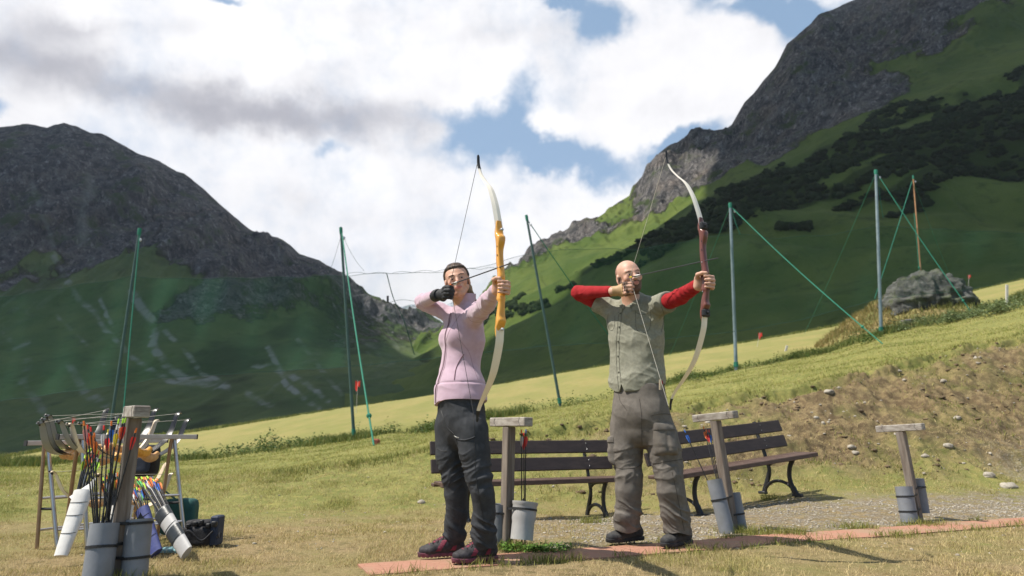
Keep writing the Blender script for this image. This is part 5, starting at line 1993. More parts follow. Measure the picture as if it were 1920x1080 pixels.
def shoe(parent, name, heel, toe, w, up_m, sole_m, panel_m, accent_m, high=0.085, left=1):
    """heel, toe: ground points of the sole's ends"""
    heel, toe = np.array(heel), np.array(toe)
    t = unit(toe - heel)
    L = np.linalg.norm(toe - heel)
    z = np.array([0, 0, 1.0])
    sd = np.cross(t, z)
    P = lambda f, s_, u: heel + t * f * L + sd * s_ + z * u
    A = np.array([t, sd, z])
    fd = Field(np.minimum(heel, toe) - 0.08, np.maximum(heel, toe) + np.array([0.08, 0.08, 0.2]), 0.0045)
    fd.cap(P(0.15, 0, 0.045), P(0.45, 0, 0.045), 0.034, 0.037, 0.02, sd, 1.0, 1.05)
    fd.cap(P(0.45, 0, 0.045), P(0.74, 0, 0.034), 0.037, 0.031, 0.02, sd, 1.05, 1.42)
    fd.cap(P(0.74, 0, 0.034), P(0.88, 0.004 * left, 0.032), 0.031, 0.026, 0.02, sd, 1.42, 1.3)
    fd.cap(P(0.20, 0, 0.06), P(0.26, 0, high + 0.01), 0.036, 0.036, 0.03)
    fd.cap(P(0.26, 0, high), P(0.55, 0, 0.062), 0.033, 0.024, 0.03)
    V, F = fd.mesh(2)
    V[:, 2] = np.maximum(V[:, 2], heel[2] + 0.012)
    root = thing_part(name, parent)
    nn = fbm(V * 40, 3, 700)
    V = V + vnormals(V, F) * (nn * 0.0015)[:, None]
    o = np_obj('upper', V, F, up_m, root)
    # sole: flat profile with lugs
    fs = Field(np.minimum(heel, toe) - 0.08, np.maximum(heel, toe) + np.array([0.08, 0.08, 0.08]), 0.004)
    fs.cap(P(0.13, 0, 0.016), P(0.5, 0, 0.016), 0.036, 0.036, 0.01, sd, 1.0, 1.0)
    fs.cap(P(0.5, 0, 0.016), P(0.73, 0.003 * left, 0.016), 0.036, 0.046, 0.01, sd, 1.0, 1.0)
    fs.cap(P(0.73, 0.003 * left, 0.016), P(0.875, 0.004 * left, 0.020), 0.046, 0.036, 0.01, sd, 1.0, 1.0)
    Vs, Fs = fs.mesh(1)
    h = Vs[:, 2] - heel[2]
    Vs[:, 2] = heel[2] + np.clip(h, 0.0, 0.022) + 0.004 * np.clip((Vs - heel) @ t / L - 0.8, 0, 1) * 4
    lug = np.sin(((Vs - heel) @ t) * 2 * np.pi / 0.022)
    Vs[:, 2] = np.where(h < 0.006, heel[2] + 0.004 * (lug > 0.2), Vs[:, 2])
    np_obj('sole', Vs, Fs, sole_m, root, smooth=False)
    # toe cap and side panels: raised pieces of the upper
    q = (V - heel) @ t / L
    s_ = (V - heel) @ sd
    u_ = V[:, 2] - heel[2]
    wt = sstep(q, 0.80, 0.84) * (1 - sstep(u_, 0.045, 0.055))
    Vp, Fp = shell(V, F, wt, 0.003)
    if len(Fp):
        np_obj('toe_cap', Vp, Fp, sole_m if panel_m is None else M['shoe_blk'], root)
    if panel_m is not None:
        st = np.sin((q * 3.2 + u_ * 9) * 2 * np.pi)
        wt = sstep(st, 0.25, 0.5) * sstep(q, 0.2, 0.25) * (1 - sstep(q, 0.76, 0.8)) * sstep(u_, 0.03, 0.035) * (1 - sstep(u_, 0.085, 0.09))
        Vp, Fp = shell(V, F, wt, 0.0025)
        np_obj('side_panel', Vp, Fp, panel_m, root)
    wt = (1 - sstep(np.abs(s_), 0.014, 0.018)) * sstep(q, 0.42, 0.46) * (1 - sstep(q, 0.68, 0.72)) * sstep(u_, 0.05, 0.055)
    Vp, Fp = shell(V, F, wt, 0.004)
    if len(Fp):
        np_obj('tongue', Vp, Fp, accent_m, root)
    tr = bvh(V, F)
    mb = MB()
    for i in range(5):
        f = 0.46 + 0.055 * i
        a = 1 if i % 2 else -1
        pts = [P(f, -0.024 * a, 0.2), P(f + 0.015, 0, 0.2), P(f + 0.035, 0.024 * a, 0.2)]
        ps = drape(tr, dens(pts, 4), (0, 0, -1), 0.005, 0.0)
        if len(ps) > 2:
            mb.tube(ps, 0.0022, 5)
    mb.build('lace', M['lace'], root)
    return root


def thing_part(name, parent):
    o = bpy.data.objects.new(name, None)
    o.empty_display_size = 0.05
    COL.objects.link(o)
    o.parent = parent
    WL[o.name] = WL[parent.name]
    return o


def eyes(parent, P, ax, s, squint=0.6):
    X, F_, Up = ax
    for sx in (-1, 1):
        c = P(sx * 0.030, 0.0725, 0.010)
        mb = MB()
        mb.sphere(c, 0.0138 * s, 14, 10)
        e = mb.build('eye', M['eye_w'], parent, smooth=True)
        g = unit(F_ + X * (-0.05))
        MB().tube([c + g * 0.0117 * s, c + g * 0.0142 * s], [0.0062 * s, 0.0050 * s], 12).build('iris', M['iris'], e, smooth=True)
        lash = MB()
        pts = [P(sx * (0.018 + 0.004 * k), 0.0888 - 0.0012 * k - 0.0003 * k * k, 0.0128 + 0.0012 * math.sin(k / 6 * math.pi)) for k in range(7)]
        lash.tube(pts, 0.0013 * s, 5)
        lash.build('eyelash', M['brow'], parent)


def eyebrow(parent, V, F, P, ax, s, m, hgt=0.0):
    X, F_, Up = ax
    tr = bvh(V, F)
    for sx in (-1, 1):
        pts = [P(sx * (0.014 + 0.006 * k), 0.2, 0.031 + hgt + 0.004 * math.sin(min(k, 4) / 5 * math.pi)) for k in range(7)]
        ps = drape(tr, pts, -F_, 0.0006, 0.0)
        if len(ps) > 3:
            n = len(ps)
            MB().tube(ps, [0.0026 * s * (0.5 + math.sin(math.pi * (i + 0.7) / (n + 0.4)) * 0.6) for i in range(n)], 6, sq=0.8).build('eyebrow', m, parent, smooth=True)


def stand_collar(name, parent, base, top, r0, r1, front, m, gap=0.12, thick=0.006, drop=0.01, seed=0):
    """open stand-up collar round a neck, parted at the front"""
    base, top, front = np.array(base), np.array(top), unit(front)
    ax_ = unit(top - base)
    f = unit(front - ax_ * (front @ ax_))
    s_ = np.cross(ax_, f)
    n, m_ = 44, 7
    vs = []
    for lay in (0, 1):
        for j in range(m_ + 1):
            t = j / m_
            for i in range(n + 1):
                a = gap + (2 * math.pi - 2 * gap) * i / n
                rr = r0 + (r1 - r0) * t - lay * thick + 0.0025 * math.sin(a * 5 + t * 4 + seed) * t
                e = f * math.cos(a) * 0.95 + s_ * math.sin(a)
                vs.append(base + (top - base) * t + e * rr - ax_ * drop * t * (0.5 + 0.5 * math.cos(a)))
    L = (n + 1) * (m_ + 1)
    fs = []
    for j in range(m_):
        for i in range(n):
            q = j * (n + 1) + i
            fs.append((q, q + 1, q + n + 2, q + n + 1))
            fs.append((L + q, L + q + n + 1, L + q + n + 2, L + q + 1))
    for i in range(n):
        q = m_ * (n + 1) + i
        fs.append((q, q + 1, L + q + 1, L + q))
    for j in range(m_):
        for i in (0, n):
            q = j * (n + 1) + i
            fs.append((q, q + n + 1, L + q + n + 1, L + q) if i == 0 else (q + n + 1, q, L + q, L + q + n + 1))
    return MB().add(vs, fs).build(name, m, parent, smooth=True, angle=60)


def face_mask(V, P0, ax, s):
    X, F_, Up = ax
    q = (V - P0) / s
    x, f, u = q @ X, q @ F_, q @ Up
    lip = (1 - sstep(((x / 0.022) ** 2 + ((u + 0.050) / 0.0105) ** 2), 0.75, 1.1)) * (f > 0.06)
    ch = np.exp(-(((np.abs(x) - 0.045) / 0.018) ** 2 + ((u + 0.015) / 0.018) ** 2)) * (f > 0.02) * 0.35
    ns = np.exp(-((x / 0.012) ** 2 + ((u + 0.016) / 0.012) ** 2)) * (f > 0.08) * 0.3
    near = (np.abs(x) < 0.09) & (np.abs(u) < 0.13) & (f > -0.05)
    red = np.clip(lip + ch + ns, 0, 1) * near
    nost = np.exp(-(((np.abs(x) - 0.008) / 0.004) ** 2 + ((u + 0.028) / 0.003) ** 2)) * (f > 0.08) * near
    return np.stack([red, nost, red * 0], -1)


def line_on(tr, pts, direction, r, m, name, parent, off=0.001, n=6, back=0.6):
    ps = drape(tr, dens(pts, n), direction, off, back)
    if len(ps) > 2:
        return MB().tube(ps, r, 5).build(name, m, parent, smooth=True)


def wrinkle(V, N, amp, seed, sx=14, sz=30, ridge=True):
    """long soft cloth folds, mostly running across a limb and slightly aslant"""
    Q = V + 0.035 * np.stack([fbm(V * 7 + 3, 2, seed + 5), fbm(V * 7 + 9, 2, seed + 6), fbm(V * 7, 2, seed + 7)], -1)
    sg = 1 if seed % 4 < 2 else -1
    P = np.stack([Q[:, 0] * sx * 0.55, Q[:, 1] * sx * 0.55, (Q[:, 2] + sg * 0.55 * Q[:, 0]) * sz * 0.75], -1)
    n = vnoise(P, seed)
    n2 = vnoise(P * 1.9 + 7, seed + 1)
    f = (1 - np.abs(n)) ** 3 - 0.35 + 0.4 * ((1 - np.abs(n2)) ** 3 - 0.35)
    return f * amp


# ------------------------------------------------------------------ recurve bow held upright
def held_bow(label, grip, tipU, tipL, nock, d, rm, limb_m, dark_fit, sh=-0.043):
    grip, tipU, tipL, nock = map(np.array, (grip, tipU, tipL, nock))
    root = thing('recurve_bow', label, 'bow', grip)
    up = unit(tipU - tipL)
    ctr = (tipU + tipL) / 2
    back = -unit(d - up * (d @ up))
    H = np.linalg.norm(tipU - tipL) / 2
    gz_ = (grip - ctr) @ up
    off = (ctr - grip) @ back
    side = unit(np.cross(back, up))

    def P(bk, h, s_=0.0):
        """bk metres behind the grip line, h metres above the centre of the bow"""
        return grip + back * bk + up * (h - gz_) + side * s_
    # limbs
    for sg in (1, -1):
        fr = ([(0, 0), (0.12, 0.05), (0.25, 0.13), (0.4, 0.245), (0.56, 0.43), (0.67, 0.66), (0.78, 0.86), (0.9, 0.98), (1.0, 1.0)] if sg > 0 else
              [(0, 0), (0.12, 0.02), (0.25, 0.07), (0.47, 0.25), (0.6, 0.42), (0.72, 0.64), (0.84, 0.88), (0.93, 0.98), (1.0, 1.0)])
        pts = dens([P(0.006 + (off - 0.006) * q, (sh + sg * 0.215) * (1 - h) + sg * H * h) for h, q in fr], 5)
        n = len(pts)
        ws = [0.0215 * (1 - 0.66 * sstep(i / n, 0.25, 1.0)) for i in range(n)]
        mb = MB()
        mb.tube(pts, ws, 4, sq=[0.0035 / w for w in ws], side=side)
        # square section turned flat: 4-gon with corners on the side axis reads as a thin lens
        o = mb.build('limb', limb_m, root, smooth=False)
        o.data.name = 'limb'
        tp = pts[-8:]
        MB().tube([p for p in tp] + [pts[-1] + unit(pts[-1] - pts[-2]) * 0.008], [w * 1.12 for w in ws[-8:]] + [0.004], 8, sq=0.45, side=side).build('limb_tip', M['black'], o, smooth=True)
        bc = P(-0.022, sh + sg * 0.25)
        MB().tube([P(-0.006, sh + sg * 0.25), P(-0.018, sh + sg * 0.25), P(-0.022, sh + sg * 0.25)], [0.0085, 0.0085, 0.005], 14).build('limb_bolt', M['bolt'] if not dark_fit else M['black'], root, smooth=True, angle=30)
        if dark_fit:
            MB().box(P(0.002, sh + sg * 0.25), (0.05, 0.03, 0.045), (side, back, up), 0.008).build('limb_pocket', M['black'], root)
    # riser: side profile (back, height, half depth, half width)
    prof = [(0.018, 0.305, 0.004, 0.012), (0.020, 0.27, 0.010, 0.019), (0.016, 0.235, 0.016, 0.022), (0.004, 0.215, 0.026, 0.022), (0.002, 0.19, 0.024, 0.020), (0.010, 0.15, 0.019, 0.016), (0.008, 0.10, 0.020, 0.016), (0.0, 0.055, 0.020, 0.0155),
            (-0.004, 0.03, 0.022, 0.017), (0.002, 0.012, 0.024, 0.018), (0.004, -0.02, 0.017, 0.014), (0.0, -0.055, 0.021, 0.0155), (0.0, -0.085, 0.027, 0.018), (-0.006, -0.105, 0.018, 0.015), (0.0, -0.14, 0.021, 0.016), (0.004, -0.18, 0.022, 0.020), (0.002, -0.205, 0.028, 0.022),
            (0.006, -0.22, 0.024, 0.022), (0.016, -0.24, 0.016, 0.022), (0.020, -0.275, 0.010, 0.019), (0.018, -0.305, 0.004, 0.012)]
    # rounded-rectangle cross sections
    vs, fs = [], []
    n = 16
    pd = dens([np.array([a, b, c]) for a, b, c, _ in prof], 4)
    wd = dens([np.array([w, 0, 0]) for *_, w in prof], 4)
    zg = gz_
    for q, w in zip(pd, wd):
        a, h, hd = q
        for k in range(n):
            th = 2 * math.pi * (k + 0.5) / n
            cx, cy = math.cos(th), math.sin(th)
            e = 0.55
            vx = math.copysign(abs(cx) ** e, cx) * w[0]
            vy = math.copysign(abs(cy) ** e, cy) * max(hd * 0.85, 0.003)
            hh = h + sh + (zg - sh) * (1 - min(1, abs(h) / 0.21))
            vs.append(P(a + vy, hh, vx))
    m_ = len(pd)
    for i in range(m_ - 1):
        for k in range(n):
            k2 = (k + 1) % n
            fs.append((i * n + k, (i + 1) * n + k, (i + 1) * n + k2, i * n + k2))
    fs.append(tuple(range(n)))
    fs.append(tuple((m_ - 1) * n + k for k in range(n))[::-1])
    ro = MB().add(vs, fs).build('riser', rm, root, smooth=True, angle=45)
    for h in (0.17, 0.13, 0.075, -0.10):
        for s_ in (-1,):
            q = P(0.004, h + sh + (zg - sh) * (1 - abs(h) / 0.21), s_ * 0.0165)
            MB().tube([q, q + side * s_ * 0.002], 0.0035, 10).build('bushing', M['bolt'] if abs(h) > 0.09 and h < 0.1 or h == 0.075 else M['black'], ro)
    # string
    sm = M['string'] if not dark_fit else M['string_light']
    a, b = P(off, H * 0.975), P(off, -H * 0.975)
    st = MB().tube([a, nock], 0.0014, 6).tube([nock, b], 0.0014, 6)
    s1 = MB().tube([a, a + (nock - a) * 0.985], 0.0014, 6).build('string', sm, root)
    return root


def build_woman():
    gripz = 0.0
    grip = U(939, 532, 3.12)
    nock = U(844, 534, 3.64)
    arrow_at = U(934, 502, 3.12)
    d = unit(arrow_at - nock)
    d[2] = 0
    d = unit(d)
    r = unit(np.cross(d, (0, 0, 1)))
    up = np.array([0, 0, 1.0])
    back = -d
    tipU = U(884, 290, 3.12 + 0.21)
    tipL = U(885, 788, 3.12 + 0.21)
    # put both tips exactly in the plane of the bow
    for tp in (tipU, tipL):
        v = tp - grip
        tp -= r * (v @ r) * 0.6
    held_bow('recurve bow with honey wood riser and white limbs drawn by the woman', grip, tipU, tipL, nock, d, M['riser_orange'], M['limb_white'], False)
    bs = MB()
    root_b = [o for o in COL.objects if o.name.startswith('recurve_bow') and 'honey' in o['label']][0]
    MB().tube([nock, tipL + (nock - tipL) * 0.02], 0.0014, 6).build('string', M['string'], root_b)
    o = put_arrow(nock + back * 0.0, arrow_at, 'white', 'orange', 'black arrow nocked on the honey wood bow the woman is drawing', spin=0.5, L=0.71)

    body_o = G(868, 1052)
    root = thing('person', 'woman in pink zip jacket, dark trousers and pink hiking shoes drawing a bow', 'person', body_o)
    # joints
    pel = U(866, 770, 3.80)
    chest = U(869, 640, 3.84)
    neck = U(871, 574, 3.80)
    hc = U(858, 530, 3.75)
    shL, shR = U(894, 591, 3.66), U(843, 593, 3.93)
    elL, wrL = U(914, 566, 3.40), U(932, 544, 3.185)
    elR, wrR = U(792, 566, 3.98), U(817, 556, 3.83)
    hp = nock + d * 0.006 - up * 0.048
    wrR = hp + back * 0.115 + r * 0.035 + up * 0.005
    lo, hi = np.array([pel[0] - 0.42, 3.0, -0.02]), np.array([pel[0] + 0.55, 4.25, 1.75])
    fd = Field(lo, hi, 0.0042)
    s = 0.90
    Fh = unit(np.array([0.06, -1.0, -0.02]))
    ax = axes3(Fh, roll=R(-12))
    P = head_sdf(fd, hc, ax, s)
    fd.cap(neck - up * 0.02, hc - up * 0.05 * s - Fh * 0.02, 0.05, 0.048, 0.03)
    W = d
    fd.loft([(neck - up * 0.02, 0.07, 0.05), (chest + up * 0.08, 0.105, 0.06), (chest, 0.10, 0.065), (pel + up * 0.16, 0.085, 0.065), (pel, 0.10, 0.075)], W, 0.03, 0.03)
    fd.cap(shL, elL, 0.042, 0.036, 0.03)
    fd.cap(elL, wrL, 0.035, 0.025, 0.01)
    fd.cap(shR, elR, 0.042, 0.036, 0.03)
    fd.cap(elR, wrR, 0.035, 0.025, 0.01)
    bow_hand(fd, grip + up * -0.012, d, up, wrL, 0.95)
    draw_hand(fd, hp, d, up, wrR, 0.95)
    hipR, hipL = U(853, 800, 3.84), U(884, 800, 3.70)
    knR, knL = U(857, 905, 3.83), U(903, 905, 3.66)
    anR, anL = U(856, 1018, 3.90), U(912, 1024, 3.72)
    for h_, k_, a_ in ((hipR, knR, anR), (hipL, knL, anL)):
        fd.cap(pel, h_, 0.07, 0.055, 0.03)
        fd.cap(h_, k_, 0.055, 0.038, 0.02)
        fd.cap(k_, a_ + np.array([-0.01, 0, 0.02]), 0.036, 0.027, 0.02)
    V, F = fd.mesh(2)
    body = np_obj('body', V, F, M['skin_w'], root, attr={'mask': face_mask(V, hc, ax, s)})
    eyes(root, P, ax, s)
    eyebrow(root, V, F, P, ax, s, M['brow'])
    # hair: shell over the skull
    q = (V - hc) / s
    x, f, u = q @ ax[0], q @ ax[1], q @ ax[2]
    headm = (np.abs(x) < 0.1) & (np.abs(f) < 0.14) & (u > -0.075) & (u < 0.15)
    hairline = 0.082 - 1.0 * np.clip(np.abs(x) - 0.030, 0, 1) - 14 * np.clip(np.abs(x) - 0.03, 0, 1) ** 2
    # region behind a line from the forehead over the ears
    wt = sstep(u - 0.082 + np.abs(x) ** 2 * 3 + (np.clip(0.062 - f, -0.1, 0.2)) * 0.0, 0, 0.012)
    front = 0.068 - 14 * np.clip(np.abs(x) - 0.02, 0, 1) ** 2
    wt = np.maximum(sstep(u, 0.078, 0.088), sstep(front - 0.030 - f, -0.004, 0.012) * sstep(u + 0.045 + 0.6 * (f + 0.01), 0, 0.015))
    ear = (np.abs(np.abs(x) - 0.078) < 0.016) & (np.abs(f + 0.010) < 0.024) & (np.abs(u - 0.002) < 0.034)
    wt = wt * headm * (~ear | (f < -0.035)) * ((u > -0.028) | (f < -0.045))
    nn = fbm(np.stack([x * 90, f * 12, u * 25], -1), 3, 801)
    Vh, Fh_ = shell(V, F, wt, 0.013, extra=nn * 0.0025)
    for _ in range(2):
        Vh = lap(Vh, Fh_, 0.4)
    hair = np_obj('hair', Vh, Fh_, M['hair_dk'], root)
    # loose strands swept back from the parting, and wisps at the neck
    trh = bvh(Vh, Fh_)
    for k in range(26):
        x0 = -0.055 + 0.11 * k / 25
        pts = [P(x0 * (0.6 + 0.4 * q_), 0.09 - 0.16 * q_, 0.30) for q_ in np.linspace(0, 1, 7)]
        ps = drape(trh, dens(pts, 2), -ax[2], 0.0002 + 0.0004 * (k % 3), 0.0)
        if len(ps) > 4:
            MB().tube(ps, [0.0006] + [0.0016] * (len(ps) - 2) + [0.0006], 4).build('hair_strand', M['hair_dk'], hair, smooth=True)
    pb = P(0.0, -0.105, 0.03)
    fdh = Field(pb - 0.2, pb + 0.2, 0.005)
    fdh.cap(P(0, -0.095, 0.045), P(-0.01, -0.125, 0.02), 0.02, 0.026, 0.01)
    fdh.cap(P(-0.01, -0.125, 0.02), P(-0.055, -0.085, -0.03), 0.028, 0.028, 0.02)
    fdh.cap(P(-0.055, -0.085, -0.03), P(-0.088, -0.045, -0.135), 0.028, 0.013, 0.02)
    Vt, Ft = fdh.mesh(1)
    Vt = Vt + vnormals(Vt, Ft) * (fbm(Vt * np.array([90, 90, 14]), 3, 811) * 0.004)[:, None]
    np_obj('ponytail', Vt, Ft, M['hair_bl'], hair)
    # glove on the draw hand
    hq = V - hp
    along = hq @ d
    across = np.linalg.norm(hq - np.outer(along, d) - 0, axis=1)
    near = (along < 0.05) & (along > -0.125) & (across < 0.075) & (np.linalg.norm(V - hc, axis=1) > 0.05)
    facey = (V - hc) @ ax[1]
    # keep only the vertices that belong to the hand: in front (right side) of the face plane
    dist_hand = np.min([np.linalg.norm(V - (hp + back * b_ + r * 0.02), axis=1) for b_ in (-0.01, 0.02, 0.05, 0.08)], axis=0)
    headd = np.linalg.norm((V - hc - up * 0.0) / np.array([1, 1, 1.15]), axis=1)
    side_r = (V - hp) @ r
    wt = near * (dist_hand < 0.05) * ((side_r > -0.004) | (headd > 0.135))
    Vg, Fg = shell(V, F, wt.astype(float), 0.0055)
    Vg = lap(Vg, Fg, 0.3)
    gl = np_obj('glove', Vg, Fg, M['glove'], root)
    wa = unit(wrR - elR)
    cuff = MB()
    cuff.tube([wrR - wa * 0.03, wrR - wa * 0.028, wrR + wa * 0.02, wrR + wa * 0.03], [0.028, 0.036, 0.035, 0.03], 20).build('cuff', M['glove'], gl, smooth=True)

    # jacket
    lo2, hi2 = np.array([pel[0] - 0.42, 3.05, 0.72]), np.array([pel[0] + 0.4, 4.25, 1.58])
    fj = Field(lo2, hi2, 0.0048)
    hem = U(864, 752, 3.80)
    fj.loft([(U(870, 578, 3.81), 0.065, 0.055), (U(870, 594, 3.82), 0.118, 0.075), (U(870, 612, 3.84), 0.152, 0.100), (U(870, 640, 3.85), 0.148, 0.112), (U(865, 672, 3.85), 0.127, 0.106), (U(862, 700, 3.84), 0.128, 0.112), (U(863, 728, 3.82), 0.160, 0.138), (hem, 0.166, 0.142)], W, 0.02, 0.025)
    bust = U(870, 634, 3.85)
    for sx in (-1, 1):
        fj.ell(bust + r * 0.070 + d * 0.062 * sx, (0.058, 0.055, 0.062), None, 0.045)
    fj.cap(shL - d * 0.02, elL, 0.056, 0.045, 0.045)
    fj.cap(elL, wrL + back * 0.012, 0.044, 0.034, 0.02)
    fj.cap(shR + d * 0.03, elR, 0.053, 0.043, 0.045)
    wrj = wrR - unit(wrR - elR) * 0.02
    fj.cap(elR, wrj, 0.043, 0.035, 0.02)
    # collar
    fj.cap(neck - up * 0.05, neck + up * 0.0, 0.066, 0.060, 0.02)
    V, F = fj.mesh(2)
    N = vnormals(V, F)
    # cut the sleeves into arms: bunching near elbows and armpits
    def near_pt(p, rad):
        return np.exp(-((np.linalg.norm(V - p, axis=1) / rad) ** 2))
    disp = wrinkle(V, N, 0.0028, 821, 9, 14)
    disp += near_pt(shL, 0.13) * wrinkle(V, N, 0.012, 823, 16, 10) + near_pt(shR, 0.13) * wrinkle(V, N, 0.012, 825, 16, 16)
    disp += near_pt(elR, 0.11) * wrinkle(V, N, 0.010, 827, 30, 20) + near_pt(elL, 0.16) * wrinkle(V, N, 0.008, 829, 30, 14)
    t_arm = (V - shL) @ unit(wrL - shL)
    arm = (np.linalg.norm(V - shL - np.outer(t_arm, unit(wrL - shL)), axis=1) < 0.075) & (t_arm > 0.06)
    disp += arm * 0.0025 * np.sin(t_arm * 2 * np.pi / 0.07 + 6 * fbm(V * 10, 2, 833)) * (0.5 + fbm(V * 8, 2, 834))
    # hem band
    hz = hem[2] + 0.02
    disp += 0.004 * sstep(hz + 0.075 - V[:, 2], -0.004, 0.004) - 0.005 * np.exp(-((V[:, 2] - hz - 0.075) / 0.005) ** 2)
    V = V + N * disp[:, None]
    cut = hem[2] - 0.012 + 0.015 * np.sin(((V - hem) @ d) * 12)
    V[:, 2] = np.maximum(V[:, 2], cut)
    V = lap(V, F, 0.3)
    jk = np_obj('jacket', V, F, M['pink'], root)
    tr = bvh(V, F)
    stand_collar('collar', jk, neck - up * 0.03, neck + up * 0.075 + Fh * 0.004, 0.068, 0.065, unit(r * 0.75 + d * 0.5), M['pink'], 0.10)
    cam_dir = unit(chest - np.array([0, 0, chest[2]]))
    line = lambda pix: [U(px, py, 3.5) for px, py in pix]
    # lines are dropped on the cloth horizontally from the front (along -r)
    def zip_pt(h, o_):
        return np.array([*(chest + r * 0.5 + d * o_)[:2], h])
    zz = [zip_pt(neck[2] - 0.045 - k * 0.05, 0.012 + 0.006 * math.sin(k)) for k in range(12)]
    line_on(tr, zz, -r, 0.0028, M['pink_dark'], 'zipper', jk, 0.0012, 5, 0.0)
    for o1 in (-0.014, 0.014):
        line_on(tr, [q + d * o1 for q in zz], -r, 0.0012, M['pink_dark'], 'seam', jk, 0.0004, 5, 0.0)
    for pix in ([(870, 664), (862, 676), (855, 692), (852, 712)],):
        ps = drape_px(tr, pix, 0.0012)
        MB().tube(ps, 0.0026, 6).build('pocket_zip', M['pink_dark'], jk, smooth=True)
    for pix in ([(836, 640), (842, 622), (852, 606), (862, 590)], [(856, 632), (868, 645), (880, 662), (888, 690), (898, 716)], [(876, 590), (882, 601), (894, 604), (904, 603), (912, 598)]):
        ps = drape_px(tr, pix, 0.0003)
        if len(ps) > 2:
            MB().tube(ps, 0.0012, 5).build('seam', M['pink_seam'], jk, smooth=True)

    # trousers
    ft = Field(np.array([pel[0] - 0.3, 3.45, 0.02]), np.array([pel[0] + 0.36, 4.12, hem[2] + 0.12]), 0.0048)
    ft.loft([(U(864, 748, 3.80), 0.156, 0.132), (U(866, 790, 3.79), 0.152, 0.120), (U(868, 812, 3.78), 0.125, 0.095)], W, 0.02, 0.03)
    legs = []
    for (h_, k_, a_, ps) in ((hipR, knR, anR, [(843, 800), (845, 850), (852, 895), (856, 925), (856, 965), (852, 1000), (850, 1016)]),
                             (hipL, knL, anL, [(885, 805), (889, 850), (898, 893), (905, 925), (908, 965), (907, 1000), (908, 1020)])):
        Ys = np.interp(np.linspace(0, 1, 7), [0, 0.45, 1], [h_[1], k_[1], a_[1]])
        rad = [0.088, 0.083, 0.070, 0.063, 0.060, 0.059, 0.056]
        pts = [U(px, py, y) for (px, py), y in zip(ps, Ys)]
        for i in range(6):
            ft.cap(pts[i], pts[i + 1], rad[i], rad[i + 1], 0.03 if i < 1 else 0.012)
        legs.append(pts)
    V, F = ft.mesh(2)
    N = vnormals(V, F)
    z = V[:, 2]
    kz, az = 0.47, 0.16
    disp = wrinkle(V, N, 0.005, 841, 9, 7)
    disp += wrinkle(V, N, 0.011, 843, 14, 34) * np.exp(-((z - kz) / 0.09) ** 2)
    disp += wrinkle(V, N, 0.016, 845, 12, 40) * np.exp(-((z - az) / 0.085) ** 2)
    disp += wrinkle(V, N, 0.008, 847, 18, 12) * np.exp(-((z - 0.82) / 0.09) ** 2)
    V = V + N * disp[:, None]
    V[:, 2] = np.maximum(V[:, 2], 0.072 + 0.012 * np.sin(V[:, 0] * 40))
    V[:, 2] = np.minimum(V[:, 2], hem[2] + 0.008)
    V = lap(V, F, 0.3)
    tz = np_obj('trousers', V, F, M['charcoal'], root)
    tr = bvh(V, F)

    def seam(pix, rr=0.0014, m=M['strap'], nm='seam', par=tz, off=0.0006):
        ps = drape_px(tr, pix, off)
        if len(ps) > 2:
            MB().tube(ps, rr, 5).build(nm, m, par, smooth=True)
    seam([(827, 770), (838, 800), (852, 815), (858, 832)], 0.0022)
    seam([(855, 820), (862, 824), (872, 825), (884, 822), (890, 819)], 0.004, M['charcoal'])
    seam([(852, 817), (856, 820), (861, 821)], 0.004, M['bolt'], 'zip_pull')
    seam([(880, 752), (886, 775), (889, 800), (890, 850), (893, 900), (904, 960), (907, 1000)])
    seam([(818, 840), (822, 842), (830, 846), (838, 846)])
    # shoes
    for (heel, toe, l_) in ((G(872, 1046), G(787, 1050), 1), (G(933, 1054), G(850, 1061), -1)):
        hv, tv = np.array(heel), np.array(toe)
        hv[2] = tv[2] = 0.015
        tdir = unit(tv - hv)
        tv = hv + tdir * 0.262
        shoe(root, 'shoe', hv, tv, 0.1, M['shoe_blk'], M['sole_pink'], M['shoe_mag'], M['shoe_mag'], 0.085, l_)
    return root


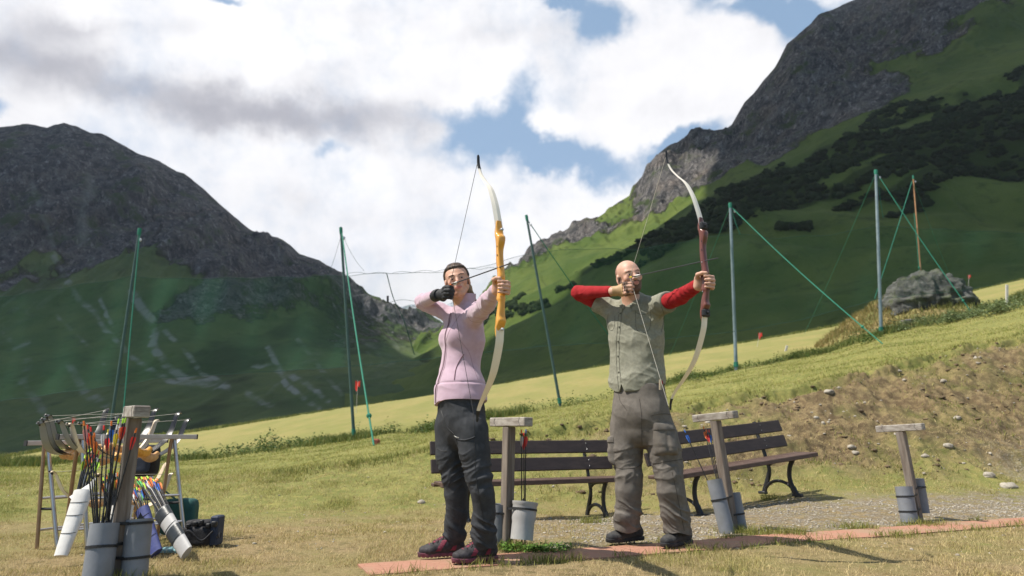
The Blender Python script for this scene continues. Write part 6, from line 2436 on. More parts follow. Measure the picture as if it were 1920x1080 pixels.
build_woman()
def build_man():
    up = np.array([0, 0, 1.0])
    grip = U(1322, 523, 3.56)
    nock = U(1181, 520, 4.10)
    arrow_at = U(1318, 490, 3.56)
    d = arrow_at - nock
    d[2] = 0
    d = unit(d)
    r = unit(np.cross(d, up))
    back = -d
    tipU = U(1251, 285, 3.56 + 0.24)
    tipL = U(1246, 766, 3.56 + 0.24)
    for tp in (tipU, tipL):
        v = tp - grip
        tp -= r * (v @ r) * 0.6
    root_b = held_bow('recurve bow with dark mahogany riser and cream limbs drawn by the man', grip, tipU, tipL, nock, d, M['riser_red'], M['limb_white'], True, sh=-0.02)
    MB().tube([nock, tipL + (nock - tipL) * 0.02], 0.0014, 6).build('string', M['string_light'], root_b)
    put_arrow(nock, arrow_at, 'white', 'yellow', 'black arrow nocked on the mahogany bow the man is drawing', spin=0.5, L=0.73)
    root = thing('person', 'bald bearded man in olive shirt over red sleeves drawing a bow', 'person', G(1215, 1028))
    pel = U(1200, 775, 4.30)
    chest = U(1192, 640, 4.33)
    neck = U(1187, 572, 4.27)
    hc = U(1180, 522, 4.22)
    W = unit([0.75, -0.66, 0])
    cn = unit(np.cross(W, up))          # chest normal, towards the left of the camera
    shL, shR = U(1233, 574, 4.20), U(1146, 582, 4.44)
    elL, wrL = U(1274, 557, 3.92), U(1309, 534, 3.64)
    elR = U(1086, 549, 4.50)
    hp = nock + d * 0.006 - up * 0.075
    wrR = hp + back * 0.115 + r * 0.045 + up * 0.0
    fd = Field(np.array([pel[0] - 0.55, 3.38, -0.02]), np.array([pel[0] + 0.42, 4.75, 1.92]), 0.0045)
    s = 1.0
    Fh = unit(np.array([0.2, -0.98, -0.01]))
    ax = axes3(Fh, roll=R(-11))
    P = head_sdf(fd, hc, ax, s, male=True)
    fd.cap(neck - up * 0.04, hc - up * 0.05 - Fh * 0.02, 0.062, 0.060, 0.03)
    fd.loft([(neck - up * 0.03, 0.09, 0.06), (chest + up * 0.08, 0.12, 0.075), (chest, 0.11, 0.08), (pel + up * 0.16, 0.10, 0.075), (pel, 0.11, 0.08)], W, 0.03, 0.03)
    fd.cap(shL, elL, 0.044, 0.038, 0.03)
    fd.cap(elL, wrL, 0.038, 0.028, 0.01)
    fd.cap(shR, elR, 0.044, 0.038, 0.03)
    fd.cap(elR, wrR, 0.038, 0.028, 0.01)
    bow_hand(fd, grip - up * 0.012, d, up, wrL, 1.08)
    draw_hand(fd, hp, d, up, wrR, 1.05)
    hipR, hipL = U(1176, 800, 4.38), U(1226, 800, 4.26)
    knR, knL = U(1180, 905, 4.34), U(1256, 905, 4.22)
    anR, anL = U(1186, 1000, 4.42), U(1279, 1004, 4.30)
    for h_, k_, a_ in ((hipR, knR, anR), (hipL, knL, anL)):
        fd.cap(pel, h_, 0.08, 0.06, 0.03)
        fd.cap(h_, k_, 0.06, 0.045, 0.02)
        fd.cap(k_, a_ + up * 0.05, 0.042, 0.03, 0.02)
    V, F = fd.mesh(2)
    np_obj('body', V, F, M['skin_m'], root, attr={'mask': face_mask(V, hc, ax, s)})
    eyes(root, P, ax, s)
    eyebrow(root, V, F, P, ax, s, M['beard'], -0.002)
    q = (V - hc) / s
    x, f, u = q @ ax[0], q @ ax[1], q @ ax[2]
    hd = (np.abs(x) < 0.1) & (np.abs(f) < 0.14) & (u > -0.12) & (u < 0.15)
    nn = fbm(V * 60, 3, 851)
    # beard: jaw, chin and upper lip
    lip = ((x / 0.019) ** 2 + ((u + 0.0505) / 0.010) ** 2) < 1.0
    b1 = sstep(-0.040 - u + 0.55 * np.clip(np.abs(x) - 0.03, 0, 1), -0.004, 0.006) * sstep(f, -0.005, 0.01) * sstep(u, -0.122, -0.11)
    mous = (1 - sstep(np.abs(x), 0.028, 0.034)) * sstep(u, -0.048, -0.044) * (1 - sstep(u, -0.034, -0.030)) * (f > 0.06)
    side = (1 - sstep(f, 0.012, 0.022)) * sstep(f, -0.004, 0.004) * (1 - sstep(u, 0.01, 0.02)) * sstep(u, -0.07, -0.05) * (np.abs(x) > 0.05)
    wt = np.clip(np.maximum(np.maximum(b1, mous), side), 0, 1) * hd * ~lip * (u < 0.03)
    nearhand = np.linalg.norm(V - hp, axis=1) < 0.0
    Vb, Fb = shell(V, F, wt * (1 - nearhand), 0.0024, extra=nn * 0.0008)
    np_obj('beard', Vb, Fb, M['beard'], root)
    ear = (np.abs(np.abs(x) - 0.080) < 0.016) & (np.abs(f + 0.010) < 0.026) & (np.abs(u - 0.002) < 0.036)
    wt = sstep(-0.012 - f + 0.5 * (0.07 - u) * 0, -0.004, 0.012) * sstep(u, -0.06, -0.045) * (1 - sstep(u, 0.085, 0.10)) * hd * ~ear
    Vb, Fb = shell(V, F, wt, 0.0016)
    np_obj('hair', Vb, Fb, M['stubble'], root)
    # finger tab and forearm band
    hq = V - hp
    al = hq @ d
    dist = np.min([np.linalg.norm(V - (hp + back * b_ + r * 0.022), axis=1) for b_ in (0.055, 0.075, 0.095, 0.115)], axis=0)
    wt = (dist < 0.05) * (al < -0.032) * (np.linalg.norm(V - hc, axis=1) > 0.10)
    Vg, Fg = shell(V, F, wt.astype(float), 0.004)
    if len(Fg):
        g = np_obj('glove', lap(Vg, Fg, 0.3), Fg, M['tan'], root)
        for i in range(3):
            h = [0.030, 0.010, -0.010][i] * 1.05
            c = hp + back * 0.012 + r * 0.0315 + up * h
            mb = MB().tube([c - d * 0.004, c + d * 0.004], 0.0118, 14, cap=False)
            mb.build('finger_loop', M['strap'], g, smooth=True)
    wa = unit(wrL - elL)
    MB().tube([wrL + wa * 0.012, wrL + wa * 0.014, wrL + wa * 0.034, wrL + wa * 0.036], [0.030, 0.034, 0.033, 0.028], 20).build('wrist_band', M['orange_band'], root, smooth=True)
    Pg = lambda fwd, rr, u_: grip - up * 0.012 + (d * fwd + r * rr + up * u_) * 1.08
    for i, h in enumerate((0.022, 0.003, -0.016)):
        c0, c1 = Pg(0.012, -0.040, h - 0.003), Pg(0.036, -0.018, h - 0.006)
        t_ = unit(c1 - c0)
        c = c0 + t_ * 0.004
        MB().tube([c - t_ * 0.003, c + t_ * 0.003], 0.0115, 14, cap=False).build('finger_sling', M['strap'], root, smooth=True)

    # red undershirt (sleeves, collar, tail)
    fu = Field(np.array([pel[0] - 0.55, 3.5, 1.25]), np.array([pel[0] + 0.42, 4.75, 1.85]), 0.005)
    fu.cap(shL, elL, 0.053, 0.048, 0.03)
    fu.cap(elL, wrL, 0.048, 0.035, 0.02)
    fu.cap(shR, elR, 0.053, 0.049, 0.03)
    fu.cap(elR, wrR - unit(wrR - elR) * 0.045, 0.049, 0.035, 0.02)
    fu.cap(shR, shL, 0.05, 0.05, 0.03)
    Vu, Fu = fu.mesh(2)
    Nu = vnormals(Vu, Fu)

    def npt(p, rad, Q):
        return np.exp(-((np.linalg.norm(Q - p, axis=1) / rad) ** 2))
    ta = unit(wrL - shL)
    tq = (Vu - shL) @ ta
    dsp = wrinkle(Vu, Nu, 0.003, 861, 16, 14) + npt(elR, 0.12, Vu) * wrinkle(Vu, Nu, 0.008, 863, 22, 20)
    dsp += 0.0018 * np.sin(tq * 2 * np.pi / 0.06 + 6 * fbm(Vu * 10, 2, 865)) * (tq > 0.12)
    us = np_obj('undershirt', Vu + Nu * dsp[:, None], Fu, M['red'], root)
    stand_collar('collar', us, neck - up * 0.05, neck + up * 0.022, 0.078, 0.0715, cn, M['red'], 0.15, seed=2)

    # shirt
    hem = U(1194, 728, 4.33)
    fs = Field(np.array([pel[0] - 0.42, 3.88, 0.80]), np.array([pel[0] + 0.32, 4.72, 1.68]), 0.005)
    fs.loft([(U(1189, 566, 4.31), 0.085, 0.07), (U(1190, 580, 4.32), 0.155, 0.095), (U(1191, 605, 4.33), 0.190, 0.125), (U(1193, 640, 4.33), 0.186, 0.136), (U(1193, 680, 4.33), 0.175, 0.135), (U(1194, 710, 4.33), 0.185, 0.144), (hem, 0.192, 0.148)], W, 0.02, 0.03)
    fs.cap(shL - W * 0.02, shL + (elL - shL) * 0.46, 0.069, 0.067, 0.05)
    fs.cap(shR + W * 0.02, shR + (elR - shR) * 0.42, 0.070, 0.069, 0.05)
    # clean sleeve ends
    for s0, e0, tt in ((shL, elL, 0.50), (shR, elR, 0.46)):
        ud = unit(e0 - s0)
        fs.ell(s0 + (e0 - s0) * tt + ud * 0.45, (0.45, 0.45, 0.45), None, 0.006, op='sub')
    fs.cap(neck - up * 0.06, neck - up * 0.03, 0.082, 0.076, 0.02)
    V, F = fs.mesh(2)
    N = vnormals(V, F)
    dsp = wrinkle(V, N, 0.006, 871, 10, 11) + wrinkle(V, N, 0.004, 872, 18, 24)
    dsp += npt(shL, 0.13, V) * wrinkle(V, N, 0.010, 873, 20, 14) + npt(shR, 0.13, V) * wrinkle(V, N, 0.010, 875, 20, 14)
    dsp += 0.006 * np.sin((V - hem) @ W * 24 + 1) * sstep(hem[2] + 0.16 - V[:, 2], 0, 0.16)
    V = V + N * dsp[:, None]
    a_ = (V - hem) @ cn
    w_ = (V - hem) @ W
    cut = hem[2] - 0.03 + 0.05 * sstep(np.abs(w_), 0.06, 0.19) + 0.05 * np.exp(-(((w_ + 0.02) / 0.012) ** 2)) * (a_ > 0)
    V[:, 2] = np.maximum(V[:, 2], cut)
    V = lap(V, F, 0.25)
    sh = np_obj('shirt', V, F, M['olive'], root)
    tr = bvh(V, F)
    cp = np.array([0, 0, CAM_H])
    cam_dir = unit(chest - cp)

    def ln(pix, rr, m, nm, par, tree, off=0.0008, sq=None):
        ps = drape_px(tree, pix, off)
        if len(ps) > 2:
            return MB().tube(ps, rr, 5).build(nm, m, par, smooth=True)
    # placket, buttons, seams
    plc = [(1166, 585), (1163, 620), (1161, 650), (1162, 690), (1166, 731)]
    wts = [(x_ - 5.5, y_) for x_, y_ in plc]
    ln(plc, 0.0016, M['olive_d'], 'seam', sh, tr)
    ln(wts, 0.0016, M['olive_d'], 'seam', sh, tr)
    for y_ in (588, 613, 640, 668, 698):
        px_ = np.interp(y_, [q_[1] for q_ in plc], [q_[0] for q_ in plc]) - 2.5
        ps = drape_px(tr, [(px_, y_)], 0.001)
        if ps:
            MB().tube([ps[0], ps[0] + cn * 0.003], [0.0062, 0.005], 12).build('button', M['olive_d'], sh, smooth=True)
    ln([(1240, 575), (1245, 590), (1244, 605), (1240, 622)], 0.0015, M['olive_d'], 'seam', sh, tr)
    for pix in ([(1192, 578), (1192, 600), (1194, 618), (1206, 624), (1218, 616), (1220, 598), (1220, 577)], [(1192, 586), (1205, 590), (1220, 585)],
                [(1140, 590), (1140, 610), (1146, 620), (1152, 612), (1153, 592)]):
        ln(pix, 0.0012, M['olive_d'], 'seam', sh, tr)
    # collar leaves
    stand_collar('collar', sh, neck - up * 0.055, neck + up * 0.008, 0.094, 0.085, cn, M['olive'], 0.42, seed=1)
    for sx in (-1, 1):
        c0 = neck + cn * 0.07 + W * 0.028 * sx
        pts = [neck + cn * 0.06 + W * 0.012 * sx + up * 0.0, neck + cn * 0.078 + W * 0.022 * sx - up * 0.035, neck + cn * 0.06 + W * 0.058 * sx - up * 0.012, neck + cn * 0.03 + W * 0.075 * sx + up * 0.016, neck + cn * 0.045 + W * 0.05 * sx + up * 0.022]
        mb = MB()
        n = len(pts)
        nrm = unit(cn + W * 0.5 * sx)
        mb.add([p + nrm * 0.010 for p in pts] + [p + nrm * 0.004 for p in pts], [tuple(range(n)), tuple(range(n, 2 * n))[::-1]] + [(i, (i + 1) % n, n + (i + 1) % n, n + i) for i in range(n)])
        mb.build('collar', M['olive'], sh)

    # trousers
    wz = U(1200, 722, 4.3)[2]
    ft = Field(np.array([pel[0] - 0.38, 3.95, 0.0]), np.array([pel[0] + 0.42, 4.72, wz + 0.1]), 0.005)
    ft.loft([(U(1199, 735, 4.31), 0.165, 0.13), (U(1201, 775, 4.31), 0.180, 0.14), (U(1202, 805, 4.31), 0.15, 0.12)], W, 0.02, 0.03)
    for (Ys, ps, rad) in (((4.37, 4.33, 4.42), [(1175, 800), (1176, 850), (1180, 890), (1178, 920), (1177, 960), (1176, 990), (1177, 1003)], [0.104, 0.096, 0.083, 0.080, 0.082, 0.077, 0.074]),
                          ((4.26, 4.22, 4.30), [(1230, 800), (1247, 850), (1254, 888), (1258, 920), (1265, 960), (1271, 992), (1274, 1006)], [0.108, 0.101, 0.088, 0.082, 0.084, 0.079, 0.074])):
        yy = np.interp(np.linspace(0, 1, 7), [0, 0.45, 1], Ys)
        pts = [U(px, py, y) for (px, py), y in zip(ps, yy)]
        for i in range(6):
            ft.cap(pts[i], pts[i + 1], rad[i], rad[i + 1], 0.03 if i < 1 else 0.015)
    V, F = ft.mesh(2)
    N = vnormals(V, F)
    z = V[:, 2]
    dsp = wrinkle(V, N, 0.008, 881, 9, 7)
    dsp += wrinkle(V, N, 0.012, 883, 12, 20) * np.exp(-((z - 0.47) / 0.10) ** 2)
    dsp += wrinkle(V, N, 0.015, 885, 11, 34) * np.exp(-((z - 0.17) / 0.09) ** 2)
    # zip-off seam just above the knee
    kz = 0.575 + 0.03 * np.sin(V[:, 0] * 9)
    dsp += 0.006 * sstep(V[:, 2] - kz, -0.002, 0.002)
    V = V + N * dsp[:, None]
    V[:, 2] = np.clip(V[:, 2], 0.085 + 0.01 * np.sin(V[:, 0] * 33), wz)
    V = lap(V, F, 0.3)
    tz = np_obj('trousers', V, F, M['khaki'], root)
    tr = bvh(V, F)
    # cargo pockets
    def pocket(pix_c, w, h, dep, yq):
        hN = tr.find_nearest(Vector(U(*pix_c, yq)))
        c = np.array(hN[0])
        nv = unit(np.array(hN[1]) * np.array([1, 1, 0.2]))
        sd = unit(np.cross(up, nv))
        A = (sd, nv, np.cross(sd, nv) if np.cross(sd, nv)[2] > 0 else -np.cross(sd, nv))
        n1, n2 = 18, 22
        vs = []
        for j in range(n2 + 1):
            for i in range(n1 + 1):
                a, b = i / n1 * 2 - 1, j / n2 * 2 - 1
                q = c + A[0] * a * w / 2 + A[2] * b * h / 2
                e = (1 - a ** 8) * (1 - b ** 8)
                bul = dep * e * (1 - 0.35 * b) + 0.003 * math.sin(a * 7 + b * 3) * e - 0.006 * math.exp(-(a / 0.12) ** 2) * (b < 0.45)
                hh = tr.ray_cast(Vector(q + nv * 0.12), Vector(-nv), 0.3)
                base = np.array(hh[0]) if hh[0] is not None else q
                vs.append(base + nv * (bul - 0.002))
        fs_ = [(j * (n1 + 1) + i, j * (n1 + 1) + i + 1, (j + 1) * (n1 + 1) + i + 1, (j + 1) * (n1 + 1) + i) for j in range(n2) for i in range(n1)]
        o = MB().add(vs, fs_).build('cargo_pocket', M['khaki'], tz, smooth=True, angle=60)
        fl = []
        for j in range(5):
            for i in range(n1 + 1):
                k = (n2 - 5 + j) * (n1 + 1) + i
                fl.append(vs[k] + nv * (0.006 if j else 0.004))
        ff = [(j * (n1 + 1) + i, j * (n1 + 1) + i + 1, (j + 1) * (n1 + 1) + i + 1, (j + 1) * (n1 + 1) + i) for j in range(4) for i in range(n1)]
        MB().add(fl, ff).build('flap', M['khaki'], o, smooth=True)
        MB().tube([fl[i] + nv * 0.001 for i in range(0, n1 + 1)], 0.0016, 5).build('seam', M['khaki_d'], o)
    pocket((1252, 822), 0.15, 0.20, 0.024, 4.12)
    pocket((1149, 845), 0.11, 0.19, 0.022, 4.36)
    ln([(1199, 748), (1203, 780), (1203, 812), (1204, 834)], 0.0014, M['khaki_d'], 'seam', tz, tr)
    ln([(1157, 877), (1170, 879), (1190, 877), (1203, 871)], 0.0018, M['khaki_d'], 'seam', tz, tr)
    ln([(1224, 869), (1240, 867), (1262, 864), (1280, 861)], 0.0018, M['khaki_d'], 'seam', tz, tr)
    ln([(1219, 780), (1232, 777), (1248, 776), (1264, 778)], 0.0018, M['khaki_d'], 'pocket_zip', tz, tr)
    ln([(1160, 737), (1163, 752), (1170, 762), (1176, 770)], 0.0016, M['khaki_d'], 'seam', tz, tr)
    ln([(1260, 885), (1268, 920), (1276, 960), (1283, 995)], 0.0014, M['khaki_d'], 'seam', tz, tr)
    # red shirt tail and tool on the belt
    tail = U(1241, 716, 4.17)
    MB().sphere(tail + np.array([-0.012, 0.03, 0.0]), (0.026, 0.022, 0.024), 12, 8).build('shirt_tail', M['red'], root, smooth=True)
    MB().tube([U(1238, 712, 4.12), U(1238, 731, 4.13)], 0.008, 8, sq=0.5).build('belt_tool', M['bare_wood'], root)
    # shoes
    for (heel, toe, l_) in ((G(1207, 1016), G(1117, 1025), 1), (G(1296, 1022), G(1233, 1029), -1)):
        hv, tv = np.array(heel), np.array(toe)
        hv[2] = tv[2] = 0.015
        if l_ < 0:
            tdir = unit(np.array([-0.70, -0.60, 0]))
        else:
            tdir = unit(tv - hv)
        tv = hv + tdir * 0.30
        shoe(root, 'shoe', hv, tv, 0.11, M['shoe_grey'], M['sole_blk'], None, M['shoe_blk'], 0.095, l_)
    return root


build_man()
# ================================================================== VEGETATION AND STONES
def blade_mat(name):
    m = bpy.data.materials.new(name)
    m.use_nodes = True
    t = NT(m.node_tree)
    b = t.n['Principled BSDF']
    at = t.node('ShaderNodeVertexColor', layer_name='col').outputs[0]
    t.l.new(at, b.inputs['Base Color'])
    b.inputs['Roughness'].default_value = 0.7
    b.inputs['Specular IOR Level'].default_value = 0.25
    out = t.n['Material Output']
    tr = t.node('ShaderNodeBsdfTranslucent')
    t.l.new(at, tr.inputs[0])
    mx = t.node('ShaderNodeMixShader')
    mx.inputs[0].default_value = 0.3
    t.l.new(b.outputs[0], mx.inputs[1])
    t.l.new(tr.outputs[0], mx.inputs[2])
    t.l.new(mx.outputs[0], out.inputs[0])
    return m


M['blade'] = blade_mat('grass_blades')
GREEN, YGREEN, STRAW, BROWN, DKGREEN = (np.array(c) for c in ((0.15, 0.18, 0.04), (0.30, 0.275, 0.08), (0.52, 0.41, 0.21), (0.22, 0.15, 0.07), (0.06, 0.10, 0.022)))


def blades(name, x, y, h, w, col, lean=0.45, z=None, curl=0.5):
    n = len(x)
    z = ground_z(x, y) if z is None else z
    a = rng.uniform(0, 2 * np.pi, n)
    f = rng.uniform(0, 2 * np.pi, n)
    ln = h * lean * rng.uniform(0.1, 1.0, n)
    dx, dy = np.cos(a), np.sin(a)
    wx, wy = np.cos(f) * w / 2, np.sin(f) * w / 2
    V = np.zeros((n, 6, 3), np.float32)
    for k, (t, s, wf) in enumerate(((0, 0, 1.0), (0.55, 0.3, 0.8), (1.0, 1.0, 0.08))):
        cx, cy, cz = x + dx * ln * s, y + dy * ln * s, z - 0.004 + h * t * (1 - 0.18 * s * curl)
        for j, sg in enumerate((-1, 1)):
            V[:, 2 * k + j] = np.stack([cx + sg * wx * wf, cy + sg * wy * wf, cz], -1)
    i = (np.arange(n) * 6)[:, None]
    F = np.stack([i + np.array([[0, 1, 3, 2]]), i + np.array([[2, 3, 5, 4]])], 1).reshape(-1, 4)
    C = np.repeat(col[:, None, :], 6, 1).reshape(-1, 3)
    o = np_obj(name, V.reshape(-1, 3), F, M['blade'], attr={'col': C}, smooth=False)
    tag(o, kind='stuff')
    return o


def mixc(a, b, t):
    return a[None] * (1 - t[:, None]) + b[None] * t[:, None]


def scatter(n, ylo, yhi, umax=0.9, power=1.0):
    y = ylo + (yhi - ylo) * rng.uniform(0, 1, n) ** power
    return rng.uniform(-umax, umax, n) * y, y


def build_grass():
    # near lawn round the shooting line
    x, y = scatter(330000, 2.9, 9.8, 0.86, 1.15)
    dirt, gravel, yel, bank = ground_masks(x, y)
    P = np.stack([x, y, x * 0], -1)
    cl = fbm(P * 2.6, 3, 901)
    fine = fbm(P * 12, 2, 902)
    keep = rng.uniform(0, 1, len(x)) < np.clip(0.62 + cl * 0.9 + fine * 0.7 - 0.5 * dirt * (y > 5.5) - 1.1 * gravel, 0.0 + 0.10 * (gravel < 0.3), 1)
    pd = path_dist(x, y)
    keep &= (pd > PHW + 0.14 * fbm(P * 3, 3, 903) - 0.035) | (rng.uniform(0, 1, len(x)) < 0.006)
    x, y, dirt, gravel, bank, cl, fine = (q[keep] for q in (x, y, dirt, gravel, bank, cl, fine))
    n = len(x)
    dry = np.clip(0.74 + dirt * 0.5 - cl * 0.9 + rng.normal(0, 0.22, n) - 0.25 * sstep(x / y, -0.4, -0.75) * sstep(y, 4.5, 6) + 0.1 * sstep(y, 4.8, 5.6), 0, 1)
    col = mixc(GREEN, YGREEN, np.clip(dry * 2, 0, 1))
    t = np.clip(dry * 2 - 1, 0, 1)[:, None]
    col = col * (1 - t) + STRAW[None] * t
    k = rng.uniform(0, 1, n) < 0.10
    col[k] = BROWN
    col *= rng.uniform(0.75, 1.3, n)[:, None]
    s = y / 4.0
    h = (0.012 + 0.022 * rng.uniform(0, 1, n) ** 2 + 0.016 * np.clip(cl, 0, 1) + 0.02 * (rng.uniform(0, 1, n) < 0.04)) * np.where(y > 7, 1.3, 1.0)
    w = 0.0021 * np.maximum(1, s * 0.9) * rng.uniform(0.7, 1.4, n)
    blades('grass', x, y, h, w, col, 1.3)
    # taller fringe along the slabs, post feet and bench feet
    px, py, ph = [], [], []
    for k in range(90):
        s_ = rng.uniform(-0.2, 7.2)
        side = -1 if rng.uniform() < 0.75 else 1
        c = PA + PDIR * s_ + PNRM * side * (PHW + rng.uniform(-0.03, 0.07))
        m = int(rng.integers(12, 55))
        px += list(c[0] + rng.normal(0, 0.04, m))
        py += list(c[1] + rng.normal(0, 0.022, m))
        ph += list(rng.uniform(0.02, 0.075, m))
    for (cx, cy) in (G(225, 1090)[:2], G(955, 1030)[:2], G(985, 1032)[:2], G(1385, 1000)[:2], G(1410, 1002)[:2], G(1740, 985)[:2], G(1110, 975)[:2], G(1600, 990)[:2], G(1480, 1003)[:2], G(1440, 942)[:2]):
        m = 260
        px += list(cx + rng.normal(0, 0.09, m))
        py += list(cy + rng.normal(0, 0.05, m))
        ph += list(rng.uniform(0.02, 0.085, m))
    px, py, ph = np.array(px), np.array(py), np.array(ph)
    blades('grass', px, py, ph, 0.0034 * rng.uniform(0.7, 1.4, len(px)), mixc(GREEN, YGREEN, rng.uniform(0, 1, len(px))) * rng.uniform(0.8, 1.25, len(px))[:, None], 0.9)
    # straw on the bank, tufts and the turf lip
    x, y = scatter(90000, 7.5, 15.5, 0.9)
    m_ = (x / y > -0.35)
    x, y = x[m_], y[m_]
    dirt, gravel, yel, bank = ground_masks(x, y)
    _, Yc = ground_base(x, y)
    P = np.stack([x, y, x * 0], -1)
    cl = fbm(P * 1.5, 4, 911)
    lip = np.exp(-((y - Yc[4] + 0.1) / 0.35) ** 2)
    keep = rng.uniform(0, 1, len(x)) < np.clip(0.15 + cl * 1.3 + lip * 0.8, 0.06, 1) * ((bank > 0.2) | (lip > 0.25))
    x, y, cl, lip, bank = (q[keep] for q in (x, y, cl, lip, bank))
    n = len(x)
    dry = np.clip(0.75 - cl * 1.1 - lip * 0.35 + rng.normal(0, 0.25, n), 0, 1)
    col = mixc(GREEN * 0.85, YGREEN, np.clip(dry * 2, 0, 1))
    t = np.clip(dry * 2 - 1, 0, 1)[:, None]
    col = col * (1 - t) + STRAW[None] * 0.8 * t
    blades('grass', x, y, (0.03 + 0.05 * rng.uniform(0, 1, n)) * (1 + 0.6 * lip), 0.008 * rng.uniform(0.6, 1.4, n), col * rng.uniform(0.7, 1.2, n)[:, None], 1.3)
    # mown lawn farther up
    x, y = scatter(240000, 8.8, 30, 0.9, 1.4)
    _, Yc = ground_base(x, y)
    u = x / y
    P = np.stack([x, y, x * 0], -1)
    ok = (y < Yc[5] + 0.3) & ((u < -0.3) | (y > Yc[4] - 0.1))
    cl = fbm(P * 0.7, 4, 921)
    ok &= rng.uniform(0, 1, len(x)) < np.clip(0.7 + cl, 0, 1)
    x, y, cl = x[ok], y[ok], cl[ok]
    n = len(x)
    dry = np.clip(0.64 - cl * 0.9 + rng.normal(0, 0.2, n), 0, 1)
    col = mixc(GREEN * 1.25, YGREEN * 1.15, dry) * rng.uniform(0.75, 1.25, n)[:, None]
    k = rng.uniform(0, 1, n) < 0.12
    col[k] = STRAW * 0.9
    blades('grass', x, y, 0.03 + 0.035 * rng.uniform(0, 1, n), 0.0045 * y / 9 * rng.uniform(0.7, 1.4, n), col, 1.2)
    # tall unmown strip along the net
    m = 60000
    u = rng.uniform(-0.85, 0.9, m)
    Yc, Zc = _eval_curves(GC, u)
    off = rng.normal(0.3, 0.55, m)
    y = Yc[5] + off
    x = u * y
    P = np.stack([x, y, x * 0], -1)
    cl = fbm(P * 0.9, 3, 931)
    cl2 = fbm(P * 0.25, 3, 932)
    k = rng.uniform(0, 1, m) < np.clip(0.35 + cl * 1.3 + cl2, 0.03, 1)
    x, y, cl, cl2 = x[k], y[k], cl[k], cl2[k]
    n = len(x)
    hgt = (0.12 + 0.28 * np.clip(0.45 + cl + cl2, 0, 1.2)) * rng.uniform(0.5, 1.1, n)
    col = mixc(DKGREEN * 1.3, YGREEN * 0.8, np.clip(rng.normal(0.35, 0.3, n), 0, 1))
    blades('tall_grass', x, y, hgt, 0.02 * rng.uniform(0.6, 1.4, n), col, 0.8)
    # ragged fringe at the far edge of the meadow
    m = 26000
    u = rng.uniform(-0.85, 0.9, m)
    Yc, Zc = _eval_curves(GC, u)
    y = Yc[6] + rng.normal(1.0, 0.8, m)
    x = u * y
    blades('tall_grass', x, y, rng.uniform(0.15, 0.5, m), 0.08 * rng.uniform(0.6, 1.4, m), mixc(DKGREEN * 1.4, YGREEN * 0.9, rng.uniform(0, 1, m)) * 1.0, 0.8)
    # plants and dry grass on the mound by the boulder
    mv = MOUND
    idx = rng.integers(0, len(mv), 26000)
    q = mv[idx] + rng.normal(0, 0.04, (len(idx), 3)) * np.array([1, 1, 0])
    base = ground_z(mv[idx][:, 0], mv[idx][:, 1])
    ok = mv[idx][:, 2] > base - 0.05
    bx = U(1738, 590, 30.5)
    ok &= ~((np.abs(q[:, 0] - bx[0] - 0.3) < 1.7) & (q[:, 1] > 29.3) & (q[:, 1] < 32.5))
    q = q[ok]
    n = len(q)
    lft = sstep(bx[0] - q[:, 0], 0.2, 2.5)
    col = mixc(GREEN * 0.9, STRAW * np.array([0.75, 0.66, 0.55]), np.clip(rng.normal(0.2, 0.2, n) + 0.3 * lft, 0, 1)) * rng.uniform(0.6, 1.2, n)[:, None]
    blades('tall_grass', q[:, 0], q[:, 1], rng.uniform(0.08, 0.35, n), 0.025 * rng.uniform(0.6, 1.4, n), col, 0.8, z=q[:, 2])


def leaf_plants(name, centres, spread, nleaf, size, hgt, colr, seed=0):
    """broad leaves on short stems"""
    C, S = [], []
    for (c, sp, nl, sz, hh) in zip(centres, spread, nleaf, size, hgt):
        for _ in range(nl):
            a, r = rng.uniform(0, 2 * np.pi), sp * math.sqrt(rng.uniform())
            C.append((c[0] + r * math.cos(a), c[1] + r * math.sin(a), rng.uniform(0.05, 1) * hh * (1.1 - r / sp * 0.6)))
            S.append(sz * rng.uniform(0.6, 1.3))
    C, S = np.array(C), np.array(S)
    n = len(C)
    z = ground_z(C[:, 0], C[:, 1]) + C[:, 2]
    a = rng.uniform(0, 2 * np.pi, n)
    tl = rng.uniform(0.1, 0.9, n)
    d = np.stack([np.cos(a), np.sin(a), tl], -1)
    d /= np.linalg.norm(d, axis=1)[:, None]
    s_ = np.stack([-np.sin(a), np.cos(a), 0 * a], -1)
    p = np.stack([C[:, 0], C[:, 1], z], -1)
    V = np.stack([p, p + (d * 0.5 + s_ * 0.3) * S[:, None], p + d * S[:, None] - np.array([0, 0, 0.1]) * S[:, None], p + (d * 0.5 - s_ * 0.3) * S[:, None]], 1)
    F = (np.arange(n) * 4)[:, None] + np.array([[0, 1, 2, 3]])
    col = colr[None] * rng.uniform(0.6, 1.4, n)[:, None]
    return tag(np_obj(name, V.reshape(-1, 3), F, M['blade'], attr={'col': np.repeat(col, 4, 0)}, smooth=False), kind='stuff')


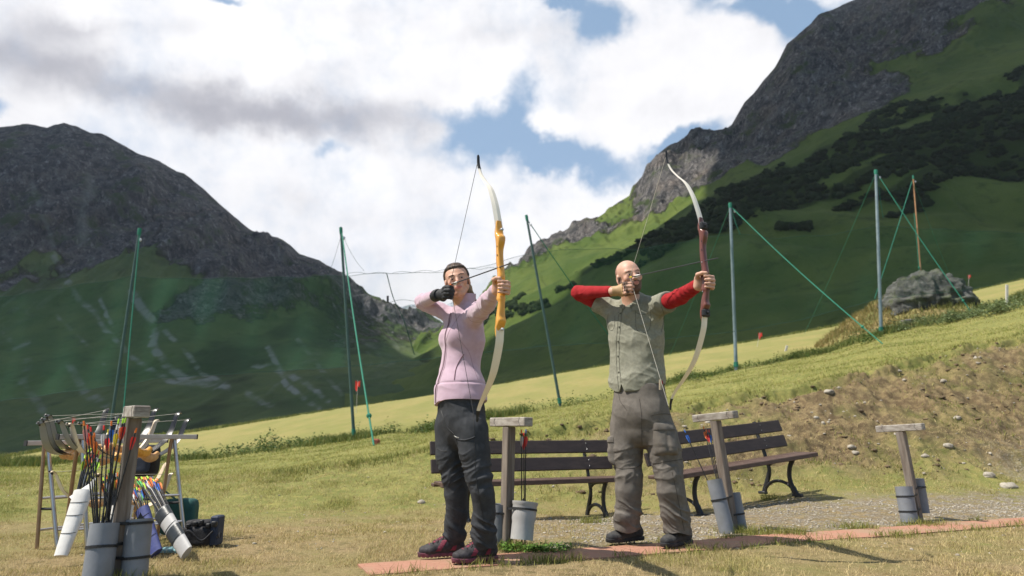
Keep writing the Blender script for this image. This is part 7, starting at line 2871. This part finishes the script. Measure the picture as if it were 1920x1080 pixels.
def build_plants():
    cs, sp, nl, sz, hh = [], [], [], [], []
    for k in range(16):
        c = G(945 + 7.5 * k + rng.uniform(-4, 4), 1036 + rng.uniform(-6, 3))
        cs.append(c); sp.append(0.05); nl.append(70); sz.append(0.022); hh.append(0.05)
    leaf_plants('leafy_weeds', cs, sp, nl, sz, hh, np.array([0.10, 0.19, 0.03]))
    cs, sp, nl, sz, hh = [], [], [], [], []
    for k in range(90):
        u = rng.uniform(-0.62, 0.8)
        Yc, _ = _eval_curves(GC, np.array([u]))
        y = Yc[5][0] + rng.normal(0.4, 0.5)
        cs.append((u * y, y)); sp.append(rng.uniform(0.2, 0.5)); nl.append(70); sz.append(0.085); hh.append(rng.uniform(0.15, 0.5))
    for (px, py, n_, h_) in ((505, 845, 3, 1.0), (430, 850, 2, 0.5), (560, 838, 2, 0.5), (800, 810, 2, 0.5), (1300, 715, 2, 0.5), (1620, 640, 5, 0.6)):
        for j in range(n_):
            c = hit(px + rng.uniform(-22, 22), py, 12, 45)
            cs.append(c[:2]); sp.append(0.4); nl.append(130); sz.append(0.1); hh.append(h_ * rng.uniform(0.5, 0.9))
    leaf_plants('leafy_weeds', cs, sp, nl, sz, hh, np.array([0.075, 0.115, 0.03]))
    cs, sp, nl, sz, hh = [], [], [], [], []
    for k in range(60):
        px = rng.uniform(1590, 1930)
        py = np.interp(px, [1590, 1700, 1830, 1930], [628, 612, 590, 572]) + rng.uniform(-4, 8)
        c = hit(px, py, 12, 60)
        cs.append(c[:2]); sp.append(rng.uniform(0.25, 0.5)); nl.append(80); sz.append(0.13); hh.append(rng.uniform(0.2, 0.55))
    leaf_plants('leafy_weeds', cs, sp, nl, sz, hh, np.array([0.15, 0.19, 0.085]))


def rocks(name, P, S, m, seed=0, flat=0.6, label=None):
    """many small irregular stones in one mesh"""
    ico = MB().sphere((0, 0, 0), 1.0, 7, 5)
    B = np.array(ico.v)
    F0 = np.array([f if len(f) == 4 else (*f, f[-1]) for f in ico.f])
    n, k = len(P), len(B)
    V = np.repeat(B[None], n, 0)
    jit = rng.normal(1, 0.16, (n, k))
    V = V * jit[..., None]
    sc = S[:, None] * rng.uniform(0.6, 1.3, (n, 3)) * np.array([1, 1, flat])
    V = V * sc[:, None, :]
    a = rng.uniform(0, 2 * np.pi, n)
    c, s = np.cos(a)[:, None], np.sin(a)[:, None]
    V = np.stack([V[..., 0] * c - V[..., 1] * s, V[..., 0] * s + V[..., 1] * c, V[..., 2]], -1) + P[:, None, :]
    me_F = []
    tri = [f for f in ico.f]
    mbv = V.reshape(-1, 3)
    quads = np.array([f for f in ico.f if len(f) == 4])
    tris = np.array([f for f in ico.f if len(f) == 3])
    # caps as quads with a mid vertex would need extra points: split every quad instead
    T = np.concatenate([tris, quads[:, [0, 1, 2]], quads[:, [0, 2, 3]]])
    F = (np.arange(n) * k)[:, None, None] + T[None]
    return np_obj(name, mbv, F.reshape(-1, 3), m, smooth=False)


def build_stones():
    sm = mat('pale_limestone', (0.28, 0.245, 0.195), (0.40, 0.36, 0.30), 30, 0.9, c3=(0.2, 0.165, 0.125), s3=14, bump=0.4, bdist=0.004)
    x, y = scatter(60000, 3.9, 9.5, 0.86)
    dirt, gravel, yel, bank = ground_masks(x, y)
    P = np.stack([x, y, x * 0], -1)
    k = rng.uniform(0, 1, len(x)) < np.clip(gravel * (0.45 + fbm(P * 3, 3, 941)), 0, 1) + 0.012
    k &= path_dist(x, y) > PHW + 0.02
    x, y = x[k], y[k]
    S = 0.004 + 0.009 * rng.uniform(0, 1, len(x)) ** 3
    z = ground_z(x, y)
    tag(rocks('gravel', np.stack([x, y, z + S * 0.2], -1), S, sm), kind='stuff')
    x, y = scatter(3200, 7.2, 14.5, 0.9)
    dirt, gravel, yel, bank = ground_masks(x, y)
    P = np.stack([x, y, x * 0], -1)
    k = (rng.uniform(0, 1, len(x)) < 0.5 + fbm(P * 0.8, 2, 951)) & (bank > 0.3)
    x, y = x[k], y[k]
    S = 0.012 + 0.035 * rng.uniform(0, 1, len(x)) ** 4
    z = ground_z(x, y)
    tag(rocks('gravel', np.stack([x, y, z + S * 0.2], -1), S, sm), kind='stuff')
    # clods of dark soil under the turf lip and down the bank
    x, y = scatter(9000, 7.4, 15.5, 0.9)
    dirt, gravel, yel, bank = ground_masks(x, y)
    _, Yc = ground_base(x, y)
    P = np.stack([x, y, x * 0], -1)
    lip = np.exp(-((y - Yc[4] + 0.35) / 0.3) ** 2) * (x / y > -0.1)
    k = (rng.uniform(0, 1, len(x)) < 0.25 + 0.9 * fbm(P * 1.3, 3, 955) + lip * 0.6) & ((bank > 0.3) | (lip > 0.4))
    x, y = x[k], y[k]
    S = 0.012 + 0.035 * rng.uniform(0, 1, len(x)) ** 2.5
    tag(rocks('soil_clods', np.stack([x, y, ground_z(x, y) + S * 0.1], -1), S, mat('dark_soil', (0.085, 0.058, 0.034), (0.15, 0.105, 0.06), 12, 1.0, bump=0.8), flat=0.5), kind='stuff')
    # a few larger stones one can point at
    spec = [(1555, 738, 0.075, 'flat pale stone just under the turf lip, left one of two'), (1572, 729, 0.05, 'small pale stone just under the turf lip, right one of two'), (1795, 788, 0.06, 'pale rounded stone on the bare bank above the farthest tee post'),
            (1778, 838, 0.06, 'grey stone on the bank right behind the farthest tee post'), (1597, 839, 0.055, 'pale stone on the bank above the end of the right bench'), (1605, 853, 0.05, 'lower pale stone on the bank above the end of the right bench'),
            (1892, 915, 0.09, 'big pale stone at the foot of the bank near the right edge'), (1855, 895, 0.07, 'grey stone in the rubble at the foot of the bank'), (1735, 858, 0.05, 'white stone low on the bank beside the farthest tee post'),
            (1040, 1029, 0.10, 'flat pale stone slab beside the pale bucket'), (790, 944, 0.045, 'pale stone in the grass left of the woman'), (1770, 720, 0.05, 'pale stone high on the bare bank')]
    for i, (px, py, s_, lab) in enumerate(spec):
        c = hit(px, py)
        n1, n2 = 20, 12
        mb = MB().sphere((0, 0, 0), 1.0, n1, n2)
        V = np.array(mb.v)
        V = V * (1 + 0.35 * fbm(V * 1.4 + i * 7, 3, 960)[:, None] + 0.08 * fbm(V * 5 + i, 2, 961)[:, None])
        V = V * np.array([s_, s_ * 0.75, s_ * (0.6 if i != 9 else 0.15)]) + c + np.array([0, 0, s_ * 0.08])
        mb.v = [tuple(v) for v in V]
        o = mb.build('stone', sm, smooth=True, angle=35, origin=c)
        tag(o, lab, 'stone', 'pale stones on the ground')


def build_far_shrubs():
    """dark alder scrub on the right-hand mountainside"""
    V, T, UU = SURF[1]
    nt, nu = T.shape
    m = 34000
    i, j = rng.integers(0, nt, m), rng.integers(0, nu, m)
    P, t = V[i, j], T[i, j]
    N3 = P / np.array([45, 90, 45])
    px = UU[i, j] * FPX * 1.03 + 960
    lo = np.interp(px, [900, 1200, 1400, 1700, 1770, 1920], [2.6, 2.1, 1.95, 1.95, 2.0, 2.4])
    hi = np.interp(px, [900, 1200, 1400, 1700, 1920], [2.7, 2.75, 3.15, 3.2, 3.0])
    n = fbm(N3, 4, 151) * 0.6 + fbm(P / 14, 3, 971) * 0.5
    ok = (t + fbm(N3 * 0.8, 3, 160) * 0.5 > lo) & (t + n * 0.6 < hi) & (fbm(P / np.array([30, 60, 20]), 3, 975) < 0.28) & (fbm(np.stack([(P[:, 0] + 2.0 * P[:, 2]) / 90, P[:, 1] / 90, (P[:, 2] - 0.4 * P[:, 0]) / 13], -1), 3, 977) < 0.26) & (px > 880) & (px < 2050)
    P = P[ok]
    k = min(len(P), 9500)
    P = P[rng.permutation(len(P))[:k]]
    S = 0.7 + 1.5 * rng.uniform(0, 1, k) ** 2
    base = MB().sphere((0, 0, 0), 1.0, 10, 7)
    B = np.array(base.v)
    tris = [f for f in base.f if len(f) == 3]
    quads = np.array([f for f in base.f if len(f) == 4])
    TT = np.concatenate([np.array(tris), quads[:, [0, 1, 2]], quads[:, [0, 2, 3]]])
    Vb = B[None] * rng.normal(1, 0.27, (k, len(B)))[..., None] * (S[:, None] * rng.uniform(0.7, 1.3, (k, 3)) * np.array([1.2, 1.2, 0.8]))[:, None, :] + P[:, None, :] + np.array([0, 0, 0.4])
    F = (np.arange(k) * len(B))[:, None, None] + TT[None]
    col = np.array([0.014, 0.025, 0.008])[None] * rng.uniform(0.7, 1.4, k)[:, None]
    C = np.repeat(col, len(B), 0)
    sm = bpy.data.materials.new('scrub_leaves')
    sm.use_nodes = True
    t_ = NT(sm.node_tree)
    b = t_.n['Principled BSDF']
    at = t_.node('ShaderNodeVertexColor', layer_name='col').outputs[0]
    o_ = t_.node('ShaderNodeTexCoord').outputs['Object']
    nz = t_.noise(o_, 1.6, 5, 0.7)
    t_.l.new(t_.mix(t_.ramp(nz, 0.4, 0.65), at, (0.026, 0.042, 0.012)), b.inputs['Base Color'])
    b.inputs['Roughness'].default_value = 0.95
    b.inputs['Specular IOR Level'].default_value = 0.1
    bp = t_.node('ShaderNodeBump')
    bp.inputs['Strength'].default_value = 1.0
    bp.inputs['Distance'].default_value = 0.8
    t_.l.new(nz, bp.inputs['Height'])
    t_.l.new(bp.outputs[0], b.inputs['Normal'])
    tag(np_obj('mountain_scrub', Vb.reshape(-1, 3), F.reshape(-1, 3), sm, attr={'col': C}, smooth=False), kind='stuff')


build_grass()
build_plants()
build_stones()
build_far_shrubs()


def build_haze():
    m = bpy.data.materials.new('mountain_air')
    m.use_nodes = True
    t = NT(m.node_tree)
    t.n.clear()
    out = t.node('ShaderNodeOutputMaterial')
    v = t.node('ShaderNodeVolumePrincipled')
    v.inputs['Color'].default_value = (0.80, 0.86, 0.95, 1)
    v.inputs['Density'].default_value = 0.00011
    v.inputs['Anisotropy'].default_value = 0.2
    t.l.new(v.outputs[0], out.inputs['Volume'])
    mb = MB().box((0, 1400, 222.5), (3400, 3000, 537))
    tag(mb.build('haze', m), kind='stuff')


build_haze()
